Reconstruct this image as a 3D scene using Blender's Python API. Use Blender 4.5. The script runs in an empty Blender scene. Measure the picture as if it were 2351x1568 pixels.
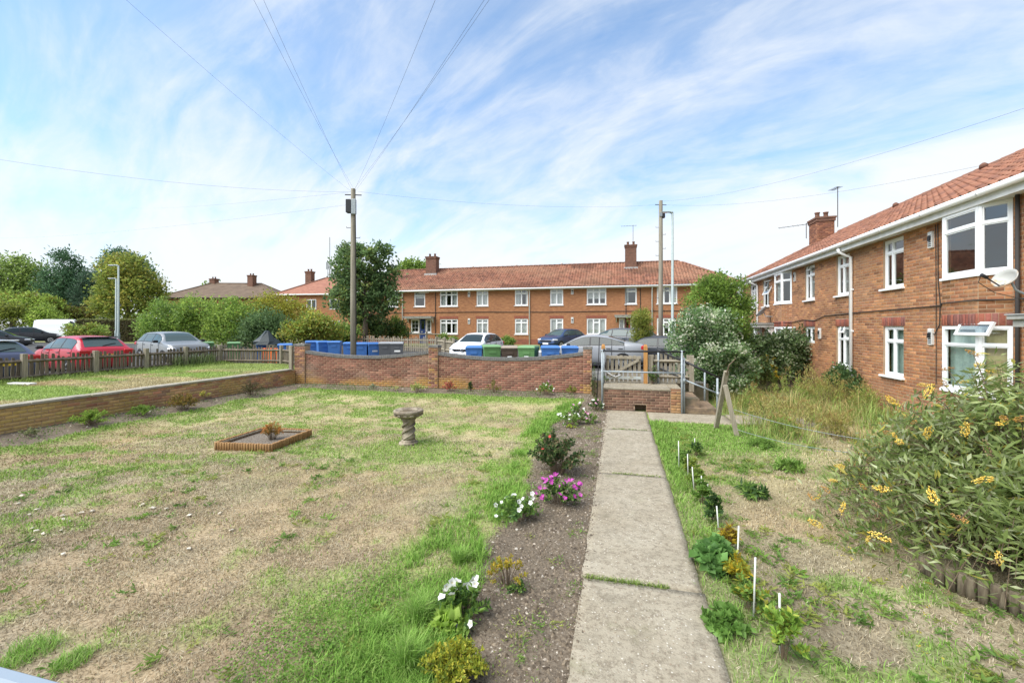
import bpy, math, random
import numpy as np
from mathutils import Vector, Matrix
R = math.radians
rng = np.random.default_rng(7)
random.seed(7)
S = bpy.context.scene
COL = S.collection

# ------------------------------------------------------------------ camera
CAM_H, FPX, YAW, HORIZON = 2.3, 1000.0, R(13.8), 752.0   # units: 2351 px wide picture
cam_d = bpy.data.cameras.new('camera')
cam_d.sensor_width = 36.0
cam_d.lens = 36.0 * FPX / 2351.0
cam_d.shift_y = -(784.0 - HORIZON) / 2351.0
cam_d.clip_end = 2000.0
cam_d.clip_start = 0.05
cam = bpy.data.objects.new('camera', cam_d)
COL.objects.link(cam)
cam.location = (0, 0, CAM_H)
cam.rotation_euler = (R(90), 0, YAW)
S.camera = cam
CY, SY = math.cos(YAW), math.sin(YAW)

# ------------------------------------------------------------------ world, sun, exposure
SUN_EL, SUN_ROT = R(52), R(228)
W = bpy.data.worlds.new('World')
S.world = W
W.use_nodes = True
nt = W.node_tree
nt.nodes.clear()
def N(tree, kind, **kw):
    n = tree.nodes.new(kind)
    for k, v in kw.items():
        if k.startswith('i_'):
            key = k[2:]
            n.inputs[int(key) if key.isdigit() else key.replace('_', ' ')].default_value = v
        else:
            setattr(n, k, v)
    return n
def L(tree, a, b):
    tree.links.new(a, b)
def ramp(tree, fac, stops):
    r = N(tree, 'ShaderNodeValToRGB')
    el = r.color_ramp.elements
    while len(el) < len(stops): el.new(.5)
    for e, (p, c) in zip(el, stops):
        e.position = p
        e.color = (c[0], c[1], c[2], 1) if isinstance(c, (tuple, list)) else (c, c, c, 1)
    L(tree, fac, r.inputs[0])
    return r.outputs[0]
def math_n(tree, op, a, b=None, clamp=False):
    m = N(tree, 'ShaderNodeMath', operation=op)
    m.use_clamp = clamp
    for i, v in enumerate((a, b)):
        if v is None: continue
        if isinstance(v, (int, float)): m.inputs[i].default_value = v
        else: L(tree, v, m.inputs[i])
    return m.outputs[0]
def mixc(tree, fac, a, b, blend='MIX'):
    m = N(tree, 'ShaderNodeMix', data_type='RGBA', blend_type=blend)
    for s, v in ((m.inputs[0], fac), (m.inputs[6], a), (m.inputs[7], b)):
        if isinstance(v, (int, float)): s.default_value = v
        elif isinstance(v, (tuple, list)): s.default_value = (v[0], v[1], v[2], 1)
        else: L(tree, v, s)
    return m.outputs[2]
sky = N(nt, 'ShaderNodeTexSky', sky_type='NISHITA', sun_disc=False, sun_elevation=SUN_EL,
        sun_rotation=SUN_ROT, air_density=1.0, dust_density=0.6, ozone_density=2.0)
tc = N(nt, 'ShaderNodeTexCoord')
sep = N(nt, 'ShaderNodeSeparateXYZ'); L(nt, tc.outputs['Generated'], sep.inputs[0])
zc = math_n(nt, 'ADD', math_n(nt, 'MAXIMUM', sep.outputs[2], 0.0), 0.55)
cu = math_n(nt, 'DIVIDE', sep.outputs[0], zc); cv = math_n(nt, 'DIVIDE', sep.outputs[1], zc)
comb = N(nt, 'ShaderNodeCombineXYZ'); L(nt, cu, comb.inputs[0]); L(nt, cv, comb.inputs[1])
def cloud(rot, sx, sy, scale, detail, rough, dist, off=0.0):
    mp = N(nt, 'ShaderNodeMapping', vector_type='TEXTURE'); mp.inputs['Rotation'].default_value = (0, 0, rot)
    mp.inputs['Scale'].default_value = (sx, sy, 1); mp.inputs['Location'].default_value = (off, off * .7, 0)
    L(nt, comb.outputs[0], mp.inputs[0])
    nz = N(nt, 'ShaderNodeTexNoise'); nz.inputs['Scale'].default_value = scale
    nz.inputs['Detail'].default_value = detail; nz.inputs['Roughness'].default_value = rough
    nz.inputs['Distortion'].default_value = dist
    L(nt, mp.outputs[0], nz.inputs['Vector'])
    return nz.outputs[0]
big = cloud(R(160), 1.6, 1.0, 1.7, 3, .5, .5, 3.1)
streak = cloud(R(160), 1.9, .75, 4.2, 7, .58, .8, 1.7)
fine = cloud(R(160), 1.6, .8, 13, 5, .62, .5)
acc = math_n(nt, 'ADD', math_n(nt, 'MULTIPLY', big, 1.0), math_n(nt, 'SUBTRACT', math_n(nt, 'MULTIPLY', streak, 1.6), .42))
acc = math_n(nt, 'ADD', acc, math_n(nt, 'MULTIPLY', fine, .55))
# the cirrus veil thickens with the longer view through it low over the horizon, and towards +X
low = math_n(nt, 'POWER', math_n(nt, 'SUBTRACT', 1.0, math_n(nt, 'MAXIMUM', sep.outputs[2], 0.0)), 3.2)
acc = math_n(nt, 'ADD', acc, math_n(nt, 'MULTIPLY', low, 1.22))
acc = math_n(nt, 'ADD', acc, math_n(nt, 'MULTIPLY', sep.outputs[0], .34))
cfac = ramp(nt, math_n(nt, 'MULTIPLY', acc, .5), [(.42, .10), (.56, .27), (.69, .56), (.82, .87), (.93, .98)])
skyc = mixc(nt, 1.0, sky.outputs[0], (1.0, 1.32, 1.44), 'MULTIPLY')
cl = mixc(nt, cfac, skyc, (5.1, 5.3, 5.5))
bg = N(nt, 'ShaderNodeBackground'); bg.inputs['Strength'].default_value = 0.08
L(nt, cl, bg.inputs[0])
wo = N(nt, 'ShaderNodeOutputWorld'); L(nt, bg.outputs[0], wo.inputs[0])

sd = bpy.data.lights.new('sun', 'SUN'); sd.energy = 2.7; sd.angle = R(60); sd.color = (1, .95, .87)
sun = bpy.data.objects.new('sun', sd); COL.objects.link(sun)
sv = Vector((math.sin(SUN_ROT) * math.cos(SUN_EL), math.cos(SUN_ROT) * math.cos(SUN_EL), math.sin(SUN_EL)))
sun.rotation_euler = sv.to_track_quat('Z', 'Y').to_euler(); sun.location = sv * 60
S.view_settings.view_transform = 'Standard'; S.view_settings.look = 'None'
S.view_settings.exposure = 1.28; S.view_settings.gamma = 1.0; S.view_settings.use_curve_mapping = False

# ------------------------------------------------------------------ helpers
def at(px, py, z):
    """ground point (on height z) that the picture shows at px, py"""
    D = (CAM_H - z) * FPX / (py - HORIZON)
    return atD(px, D)[0], atD(px, D)[1], z
def atD(px, D, py=None):
    xc = (px - 1175.5) / FPX * D
    p = (xc * CY - D * SY, xc * SY + D * CY)
    return p if py is None else (p[0], p[1], CAM_H + (HORIZON - py) / FPX * D)
def smooth(a, b, x):
    t = np.clip((np.asarray(x, float) - a) / (b - a), 0, 1)
    return t * t * (3 - 2 * t)
# value noise on arrays
_tab = rng.random((256, 256))
def vn(x, y, seed=0):
    x = np.asarray(x, float) + seed * 17.3; y = np.asarray(y, float) + seed * 9.7
    xi = np.floor(x).astype(int); yi = np.floor(y).astype(int)
    fx = x - xi; fy = y - yi
    fx = fx * fx * (3 - 2 * fx); fy = fy * fy * (3 - 2 * fy)
    a = _tab[xi & 255, yi & 255]; b = _tab[(xi + 1) & 255, yi & 255]
    c = _tab[xi & 255, (yi + 1) & 255]; d = _tab[(xi + 1) & 255, (yi + 1) & 255]
    return (a * (1 - fx) + b * fx) * (1 - fy) + (c * (1 - fx) + d * fx) * fy
def fbm(x, y, o=4, seed=0):
    s = 0; a = .5; t = 0
    for i in range(o):
        s = s + a * vn(np.asarray(x) * 2 ** i, np.asarray(y) * 2 ** i, seed + i); t += a; a *= .5
    return s / t

def tag(o, label=None, cat=None, group=None, kind=None):
    if label: o['label'] = label
    if cat: o['category'] = cat
    if group: o['group'] = group
    if kind: o['kind'] = kind
    return o
def thing(name, label, cat, loc=(0, 0, 0), rz=0.0, group=None):
    o = bpy.data.objects.new(name, None); COL.objects.link(o)
    o.empty_display_size = .1
    o.location = loc; o.rotation_euler = (0, 0, rz)
    return tag(o, label, cat, group)
def origin(o):
    v = Vector((0, 0, 0))
    while o is not None:
        v += o.location; o = o.parent
    return v
def link(name, me, parent=None):
    o = bpy.data.objects.new(name, me); COL.objects.link(o); o.parent = parent
    return o
def copy_tree(o, parent=None):
    c = o.copy(); COL.objects.link(c)
    if parent is not None: c.parent = parent
    for ch in list(o.children): copy_tree(ch, c)
    return c
def np_mesh(name, V, faces=None, tris=None, mats=(), col=None, smooth_=False, quads=None):
    """mesh from numpy arrays; col = per-vertex rgb"""
    me = bpy.data.meshes.new(name)
    V = np.asarray(V, np.float32)
    idx = tris if tris is not None else quads
    k = 3 if tris is not None else 4
    idx = np.asarray(idx, np.int32)
    me.vertices.add(len(V)); me.vertices.foreach_set('co', V.ravel())
    me.loops.add(idx.size); me.loops.foreach_set('vertex_index', idx.ravel())
    n = len(idx)
    me.polygons.add(n)
    me.polygons.foreach_set('loop_start', np.arange(0, n * k, k, dtype=np.int32))
    me.polygons.foreach_set('loop_total', np.full(n, k, np.int32))
    if smooth_: me.polygons.foreach_set('use_smooth', np.ones(n, bool))
    for m in mats: me.materials.append(m)
    if col is not None: set_col(me, col)
    me.update(calc_edges=True); me.validate()
    return me
def set_col(me, col):
    c = np.ones((len(me.vertices), 4), np.float32); c[:, :3] = col
    a = me.color_attributes.new('Col', 'FLOAT_COLOR', 'POINT')
    a.data.foreach_set('color', c.ravel())
class MB:
    """collects solid shapes; build() links them as ONE mesh object"""
    def __init__(s): s.v = []; s.f = []; s.c = []; s.cur = None; s.sm = []
    def _add(s, vs, fs, sm=False):
        o = len(s.v); s.v += [tuple(v) for v in vs]
        s.f += [tuple(i + o for i in f) for f in fs]; s.sm += [sm] * len(fs)
        s.c += [s.cur or (1, 1, 1)] * len(vs)
        return s
    def box(s, c, d, rz=0.0, M=None, bev=0.0):
        hx, hy, hz = d[0] / 2, d[1] / 2, d[2] / 2
        if bev > 0:
            b = min(bev, hx * .9, hy * .9, hz * .9); vs = []
            for z, q in ((-hz, b), (-hz + b, 0), (hz - b, 0), (hz, b)):
                vs += [(-hx + q, -hy + q, z), (hx - q, -hy + q, z), (hx - q, hy - q, z), (-hx + q, hy - q, z)]
            fs = [(3, 2, 1, 0), (12, 13, 14, 15)]
            for k in range(3):
                for i in range(4):
                    j = (i + 1) % 4; fs.append((k * 4 + i, k * 4 + j, k * 4 + 4 + j, k * 4 + 4 + i))
        else:
            vs = [(x, y, z) for z in (-hz, hz) for x, y in ((-hx, -hy), (hx, -hy), (hx, hy), (-hx, hy))]
            fs = [(3, 2, 1, 0), (4, 5, 6, 7), (0, 1, 5, 4), (1, 2, 6, 5), (2, 3, 7, 6), (3, 0, 4, 7)]
        if M is None:
            ca, sa = math.cos(rz), math.sin(rz)
            vs = [(c[0] + x * ca - y * sa, c[1] + x * sa + y * ca, c[2] + z) for x, y, z in vs]
        else:
            vs = [M @ Vector(v) + Vector(c) for v in vs]
        return s._add(vs, fs)
    def bb(s, x0, x1, y0, y1, z0, z1, bev=0.0):
        return s.box(((x0 + x1) / 2, (y0 + y1) / 2, (z0 + z1) / 2), (x1 - x0, y1 - y0, z1 - z0), bev=bev)
    def tube(s, pts, r, n=8, cap=True):
        pts = [Vector(p) for p in pts]; rs = r if isinstance(r, (list, tuple)) else [r] * len(pts)
        vs = []; fs = []; ref = None
        for i, p in enumerate(pts):
            d = (pts[min(i + 1, len(pts) - 1)] - pts[max(i - 1, 0)])
            if d.length < 1e-9: d = Vector((0, 0, 1))
            d.normalize()
            if ref is None: ref = Vector((1, 0, 0)) if abs(d.x) < .8 else Vector((0, 1, 0))
            a = d.cross(ref); a.normalize(); b = d.cross(a); ref = b.cross(d) * -1 if False else ref
            for k in range(n):
                t = 2 * math.pi * k / n
                vs.append(p + (a * math.cos(t) + b * math.sin(t)) * rs[i])
        for i in range(len(pts) - 1):
            for k in range(n):
                j = (k + 1) % n
                fs.append((i * n + k, i * n + j, i * n + n + j, i * n + n + k))
        s._add(vs, fs, n > 5)
        if cap:
            o = len(s.v) - len(vs)
            s.f.append(tuple(o + k for k in reversed(range(n)))); s.f.append(tuple(o + (len(pts) - 1) * n + k for k in range(n)))
            s.sm += [False, False]
        return s
    def lathe(s, prof, c=(0, 0, 0), n=24):
        vs = []; fs = []
        for r, z in prof:
            for k in range(n):
                t = 2 * math.pi * k / n; vs.append((c[0] + r * math.cos(t), c[1] + r * math.sin(t), c[2] + z))
        for i in range(len(prof) - 1):
            for k in range(n):
                j = (k + 1) % n; fs.append((i * n + k, i * n + j, i * n + n + j, i * n + n + k))
        s._add(vs, fs, True)
        o = len(s.v) - len(vs)
        if prof[0][0] > 1e-4: s.f.append(tuple(o + k for k in reversed(range(n)))); s.sm.append(False)
        if prof[-1][0] > 1e-4: s.f.append(tuple(o + (len(prof) - 1) * n + k for k in range(n))); s.sm.append(False)
        return s
    def prism(s, poly, a, b, axis='y'):
        """extrude a 2D polygon along an axis from a to b"""
        n = len(poly)
        def P(p, q):
            if axis == 'y': return (p[0], q, p[1])
            if axis == 'x': return (q, p[0], p[1])
            return (p[0], p[1], q)
        vs = [P(p, a) for p in poly] + [P(p, b) for p in poly]
        fs = [tuple(range(n)), tuple(reversed(range(n, 2 * n)))]
        for i in range(n):
            j = (i + 1) % n; fs.append((i, i + n, j + n, j))
        return s._add(vs, fs)
    def quad(s, a, b, c, d): return s._add([a, b, c, d], [(0, 1, 2, 3)])
    def mesh(s, name, mat, off=None, sm=None):
        me = bpy.data.meshes.new(name)
        vs = s.v if off is None else [(x - off[0], y - off[1], z - off[2]) for x, y, z in s.v]
        me.from_pydata(vs, [], s.f)
        for m in (mat if isinstance(mat, (list, tuple)) else [mat]): me.materials.append(m)
        for p, q in zip(me.polygons, s.sm): p.use_smooth = bool(q if sm is None else sm)
        if any(c != (1, 1, 1) for c in s.c): set_col(me, np.array(s.c, np.float32))
        me.update()
        return me
    def build(s, name, mat, parent=None, local=False, sm=None):
        off = None if (parent is None or local) else origin(parent)
        return link(name, s.mesh(name, mat, off, sm), parent)

# ------------------------------------------------------------------ materials
def M(name, col, col2=None, scale=6.0, rough=.8, bump=0.0, bscale=60.0, attr=False, metal=0.0, spec=.3,
      trans=0.0, col3=None, scale3=1.2, lo=.35, hi=.65, coat=0.0, stretch=(1, 1, 1), detail=5):
    m = bpy.data.materials.new(name); m.use_nodes = True
    t = m.node_tree; t.nodes.clear()
    out = N(t, 'ShaderNodeOutputMaterial'); p = N(t, 'ShaderNodeBsdfPrincipled')
    p.inputs['Roughness'].default_value = rough; p.inputs['Metallic'].default_value = metal
    p.inputs['Specular IOR Level'].default_value = spec
    p.inputs['Coat Weight'].default_value = coat; p.inputs['Coat Roughness'].default_value = .05
    g = N(t, 'ShaderNodeNewGeometry'); mp = N(t, 'ShaderNodeMapping')
    mp.inputs['Scale'].default_value = stretch; L(t, g.outputs['Position'], mp.inputs[0])
    def noise(sc, d=5):
        n = N(t, 'ShaderNodeTexNoise'); n.inputs['Scale'].default_value = sc; n.inputs['Detail'].default_value = d
        L(t, mp.outputs[0], n.inputs['Vector']); return n.outputs[0]
    c = None
    if attr:
        a = N(t, 'ShaderNodeVertexColor'); a.layer_name = 'Col'; c = a.outputs[0]
        if col is not None: c = mixc(t, 1.0, c, col, 'MULTIPLY')
        if col2 is not None: c = mixc(t, ramp(t, noise(scale, detail), [(lo, 0), (hi, 1)]), c, mixc(t, 1.0, c, col2, 'MULTIPLY'))
    elif col2 is not None:
        c = mixc(t, ramp(t, noise(scale, detail), [(lo, 0), (hi, 1)]), col, col2)
    if col3 is not None:
        c = mixc(t, ramp(t, noise(scale3, 6), [(.5, 0), (.68, 1)]), c if c is not None else col, col3)
    if c is None: p.inputs['Base Color'].default_value = (*col, 1)
    else: L(t, c, p.inputs['Base Color'])
    if bump:
        b = N(t, 'ShaderNodeBump'); b.inputs['Strength'].default_value = bump; b.inputs['Distance'].default_value = .01
        L(t, noise(bscale, 4), b.inputs['Height']); L(t, b.outputs[0], p.inputs['Normal'])
    sh = p.outputs[0]
    if trans:
        tr = N(t, 'ShaderNodeBsdfTranslucent')
        if c is None: tr.inputs[0].default_value = (*col, 1)
        else: L(t, c, tr.inputs[0])
        mx = N(t, 'ShaderNodeMixShader'); mx.inputs[0].default_value = trans
        L(t, sh, mx.inputs[1]); L(t, tr.outputs[0], mx.inputs[2]); sh = mx.outputs[0]
    L(t, sh, out.inputs[0])
    return m
def glass_mat(name, tint, refl=.08, rough=.02):
    m = bpy.data.materials.new(name); m.use_nodes = True; t = m.node_tree; t.nodes.clear()
    out = N(t, 'ShaderNodeOutputMaterial'); tr = N(t, 'ShaderNodeBsdfTransparent'); tr.inputs[0].default_value = (*tint, 1)
    gl = N(t, 'ShaderNodeBsdfGlossy'); gl.inputs['Roughness'].default_value = rough
    fr = N(t, 'ShaderNodeFresnel'); ge = N(t, 'ShaderNodeNewGeometry')
    L(t, math_n(t, 'ADD', 1.52, math_n(t, 'MULTIPLY', ge.outputs['Backfacing'], 1 / 1.52 - 1.52)), fr.inputs[0])   # same pane from both sides
    fac = math_n(t, 'ADD', fr.outputs[0], refl, clamp=True)
    mx = N(t, 'ShaderNodeMixShader'); L(t, fac, mx.inputs[0]); L(t, tr.outputs[0], mx.inputs[1]); L(t, gl.outputs[0], mx.inputs[2])
    L(t, mx.outputs[0], out.inputs[0]); return m
m_leaf = M('leaf', None or (1, 1, 1), None, attr=True, rough=.55, spec=.28, trans=.5)
m_grass = M('grass', (1, 1, 1), attr=True, rough=.7, spec=.2, trans=.25)
m_bark = M('bark', (.16, .12, .085), (.09, .07, .05), scale=14, bump=.6, bscale=30, stretch=(1, 1, .25))
m_twig = M('twig', (.17, .12, .075), (.10, .075, .05), scale=30)
m_brick = M('brick', (1, 1, 1), (.72, .70, .68), scale=22, attr=True, rough=.9, bump=.5, bscale=160, lo=.45, hi=.75)
m_white = M('white_pvc', (.80, .80, .79), rough=.35, spec=.45)
m_wpaint = M('white_paint', (.74, .73, .70), (.62, .61, .57), scale=5, rough=.6)
m_glass = glass_mat('window_glass', (.88, .92, .91), .13)
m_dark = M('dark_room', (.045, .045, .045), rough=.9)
m_black = M('black_plastic', (.018, .018, .02), rough=.45, spec=.4)
m_pale_curtain = M('net_curtain', (.78, .78, .74), (.66, .66, .62), scale=8, trans=.3)
m_green_curtain = M('sage_curtain', (.60, .74, .66), (.50, .62, .55), scale=9, trans=.25)
m_tan_curtain = M('tan_curtain', (.70, .58, .33), (.58, .46, .24), scale=9, trans=.2)
def aggregate(name):
    """old exposed-aggregate concrete: grit, pits, pale stones and worn patches"""
    m = bpy.data.materials.new(name); m.use_nodes = True; t = m.node_tree; t.nodes.clear()
    out = N(t, 'ShaderNodeOutputMaterial'); p = N(t, 'ShaderNodeBsdfPrincipled'); p.inputs['Roughness'].default_value = .95; p.inputs['Specular IOR Level'].default_value = .15
    g = N(t, 'ShaderNodeNewGeometry')
    def nz(sc, d=5, r=.6):
        n = N(t, 'ShaderNodeTexNoise'); n.inputs['Scale'].default_value = sc; n.inputs['Detail'].default_value = d; n.inputs['Roughness'].default_value = r
        L(t, g.outputs['Position'], n.inputs['Vector']); return n.outputs[0]
    worn = ramp(t, nz(1.6, 6, .65), [(.36, 0), (.62, 1)])
    c = mixc(t, worn, (.30, .26, .19), (.355, .315, .24))
    c = mixc(t, math_n(t, 'MULTIPLY', ramp(t, nz(21, 9, .8), [(.49, 0), (.58, 1)]), .72), c, (.17, .14, .10))
    v = N(t, 'ShaderNodeTexVoronoi'); v.inputs['Scale'].default_value = 44; L(t, g.outputs['Position'], v.inputs['Vector'])
    stone = ramp(t, v.outputs['Distance'], [(.22, 1), (.36, 0)])
    sepc = N(t, 'ShaderNodeSeparateColor'); L(t, v.outputs['Color'], sepc.inputs[0])
    pick = ramp(t, sepc.outputs[0], [(.70, 0), (.74, 1)])
    c = mixc(t, math_n(t, 'MULTIPLY', math_n(t, 'MULTIPLY', stone, pick), .8), c, ramp(t, sepc.outputs[1], [(.2, (.26, .19, .13)), (.6, (.50, .46, .39)), (.9, (.62, .58, .50))]))
    c = mixc(t, math_n(t, 'MULTIPLY', ramp(t, nz(4.2, 8, .75), [(.50, 0), (.66, 1)]), .65), c, (.19, .165, .12))
    c = mixc(t, math_n(t, 'MULTIPLY', ramp(t, nz(2.3, 8, .7), [(.58, 0), (.72, 1)]), .45), c, (.17, .175, .085))
    L(t, c, p.inputs['Base Color'])
    b = N(t, 'ShaderNodeBump'); b.inputs['Strength'].default_value = .8; b.inputs['Distance'].default_value = .006
    L(t, math_n(t, 'ADD', nz(90, 4), math_n(t, 'MULTIPLY', stone, .4)), b.inputs['Height']); L(t, b.outputs[0], p.inputs['Normal'])
    L(t, p.outputs[0], out.inputs[0]); return m
m_concrete = aggregate('path_concrete')
m_galv = M('galvanised_steel', (.25, .285, .30), (.33, .365, .38), scale=14, rough=.5, metal=.2, spec=.5)
m_rust = M('grey_green_steel', (.27, .33, .32), (.33, .38, .37), scale=8, rough=.55)

# ------------------------------------------------------------------ leaf clouds
def unit(v):
    return v / np.maximum(np.linalg.norm(v, axis=-1, keepdims=True), 1e-9)
def rdir(n, zb=0.0):
    v = rng.normal(size=(n, 3)); v[:, 2] += zb
    return unit(v)
def leaf_mesh(name, P, D, L_, W_, colr, nrm=None, fold=.25, fine=False, mat=None):
    """P base points, D axis, L_ lengths, W_ widths, colr rgb per leaf"""
    n = len(P); L_ = np.broadcast_to(L_, n)[:, None]; W_ = np.broadcast_to(W_, n)[:, None]
    nr = rdir(n, .8) if nrm is None else nrm
    side = unit(np.cross(D, nr)); up = unit(np.cross(side, D))
    if fine:
        m = P + D * L_ * .45 - up * W_ * fold
        l = P + D * L_ * .45 + side * W_ * .5; r = P + D * L_ * .45 - side * W_ * .5
        tip = P + D * L_ - up * L_ * .12
        V = np.stack([P, l, m, r, tip], 1).reshape(-1, 3)
        b = (np.arange(n) * 5)[:, None]
        T = np.concatenate([b + [0, 2, 1], b + [0, 3, 2], b + [1, 2, 4], b + [2, 3, 4]], 0); k = 5
    else:
        l = P + D * L_ * .45 + side * W_ * .5; r = P + D * L_ * .45 - side * W_ * .5 + up * W_ * fold
        V = np.stack([P, l, P + D * L_, r], 1).reshape(-1, 3)
        b = (np.arange(n) * 4)[:, None]
        T = np.concatenate([b + [0, 2, 1], b + [0, 3, 2]], 0); k = 4
    c = np.repeat(np.asarray(colr, np.float32), k, axis=0)
    return np_mesh(name, V, tris=T, mats=[mat or m_leaf], col=c)
def vary(cols, n, j=.18, w=None):
    """random mix of a colour list with brightness jitter"""
    cols = np.asarray(cols, float)
    i = rng.choice(len(cols), n, p=w)
    c = cols[i] * (1 + rng.normal(0, j, (n, 1)))
    return np.clip(c, .004, .95)
# ================================================================== LARGE STRUCTURE: terrain
WALL_Y, LW_X, TER_Z, LAND_Z = 14.0, -11.8, 0.71, 0.65
def zg(x, y):
    r = np.hypot(x, y)
    return .50 + .36 * smooth(18, 40, r) + .0006 * np.maximum(r - 45, 0)
def zgar(x, y):
    a = smooth(11.2, 13.8, y) * smooth(-.1, -1.0, x)
    b = smooth(-9.8, -11.3, x)
    c = .12 * smooth(4.5, 6.3, x)
    return np.maximum(.21 * np.maximum(a, b), c) + .03 * (fbm(x * .5, y * .5, 3, 3) - .5) * smooth(.0, .5, np.abs(x - .18) - .45)
def grid(xs, ys, zf, skip=None):
    xs = np.asarray(xs, float); ys = np.asarray(ys, float)
    X, Y = np.meshgrid(xs, ys, indexing='ij'); Z = zf(X, Y)
    V = np.stack([X, Y, Z], -1).reshape(-1, 3); nx, ny = len(xs), len(ys)
    i, j = np.meshgrid(np.arange(nx - 1), np.arange(ny - 1), indexing='ij')
    if skip is not None:
        k = ~skip((xs[i] + xs[i + 1]) / 2, (ys[j] + ys[j + 1]) / 2); i = i[k]; j = j[k]
    i = i.ravel(); j = j.ravel()
    Q = np.stack([i * ny + j, (i + 1) * ny + j, (i + 1) * ny + j + 1, i * ny + j + 1], 1)
    return V, Q
m_rough = M('rough_grass', (.13, .16, .045), (.24, .22, .09), scale=.9, col3=(.09, .13, .03), scale3=.35, bump=.8, bscale=8, rough=.95)
m_asph = M('asphalt', (.075, .073, .07), (.055, .054, .053), scale=3, bump=.5, bscale=90, rough=.9)
m_pave = M('pavement', (.21, .20, .18), (.16, .15, .14), scale=4, bump=.4, bscale=80, rough=.9)
m_kerb = M('kerb', (.30, .29, .27), (.22, .21, .2), scale=6, bump=.3)
xs = np.concatenate([[-500, -250, -140], np.arange(-100, -20, 4), [-17.2, -14.5, LW_X - .11, -8, -4, 0, 2.6, 6.6, 12, 20], np.arange(24, 60, 4), [90, 160, 300, 500]])
ys = np.concatenate([[-300, -60, -20, -6, 0, 5, 10, WALL_Y + .11, 16, 18, 20], np.arange(22, 70, 3), [90, 140, 250, 500]])
V, Q = grid(xs, ys, lambda x, y: np.where(y < -5.9, np.where(x > -12, .0, .45), zg(x, y)),
            lambda x, y: ((x > -17.2) & (x < 20) & (y > -6) & (y < WALL_Y + .11)) | ((x > 2.6) & (x < 20) & (y > 0) & (y < 18)))
tag(link('ground', np_mesh('ground', V, quads=Q, mats=[m_rough])), 'rough grass ground spreading out beyond the garden', kind='structure')
V, Q = grid(np.linspace(-75, 8.2, 44), np.linspace(17.1, 29.5, 10), lambda x, y: zg(x, y) + .02)
tag(link('road', np_mesh('road', V, quads=Q, mats=[m_asph])), 'grey asphalt road behind the garden wall', kind='structure')
V, Q = grid(np.linspace(-75, -17.6, 30), np.linspace(-4, 17.1, 12), lambda x, y: zg(x, y) + .02)
tag(link('parking_lot', np_mesh('parking_lot', V, quads=Q, mats=[m_asph])), 'asphalt parking area beyond the picket fence', kind='structure')
V, Q = grid(np.linspace(-11.8, 2.6, 12), np.linspace(WALL_Y + .112, 16.9, 4), lambda x, y: .62 + 0 * x)
tag(link('pavement', np_mesh('pavement', V, quads=Q, mats=[m_pave])), 'pale pavement just behind the brick garden wall', kind='structure')
mb = MB(); mb.bb(-11.8, 2.6, 16.9, 17.05, .45, .625, bev=.012)
tag(mb.build('kerb', m_kerb), 'concrete kerb between the pavement and the road', kind='structure')

# ------------------------------------------------------------------ garden soil and lawn colours
# lawn edge along the right bed (x as a function of y), left and back beds
def lawn_edge(y):
    return np.interp(y, [-3, 1.5, 2.6, 4.0, 4.9, 6.7, 9.1, 10.5, 11.6, 12.4, 13], [-1.0, -1.05, -1.15, -1.38, -1.30, -1.36, -1.60, -1.5, -1.38, -1.1, -1.0]) + .10 * (fbm(y * 1.7, y * 0 + .5, 3, 5) - .5)
def lawn_mask(x, y):
    """1 on the lawn, 0 on the beds"""
    n = .5 * (fbm(x * 1.1, y * 1.1, 3, 8) - .5)
    m = smooth(-.05, .05, lawn_edge(y) - x) * smooth(-.05, .05, 13.05 + n * .5 - y) * smooth(-.06, .06, x + 10.75 + n)
    return m
BATH = at(938, 1019, .0)
def green_mask(x, y):
    """how green the lawn is"""
    e = lawn_edge(y) - x
    wdt = np.interp(y, [1, 3, 5, 8, 12], [1.5, 1.25, .95, .75, .9])
    edge = smooth(wdt, wdt * .35, e + 1.0 * (fbm(x * 1.5, y * 1.5, 4, 21) - .5)) * smooth(-.1, .1, e) * (.45 + .55 * smooth(.36, .52, fbm(x * 1.7, y * 1.7, 3, 23)))
    backe = .8 * smooth(12.0, 12.8, y + .8 * (fbm(x * .8, y * .8, 3, 4) - .5))
    left = .75 * smooth(-10.25, -10.7, x + .5 * (fbm(x, y, 3, 6) - .5))
    d = np.hypot((x - BATH[0] - .25) / 1.5, (y - BATH[1] + .35) / 1.0)
    bath = smooth(1.15, .5, d + .5 * (fbm(x * 1.5, y * 1.5, 3, 12) - .5))
    n1 = fbm(x * .8 + 3, y * 1.1, 4, 31); n2 = fbm(x * 3.2, y * 3.8, 5, 40)
    far = smooth(2.5, 9.0, y)
    pat = smooth(.50, .70, n1 * .5 + n2 * .5 + .03 * far - .03 * smooth(5, 3, y) + .05 * smooth(-4, -7, x) * smooth(3, 4.5, y))
    pat = np.maximum(pat, .34 * far * smooth(.30, .62, n2))
    return np.clip(np.maximum.reduce([edge, backe, left, bath * .65, pat * .62]), 0, 1)
def lawn_col(x, y, gm):
    n = fbm(x * 1.3, y * 1.3, 4, 55)[..., None]; n2 = fbm(x * 6, y * 6, 3, 57)[..., None]
    warm = smooth(.55, .72, fbm(x * .5, y * .7, 3, 70))[..., None]
    far = smooth(3.0, 8.0, y)[..., None]
    dry = np.array([.345, .29, .195]) * (1 - far) + np.array([.43, .37, .205]) * far
    dry = dry * (1 - warm * .4) + np.array([.38, .26, .14]) * warm * .4
    dry = dry * (.60 + .62 * n + .45 * (n2 - .5))
    gr = np.array([.20, .33, .055]) * (.7 + .6 * n2)
    g = gm[..., None]
    return dry * (1 - g) + gr * g
def soil_col(x, y):
    n = fbm(x * 3, y * 3, 4, 80)[..., None]
    return np.array([.155, .125, .09]) * (.5 + 1.0 * n)
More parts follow.
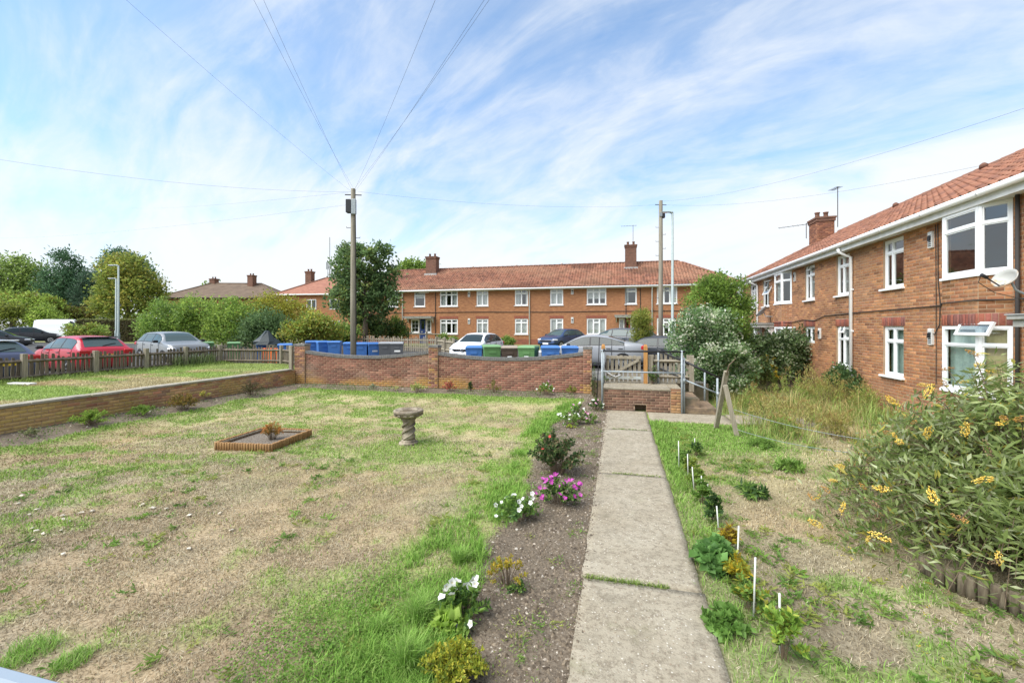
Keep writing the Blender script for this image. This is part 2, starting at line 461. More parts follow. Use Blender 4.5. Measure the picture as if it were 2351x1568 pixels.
def plot_green(x, y):
    n = fbm(x * 1.1, y * 1.3, 4, 91); n2 = fbm(x * 2.6, y * 2.6, 3, 95)
    pat = smooth(.54, .66, n * .5 + n2 * .5)
    lane = smooth(1.35, .95, x + .25 * (n2 - .5)) * smooth(.6, .75, x) * (.55 + .45 * smooth(4, 8, y))
    top = smooth(7.2, 9.0, y - .15 * (x - .7) * 1.5 + (n - .5)) * smooth(4.2, 2.6, x) * .9
    return np.clip(np.maximum.reduce([pat * .7, lane * .95, top]), 0, 1)
gx = np.concatenate([np.arange(-11.8, -.31, .085), np.arange(-.25, .6, .2), np.arange(.66, 6.6, .1), [6.8, 8, 12, 20]])
gy = np.concatenate([[-6, -4, -2], np.arange(-1, 14.12, .085), np.arange(14.2, 18.05, .4)])
V, Q = grid(gx, gy, zgar, lambda x, y: (y > WALL_Y + .11) & (x < 2.6))
x, y = V[:, 0], V[:, 1]
lm = np.where(x < -.3, lawn_mask(x, y), 0)[:, None]
c = soil_col(x, y) * (1 - lm) + lawn_col(x, y, green_mask(x, y)) * lm
pg = plot_green(x, y)
cp = lawn_col(x * .8 + 40, y, pg * .8) * np.where(y[:, None] > 11, .95, .9)
c = np.where((x > .3)[:, None], cp, c)
m_soil = M('garden_soil', (1, 1, 1), (.66, .63, .6), scale=38, attr=True, rough=.97, bump=1.0, bscale=45, lo=.42, hi=.62, detail=8)
tag(link('garden_ground', np_mesh('garden_ground', V, quads=Q, mats=[m_soil], col=c, smooth_=True)), 'dry garden soil with patchy lawn and beds', kind='structure')
# raised terrace lawn on the left
def terr_col(x, y):
    n = fbm(x * .7, y * .7, 4, 101); g = smooth(.46, .6, n) * .75
    g = np.maximum(g, smooth(-16.0, -16.6, x) * .75); g = np.maximum(g, .6 * smooth(12, 14, y))
    return lawn_col(x, y + 6, g) * 1.08
V, Q = grid(np.arange(-17.25, LW_X - .05, .2), np.arange(-6, 17.0, .2), lambda x, y: TER_Z + .03 * (fbm(x, y, 2, 9) - .5), lambda x, y: (y > WALL_Y + 2.1) | ((y > WALL_Y + .2) & (x > -12.1)))
tag(link('terrace_lawn', np_mesh('terrace_lawn', V, quads=Q, mats=[m_soil], col=terr_col(V[:, 0], V[:, 1]), smooth_=True)), 'raised strip of straw coloured lawn beside the picket fence', kind='structure')
mb = MB(); mb.bb(-17.26, -17.2, -6, 16.1, .2, TER_Z - .03); mb.bb(-17.2, -11.95, 16.1, 16.16, .2, TER_Z - .03)
tag(mb.build('terrace_bank', m_rough), kind='structure')

m_bank = M('earth_bank', (.20, .155, .11), (.12, .10, .06), scale=6, bump=.6, bscale=20, rough=.97)
for (x0, x1, y0, y1, z1) in ((2.55, 2.6, WALL_Y + .1, 18.0, .62), (2.6, 20, 17.98, 18.05, .62), (-.86, 2.6, WALL_Y + .06, WALL_Y + .11, .615), (-11.85, -11.7, WALL_Y + .1, WALL_Y + .2, .6)):
    mb = MB(); mb.bb(x0, x1, y0, y1, -.1, z1); tag(mb.build('bank', m_bank), kind='structure')
# ------------------------------------------------------------------ path with its slabs
PX0, PX1 = -.33, .70
path = thing('garden_path', 'long path of cracked concrete slabs leading to the brick landing', None, (0, 0, 0)); path['kind'] = 'structure'
def slab(x0, x1, y0, y1, z, seed, parent):
    nx, ny = 14, int((y1 - y0) / .09) + 2
    xs = np.linspace(x0, x1, nx); ys = np.linspace(y0, y1, ny)
    X, Y = np.meshgrid(xs, ys, indexing='ij')
    Z = z + .006 * (fbm(X * 5, Y * 5, 3, seed) - .5)
    ex = .05 * (fbm(Y * 3.2, X * 0 + seed, 4, seed + 5) - .5) + .02 * (fbm(Y * 14, X * 0 + seed, 2, seed + 5) - .5)
    X = X + ex * np.where(np.arange(nx)[:, None] == 0, 1, 0) + ex * np.where(np.arange(nx)[:, None] == nx - 1, 1, 0)
    V = np.stack([X, Y, Z], -1).reshape(-1, 3)
    i, j = np.meshgrid(np.arange(nx - 1), np.arange(ny - 1), indexing='ij'); i = i.ravel(); j = j.ravel()
    Q = np.stack([i * ny + j, (i + 1) * ny + j, (i + 1) * ny + j + 1, i * ny + j + 1], 1)
    ring = [k * ny for k in range(nx)] + [(nx - 1) * ny + k for k in range(1, ny)] + [k * ny + ny - 1 for k in range(nx - 2, -1, -1)] + [k for k in range(ny - 2, 0, -1)]
    n0 = len(V); Vb = V[ring].copy(); Vb[:, 2] = -.06
    V = np.concatenate([V, Vb]); m = len(ring)
    q2 = [(ring[(k + 1) % m], ring[k], n0 + k, n0 + (k + 1) % m) for k in range(m)]
    return link('slab', np_mesh('slab', V, quads=np.concatenate([Q, q2]), mats=[m_concrete]), parent)
js = [-2.0, 1.02, 4.02, 6.98, 10.05, 12.34]
for k in range(5): slab(PX0 + .01 * (k % 2), PX1, js[k] + .014, js[k + 1] - .014, .028, 11 + k * 7, path)
cross = thing('cross_path', 'concrete path running from the steps toward the brick house', None, (0, 0, 0)); cross['kind'] = 'structure'
for k in range(3): slab(.75 + k * 1.95, .75 + (k + 1) * 1.95 - .03, 11.25 + .12 * k, 12.3 + .12 * k, .022, 61 + k * 5, cross)

# ================================================================== BRICKWORK
def lay_bricks(parent, o, ang, cells, cols, name='brick', depth=.006, limit=300, mat=None, colfn=None, rank=None, jit=.002):
    """cells: (u0,u1,z0,z1) on the plane through o, u along angle ang; the face looks to (sin a,-cos a)"""
    mat = mat or m_brick
    ca, sa = math.cos(ang), math.sin(ang)
    cells = np.asarray(cells, float)
    n = len(cells)
    if n == 0: return
    w = cells[:, 1] - cells[:, 0]; h = cells[:, 3] - cells[:, 2]
    uc = (cells[:, 0] + cells[:, 1]) / 2; zc_ = (cells[:, 2] + cells[:, 3]) / 2
    col = vary(cols, n, .14)
    if colfn is not None: col = colfn(uc, zc_, col)
    px = o[0] + uc * ca; py = o[1] + uc * sa; pz = o[2] + zc_
    dep = depth + rng.uniform(-jit, jit, n)
    size = w * h / (px ** 2 + py ** 2 + (pz - CAM_H) ** 2) if rank is None else rank(px, py, pz) * w * h
    order = np.argsort(-size)
    near, far = order[:limit], order[limit:]
    base = np.array([(-.5, 0, -.5), (.5, 0, -.5), (.5, 0, .5), (-.5, 0, .5), (-.47, -1, -.43), (.47, -1, -.43), (.47, -1, .43), (-.47, -1, .43)])
    fq = np.array([(4, 5, 6, 7), (0, 1, 5, 4), (1, 2, 6, 5), (2, 3, 7, 6), (3, 0, 4, 7)])
    off = origin(parent)
    # near ones: objects that share a few meshes
    cache = {}
    for i in near:
        tone = int(i) % 14
        key = (round(w[i], 2), round(h[i], 2), tone)
        me = cache.get(key)
        if me is None:
            me = np_mesh(name, base * [w[i], dep[i], h[i]], quads=fq, mats=[mat], col=np.repeat(col[i][None], 8, 0))
            cache[key] = me
        b = link(name, me, parent)
        b.location = (px[i] - off[0], py[i] - off[1], pz[i] - off[2]); b.rotation_euler = (0, 0, ang)
    if len(far):
        Vl = base[None] * np.stack([w[far], dep[far], h[far]], 1)[:, None, :]
        Vw = np.empty_like(Vl)
        Vw[..., 0] = Vl[..., 0] * ca - Vl[..., 1] * sa + (px[far] - off[0])[:, None]
        Vw[..., 1] = Vl[..., 0] * sa + Vl[..., 1] * ca + (py[far] - off[1])[:, None]
        Vw[..., 2] = Vl[..., 2] + (pz[far] - off[2])[:, None]
        Q = (np.arange(len(far))[:, None, None] * 8 + fq[None]).reshape(-1, 4)
        b = link('brickwork' if name == 'brick' else name + '_run', np_mesh(name, Vw.reshape(-1, 3), quads=Q, mats=[mat], col=np.repeat(col[far], 8, 0)), parent)
        b['kind'] = 'stuff'
def bond(u0, u1, z0, z1, openings=(), top=None, L_=.2255, H=.075, m=.011, flem=False):
    """running bond clipped by openings; top(u) limits the height"""
    out = []
    k = 0; z = z0
    while z < z1 - .02:
        za, zb = z + m / 2, min(z + H, z1) - m / 2
        u = u0 - (L_ / 2 if k % 2 else 0)
        cnt = 0
        while u < u1:
            ln = L_ if not (flem and (cnt + k) % 4 == 3) else L_ / 2
            a, b = max(u, u0) + m / 2, min(u + ln, u1) - m / 2
            u += ln; cnt += 1
            segs = [(a, b)]
            for (oa, ob, oz0, oz1) in openings:
                if zb > oz0 + .01 and za < oz1 - .01:
                    ns = []
                    for (p, q) in segs:
                        if q <= oa or p >= ob: ns.append((p, q)); continue
                        if p < oa - .02: ns.append((p, oa - .003))
                        if q > ob + .02: ns.append((ob + .003, q))
                    segs = ns
            for (p, q) in segs:
                if q - p < .03: continue
                zt = zb
                if top is not None:
                    zt = min(zb, top((p + q) / 2))
                    if zt - za < .022: continue
                out.append((p, q, za, zt))
        z += H; k += 1
    return out
red_cols = [(.245, .105, .072), (.275, .125, .085), (.215, .092, .065), (.24, .115, .08), (.30, .15, .10), (.185, .09, .065)]
m_mortar = M('mortar', (.38, .27, .17), (.30, .21, .135), scale=9, rough=.97, bump=.4, bscale=60, col3=(.34, .24, .17), scale3=1.1)

# ---- garden wall with two dipping bays and three piers
def dip(u):
    u = np.asarray(u, float)
    t1 = np.clip((u + 11.4) / 5.0, 0, 1); t2 = np.clip((u + 6.07) / 4.98, 0, 1)
    a = 1.15 + .19 * np.abs(2 * t1 - 1) ** 2.0 + .05 * t1; b = 1.16 + .19 * np.abs(2 * t2 - 1) ** 2.0 + .07 * t2
    return np.where(u < -6.2, a, b)
gw = thing('garden_wall', 'red brick garden wall with dark dipping coping and three piers', 'wall', (-6.3, WALL_Y, .05))
mb = MB()
for (a, b) in ((-11.42, -6.38), (-6.08, -1.08)):
    us = np.linspace(a, b, 30)
    mb.prism([(a, .0)] + [(b, .0)] + [(u, float(dip(u))) for u in us[::-1]], WALL_Y, WALL_Y + .2, 'y')
mb.build('wall_core', m_mortar, gw)
mb = MB()
for (a, b) in ((-11.85, -11.4), (-6.4, -6.06), (-1.1, -.84)): mb.bb(a, b, WALL_Y - .05, WALL_Y + .25, 0, 1.60)
mb.build('pier_core', m_mortar, gw)
def gw_col(u, z, c):
    n = fbm(u * 1.3, z * 2.5, 3, 120)
    lich = smooth(.66, .36, z + .5 * (n - .5)) * smooth(.17, .27, z) * smooth(.26, .44, fbm(u * .55 + 2, z * .6, 3, 123))
    pale = smooth(.50, .68, fbm(u * .9, z * 1.8, 4, 127)) * .45
    dirt = smooth(.48, .66, fbm(u * .9 + 9, z * 1.2, 4, 131)) * .55 + .4 * smooth(.22, .12, z)
    c = c * (1 - pale[:, None]) + np.array([.40, .29, .21]) * pale[:, None]
    c = c * (1 - .5 * np.clip(dirt, 0, 1)[:, None])
    c = c * (1 - .75 * lich[:, None]) + np.array([.42, .24, .05]) * .75 * lich[:, None]
    return c
cells = bond(-11.4, -6.4, .05, 1.6, top=lambda u: float(dip(u)) - .004) + bond(-6.06, -1.1, .05, 1.6, top=lambda u: float(dip(u)) - .004)
lay_bricks(gw, (0, WALL_Y, 0), 0.0, cells, red_cols, limit=260, colfn=gw_col)
cells = []
for (a, b) in ((-11.85, -11.4), (-6.4, -6.06), (-1.1, -.84)): cells += bond(a, b, .05, 1.60)
lay_bricks(gw, (0, WALL_Y - .05, 0), 0.0, cells, red_cols + [(.38, .19, .09), (.40, .22, .10)], limit=40, colfn=gw_col)
cap = MB()
for (a, b) in ((-11.85, -11.4), (-6.4, -6.06), (-1.1, -.84)):
    mbb = MB(); mbb.bb(a - .01, b + .01, WALL_Y - .07, WALL_Y + .27, 1.60, 1.69, bev=.008); mbb.build('pier_cap', M('pier_cap_tile', (.12, .115, .11), (.2, .19, .17), scale=9, rough=.8) if a < -11 else bpy.data.materials['pier_cap_tile'], gw)
m_coping = M('coping_brick', (.115, .112, .11), (.17, .165, .155), scale=18, rough=.75, bump=.3)
me_cop = MB().bb(-.034, .034, -.03, .23, 0, .11, bev=.006).mesh('coping_brick', m_coping)
for (a, b) in ((-11.4, -6.4), (-6.06, -1.1)):
    n = 66
    for k in range(n):
        u = a + (k + .5) * (b - a) / n; sl = math.atan(float(dip(u + .05) - dip(u - .05)) / .1)
        o = link('coping_brick', me_cop, gw); o.rotation_euler = (rng.normal(0, .01), -sl, 0)
        o.location = Vector((u, WALL_Y, float(dip(u)) - .003 + rng.normal(0, .002))) - origin(gw)
mb = MB()
for (a, b) in ((-11.4, -6.4), (-6.06, -1.1)):
    us = np.linspace(a, b, 30)
    mb.prism([(u, float(dip(u))) for u in us] + [(u, float(dip(u)) + .098) for u in us[::-1]], WALL_Y - .02, WALL_Y + .215, 'y')
mb.build('coping_mortar', m_mortar, gw)

# ---- low retaining wall on the left
lw = thing('retaining_wall', 'low yellowish brick retaining wall with concrete coping below the picket fence', 'wall', (LW_X, 8, .1))
mb = MB(); mb.bb(LW_X - .2, LW_X, 0, WALL_Y - .06, -.05, .70); mb.build('wall_core', m_mortar, lw)
buff = [(.46, .24, .13), (.50, .30, .15), (.46, .31, .14), (.42, .20, .12), (.50, .34, .15), (.36, .22, .14)]
def lw_col(u, z, c):
    l = smooth(.42, .56, fbm(u * .7, z * 1.4, 3, 141))[:, None] * .6 * smooth(.75, .5, z)[:, None]
    d = smooth(.5, .7, fbm(u * .9 + 4, z, 3, 147))[:, None] * .35
    return (c * (1 - l) + np.array([.50, .37, .10]) * l) * (1 - d)
lay_bricks(lw, (LW_X, 0, 0), R(90), bond(0, WALL_Y - .06, .10, .70), buff, limit=240, colfn=lw_col)
m_cope = M('concrete_coping', (.36, .33, .27), (.24, .22, .17), scale=5, bump=.5, bscale=50, col3=(.28, .26, .15), scale3=2)
y = 0.0
me_c = MB().bb(-.27, .035, .008, 1.05, 0, .055, bev=.008).mesh('coping_slab', m_cope)
while y < 13.7:
    o = link('coping_slab', me_c, lw); o.location = Vector((LW_X, y, .703 + rng.normal(0, .002))) - origin(lw); y += 1.06

# ---- landing block and steps
bl = thing('brick_landing', 'low brick landing with a concrete top and two worn steps at the path end', 'landing', (.6, 12.35, 0))
HX0, HX1, HZ = .42, .72, .20
mb = MB()
mb.bb(-.40, HX0, 12.35, 14.0, -.05, .59); mb.bb(HX1, 1.64, 12.35, 14.0, -.05, .59); mb.bb(HX0, HX1, 12.35, 14.0, HZ, .59)
mb.bb(HX0, HX1, 12.75, 14.0, -.05, HZ)
mb.build('landing_core', m_mortar, bl)
mb = MB(); mb.bb(-.42, 1.34, 12.33, 14.05, .593, LAND_Z, bev=.012); mb.bb(1.35, 1.655, 12.72, 14.05, .593, .64, bev=.01)
mb.build('landing_top', m_concrete, bl)
dk = [(.17, .095, .065), (.20, .11, .075), (.14, .085, .06), (.22, .12, .08)]
def bl_col(u, z, c):
    d = smooth(.45, .65, fbm(u * 2, z * 3, 3, 151))[:, None] * .45
    return c * (1 - d) + np.array([.13, .10, .075]) * d
lay_bricks(bl, (0, 12.35, 0), 0.0, bond(-.40, 1.34, .0, .59, [(HX0, HX1, 0, HZ)]), dk, limit=200, colfn=bl_col)
lay_bricks(bl, (0, 12.345, 0), 0.0, bond(1.345, 1.64, .0, .66, L_=.148 * 2), [(.33, .19, .085), (.30, .15, .08), (.36, .21, .10)], limit=60)
lay_bricks(bl, (1.64, 0, 0), R(90), bond(12.35, 13.9, .0, .60), dk, limit=60)
m_step = M('worn_step', (.27, .19, .12), (.15, .11, .08), scale=9, bump=.7, bscale=40, col3=(.10, .09, .06), scale3=3)
for (x0, x1, z0, z1) in ((1.655, 2.08, 0, .42), (1.655, 2.50, -.02, .175)):
    mbb = MB(); mbb.bb(x0 + (.0 if z1 > .3 else .0), x1, 12.42 + (.02 if z1 > .3 else 0), 13.6, z0, z1, bev=.02); mbb.build('step', m_step, bl)

# ---- handrail
hr = thing('handrail', 'galvanised tube handrail with black top rails around the landing', 'railing', (-.42, 12.28, 0))
def tube(name, pts, r, mat, parent, n=10):
    return MB().tube(pts, r, n).build(name, mat, parent)
YF = 12.28
for p in ((-.45, YF, -.02, 1.66), (1.62, YF, -.02, 1.66), (1.68, YF + .05, -.02, 1.50), (2.50, YF + .06, -.03, .98), (-.43, 13.25, .6, 1.66), (1.13, 13.55, .6, 1.62), (2.42, 13.62, 0, 1.0)):
    tube('post', [(p[0], p[1], p[2]), (p[0], p[1], p[3])], .028, m_galv, hr)
tube('top_rail', [(-.48, YF, 1.655), (1.70, YF, 1.655)], .026, m_black, hr)
tube('top_rail', [(-.45, YF, 1.655), (-.43, 13.25, 1.655)], .026, m_black, hr)
tube('mid_rail', [(-.47, YF, 1.09), (1.66, YF, 1.09)], .022, m_galv, hr)
tube('mid_rail', [(-.45, YF, 1.09), (-.43, 13.25, 1.20)], .022, m_galv, hr)
tube('top_rail', [(1.62, YF + .05, 1.44), (2.76, YF + .07, .88)], .026, m_black, hr)
tube('mid_rail', [(1.66, YF + .05, .92), (2.52, YF + .06, .575)], .022, m_galv, hr)
tube('top_rail', [(1.09, 13.55, 1.66), (2.62, 13.63, .93)], .026, m_black, hr)
tube('mid_rail', [(1.13, 13.55, 1.12), (2.42, 13.62, .52)], .022, m_black, hr)
mb = MB()
for (x, z) in ((-.45, 1.09), (1.62, 1.09), (1.68, .9), (2.50, .575), (1.62, 1.65), (-.45, 1.65)):
    mb.tube([(x, YF + .01, z - .045), (x, YF + .01, z + .045)], .037, 10)
mb.build('fittings', m_galv, hr)
rod = MB().tube([(-.62, 12.6, .1), (-.575, 12.62, 1.1), (-.54, 12.62, 2.02)], .016, 6)
tag(rod.build('cable_conduit', m_black), 'thin black upright rod beside the right pier of the garden wall', 'rod')

# ---- wooden gate, its posts, short fence behind
m_newwood = M('orange_timber', (.46, .24, .075), (.36, .17, .05), scale=5, rough=.7, stretch=(6, 6, .6), bump=.2)
m_oldwood = M('weathered_timber', (.33, .29, .22), (.22, .19, .14), scale=6, rough=.9, stretch=(5, 5, .5), bump=.4, bscale=50)
m_darkwood = M('dark_fence_timber', (.15, .12, .09), (.09, .073, .055), scale=4, rough=.92, stretch=(5, 5, .5), bump=.5, bscale=50, col3=(.20, .17, .12), scale3=1.6)
m_paint = M('flaking_blue_paint', (.42, .46, .45), (.30, .28, .22), scale=7, rough=.8)
GY = 13.42
for (x, lab) in ((-.46, 'orange timber gate post nearest the brick pier'), (.76, 'orange timber gate post in the middle of the landing')):
    mb = MB(); mb.bb(x - .055, x + .055, GY - .06, GY + .05, .6, 1.74, bev=.006)
    mb._add([(x - .055, GY - .06, 1.74), (x + .055, GY - .06, 1.74), (x + .055, GY + .05, 1.74), (x - .055, GY + .05, 1.74), (x - .03, GY - .03, 1.80), (x + .03, GY - .03, 1.80), (x + .03, GY + .02, 1.80), (x - .03, GY + .02, 1.80)],
            [(0, 1, 5, 4), (1, 2, 6, 5), (2, 3, 7, 6), (3, 0, 4, 7), (4, 5, 6, 7)])
    tag(mb.build('gate_post', m_newwood), lab, 'post', 'orange gate posts')
gate = thing('picket_gate', 'weathered wooden picket gate with a diagonal brace between orange posts', 'gate', (-.38, GY, .66))
mb_p = MB().bb(-.042, .042, 0, .018, 0, .80, bev=.004).mesh('picket', m_oldwood)
for k in range(8):
    o = link('picket', mb_p, gate); o.location = (.05 + k * .133 * .98, .03, .01 + .01 * math.sin(k * 2.1)); o.scale = (1, 1, 1 - .03 * (k % 3 == 1))
for (z, m_) in ((1.40, m_oldwood), (.80, m_paint)):
    mbb = MB(); mbb.bb(-.38, .64, GY - .012, GY + .028, z - .04, z + .045, bev=.005); mbb.build('rail', m_, gate)
mbb = MB(); d = Vector((.86, 0, .50)); ang = math.atan2(d.z, d.x)
mbb.box((.14, GY - .03, 1.10), (d.length, .03, .075), M=Matrix.Rotation(-ang, 3, 'Y')); mbb.build('brace', m_oldwood, gate)
MB().tube([(-.38, GY - .05, .98), (-.22, GY - .06, .88), (-.1, GY - .05, .83), (.05, GY - .05, .9)], .010, 6).build('rope', m_white, gate)
def picket_fence(pts, h, lab, group, sp, pw, post_every, mat, pmat, zf, rails=(.22, .68), rail_side=1, rag=.04, name='picket_fence', ph=None, proot=None, skip=0.0, front=False):
    f = thing(name, lab, 'fence', (pts[0][0], pts[0][1], float(zf(*pts[0]))), 0, group)
    o0 = origin(f); vs = []
    for v in range(4):
        hh = h * (1 - .05 * v + rng.normal(0, rag))
        mm = MB(); w = pw * rng.uniform(.85, 1.15) / 2
        mm.prism([(-w, 0), (w, 0), (w, hh - .03), (w * .5, hh), (-w * .5, hh)], -.009, .009, 'y'); vs.append(mm.mesh('picket', mat))
    pm = MB().bb(-.06, .06, -.06, .06, -.2, ph or h, bev=.008).mesh('post', pmat)
    acc = 0.0
    for a, b in zip(pts[:-1], pts[1:]):
        a = Vector((*a, 0)); b = Vector((*b, 0)); d = b - a; Ln = d.length; d /= Ln; nrm = Vector((d.y, -d.x, 0)) * rail_side
        ang = math.atan2(d.y, d.x); k = 0; u = sp * .5
        while u < Ln:
            if rng.random() >= skip:
                p = a + d * (u + rng.normal(0, sp * .05)); o = link('picket', vs[int(rng.integers(4))], f)
                o.location = Vector((p.x, p.y, float(zf(p.x, p.y)) + .03 + rng.normal(0, .008))) - o0 - nrm * .028
                o.rotation_euler = (rng.normal(0, .015), rng.normal(0, .015), ang)
            u += sp
        for z in rails:
            mm = MB(); za, zb = float(zf(a.x, a.y)) + z, float(zf(b.x, b.y)) + z
            mm.tube([a + Vector((0, 0, za)), b + Vector((0, 0, zb))], .048, 4); mm.build('rail', mat, f)
        npost = max(1, round(Ln / post_every))
        for q in range(npost):
            p = a + d * (Ln * q / npost); o = link('post', pm, f); o.location = Vector((p.x, p.y, float(zf(p.x, p.y)))) - o0 + nrm * .04; o.rotation_euler = (0, 0, ang)
    p = Vector((*pts[-1], 0)); o = link('post', pm, f); o.location = Vector((p.x, p.y, float(zf(p.x, p.y)))) - o0 + nrm * .04
    return f
tz = lambda x, y: TER_Z
picket_fence([(.90, 13.55), (2.05, 13.62)], .86, 'short weathered picket fence right of the gate under the ivy', None, .125, .085, 1.2, m_oldwood, m_oldwood, lambda x, y: .63, rail_side=1, rag=.02)
FX = -17.0
picket_fence([(FX + .2, 3.6), (FX + .1, 7.3), (FX, 9.0), (FX, 10.8), (FX, 12.4), (FX, 13.9), (FX - .1, 15.6)], .76, 'long dark picket fence on the left terrace in front of the cars', 'garden picket fences', .128, .09, 9, m_darkwood, m_oldwood, tz, rails=(.14, .60), rail_side=1, ph=.82, rag=.05)
picket_fence([(FX - .1, 15.6), (-14.2, 16.0), (-12.3, 14.9)], .74, 'short return of the dark picket fence ending at the brick wall pier', 'garden picket fences', .125, .085, 2.4, m_darkwood, m_oldwood, tz, rails=(.14, .60), rail_side=1, ph=.82, rag=.05)
mb = MB(); mb.bb(-12.02, -11.9, 13.86, 13.97, .2, 1.62, bev=.01)
tag(mb.build('timber_post', m_oldwood), 'tall grey timber post fixed against the left pier of the garden wall', 'post')
# pale fences across the road in front of the far house
picket_fence([(-30.0, 27.5), (-24, 27.2), (-18, 26.8), (-11.6, 26.6)], .98, 'pale weathered picket fence across the road in front of the trees', None, .15, .09, 3, m_oldwood, m_oldwood, zg, rails=(.25, .75), rail_side=-1)
picket_fence([(-11.6, 26.6), (-9.6, 24.6)], 1.02, 'tall pale close boarded picket fence section left of the white car', None, .115, .10, 1.4, m_oldwood, m_oldwood, zg, rails=(.25, .75), rail_side=1)
picket_fence([(-17.5, 21.2), (-12.6, 19.6)], .80, 'short grey picket fence behind the left wheelie bins', None, .13, .095, 2.4, m_darkwood, m_oldwood, zg, rails=(.18, .62), rail_side=-1)
rf = thing('rail_fence', 'wooden post and rail fence in front of the blue front door', 'fence', (-19, 32, .85))
pts = [(-24.0, 29.5), (-19.5, 31.0), (-16.4, 31.9), (-13.4, 32.4)]
for a, b in zip(pts[:-1], pts[1:]):
    for z in (.5, .95):
        MB().tube([(*a, float(zg(*a)) + z), (*b, float(zg(*b)) + z)], .05, 4).build('rail', m_oldwood, rf)
    for q in (0, .5): 
        p = (a[0] + (b[0] - a[0]) * q, a[1] + (b[1] - a[1]) * q); mbb = MB(); z = float(zg(*p)); mbb.bb(p[0] - .05, p[0] + .05, p[1] - .05, p[1] + .05, z - .1, z + 1.15); mbb.build('post', m_oldwood, rf)
# ================================================================== BUILDINGS
def brick_tex(name, c1, c2, cm, dark=(.2, .1, .06)):
    m = bpy.data.materials.new(name); m.use_nodes = True; t = m.node_tree; t.nodes.clear()
    out = N(t, 'ShaderNodeOutputMaterial'); p = N(t, 'ShaderNodeBsdfPrincipled'); p.inputs['Roughness'].default_value = .92
    p.inputs['Specular IOR Level'].default_value = .15
    g = N(t, 'ShaderNodeNewGeometry'); s = N(t, 'ShaderNodeSeparateXYZ'); L(t, g.outputs['Position'], s.inputs[0])
    cb = N(t, 'ShaderNodeCombineXYZ'); L(t, math_n(t, 'ADD', s.outputs[0], s.outputs[1]), cb.inputs[0]); L(t, s.outputs[2], cb.inputs[1])
    b = N(t, 'ShaderNodeTexBrick'); L(t, cb.outputs[0], b.inputs['Vector'])
    b.inputs['Scale'].default_value = 1.0; b.inputs['Brick Width'].default_value = .225; b.inputs['Row Height'].default_value = .075
    b.inputs['Mortar Size'].default_value = .006; b.inputs['Color1'].default_value = (*c1, 1); b.inputs['Color2'].default_value = (*c2, 1)
    b.inputs['Mortar'].default_value = (*cm, 1); b.inputs['Bias'].default_value = -.1
    n = N(t, 'ShaderNodeTexNoise'); n.inputs['Scale'].default_value = 3.2; n.inputs['Detail'].default_value = 7; n.inputs['Roughness'].default_value = .75
    mp = N(t, 'ShaderNodeMapping'); mp.inputs['Scale'].default_value = (1, 2.6, 1); L(t, cb.outputs[0], mp.inputs[0]); L(t, mp.outputs[0], n.inputs['Vector'])
    c = mixc(t, ramp(t, n.outputs[0], [(.42, 0), (.62, .85)]), b.outputs[0], dark)
    n2 = N(t, 'ShaderNodeTexNoise'); n2.inputs['Scale'].default_value = .7; n2.inputs['Detail'].default_value = 4; L(t, cb.outputs[0], n2.inputs['Vector'])
    c = mixc(t, ramp(t, n2.outputs[0], [(.4, 0), (.7, .35)]), c, (c1[0] * 1.15, c1[1] * 1.2, c1[2] * 1.25))
    L(t, c, p.inputs['Base Color'])
    bm = N(t, 'ShaderNodeBump'); bm.inputs['Strength'].default_value = .6; bm.inputs['Distance'].default_value = .01
    L(t, b.outputs['Fac'], bm.inputs['Height']); bm.invert = True; L(t, bm.outputs[0], p.inputs['Normal'])
    L(t, p.outputs[0], out.inputs[0]); return m
m_farbrick = brick_tex('far_brickwork', (.41, .185, .085), (.33, .14, .068), (.46, .28, .16), (.23, .105, .057))
m_plinth = brick_tex('plinth_brickwork', (.30, .105, .06), (.22, .08, .05), (.34, .2, .13), (.16, .065, .05))
m_chim = brick_tex('chimney_brickwork', (.22, .105, .07), (.16, .085, .06), (.24, .17, .13), (.10, .06, .045))
m_tile = M('pantile', (1, 1, 1), (.55, .52, .5), scale=3.0, attr=True, rough=.85, bump=.4, bscale=40, lo=.5, hi=.75)
m_ridge = M('ridge_tile', (.27, .12, .075), (.17, .10, .075), scale=5, rough=.85)
m_deck = M('roof_deck', (.16, .08, .055), rough=.95)
m_lead = M('lead_flashing', (.42, .42, .40), (.3, .3, .29), scale=4, rough=.6)
m_cable = M('wall_cable', (.045, .04, .036), rough=.7)
m_canopy = M('porch_canopy', (.46, .45, .41), (.34, .33, .29), scale=6, rough=.8)
tile_cols = [(.30, .135, .085), (.265, .12, .078), (.335, .155, .10), (.225, .108, .075), (.285, .14, .09)]

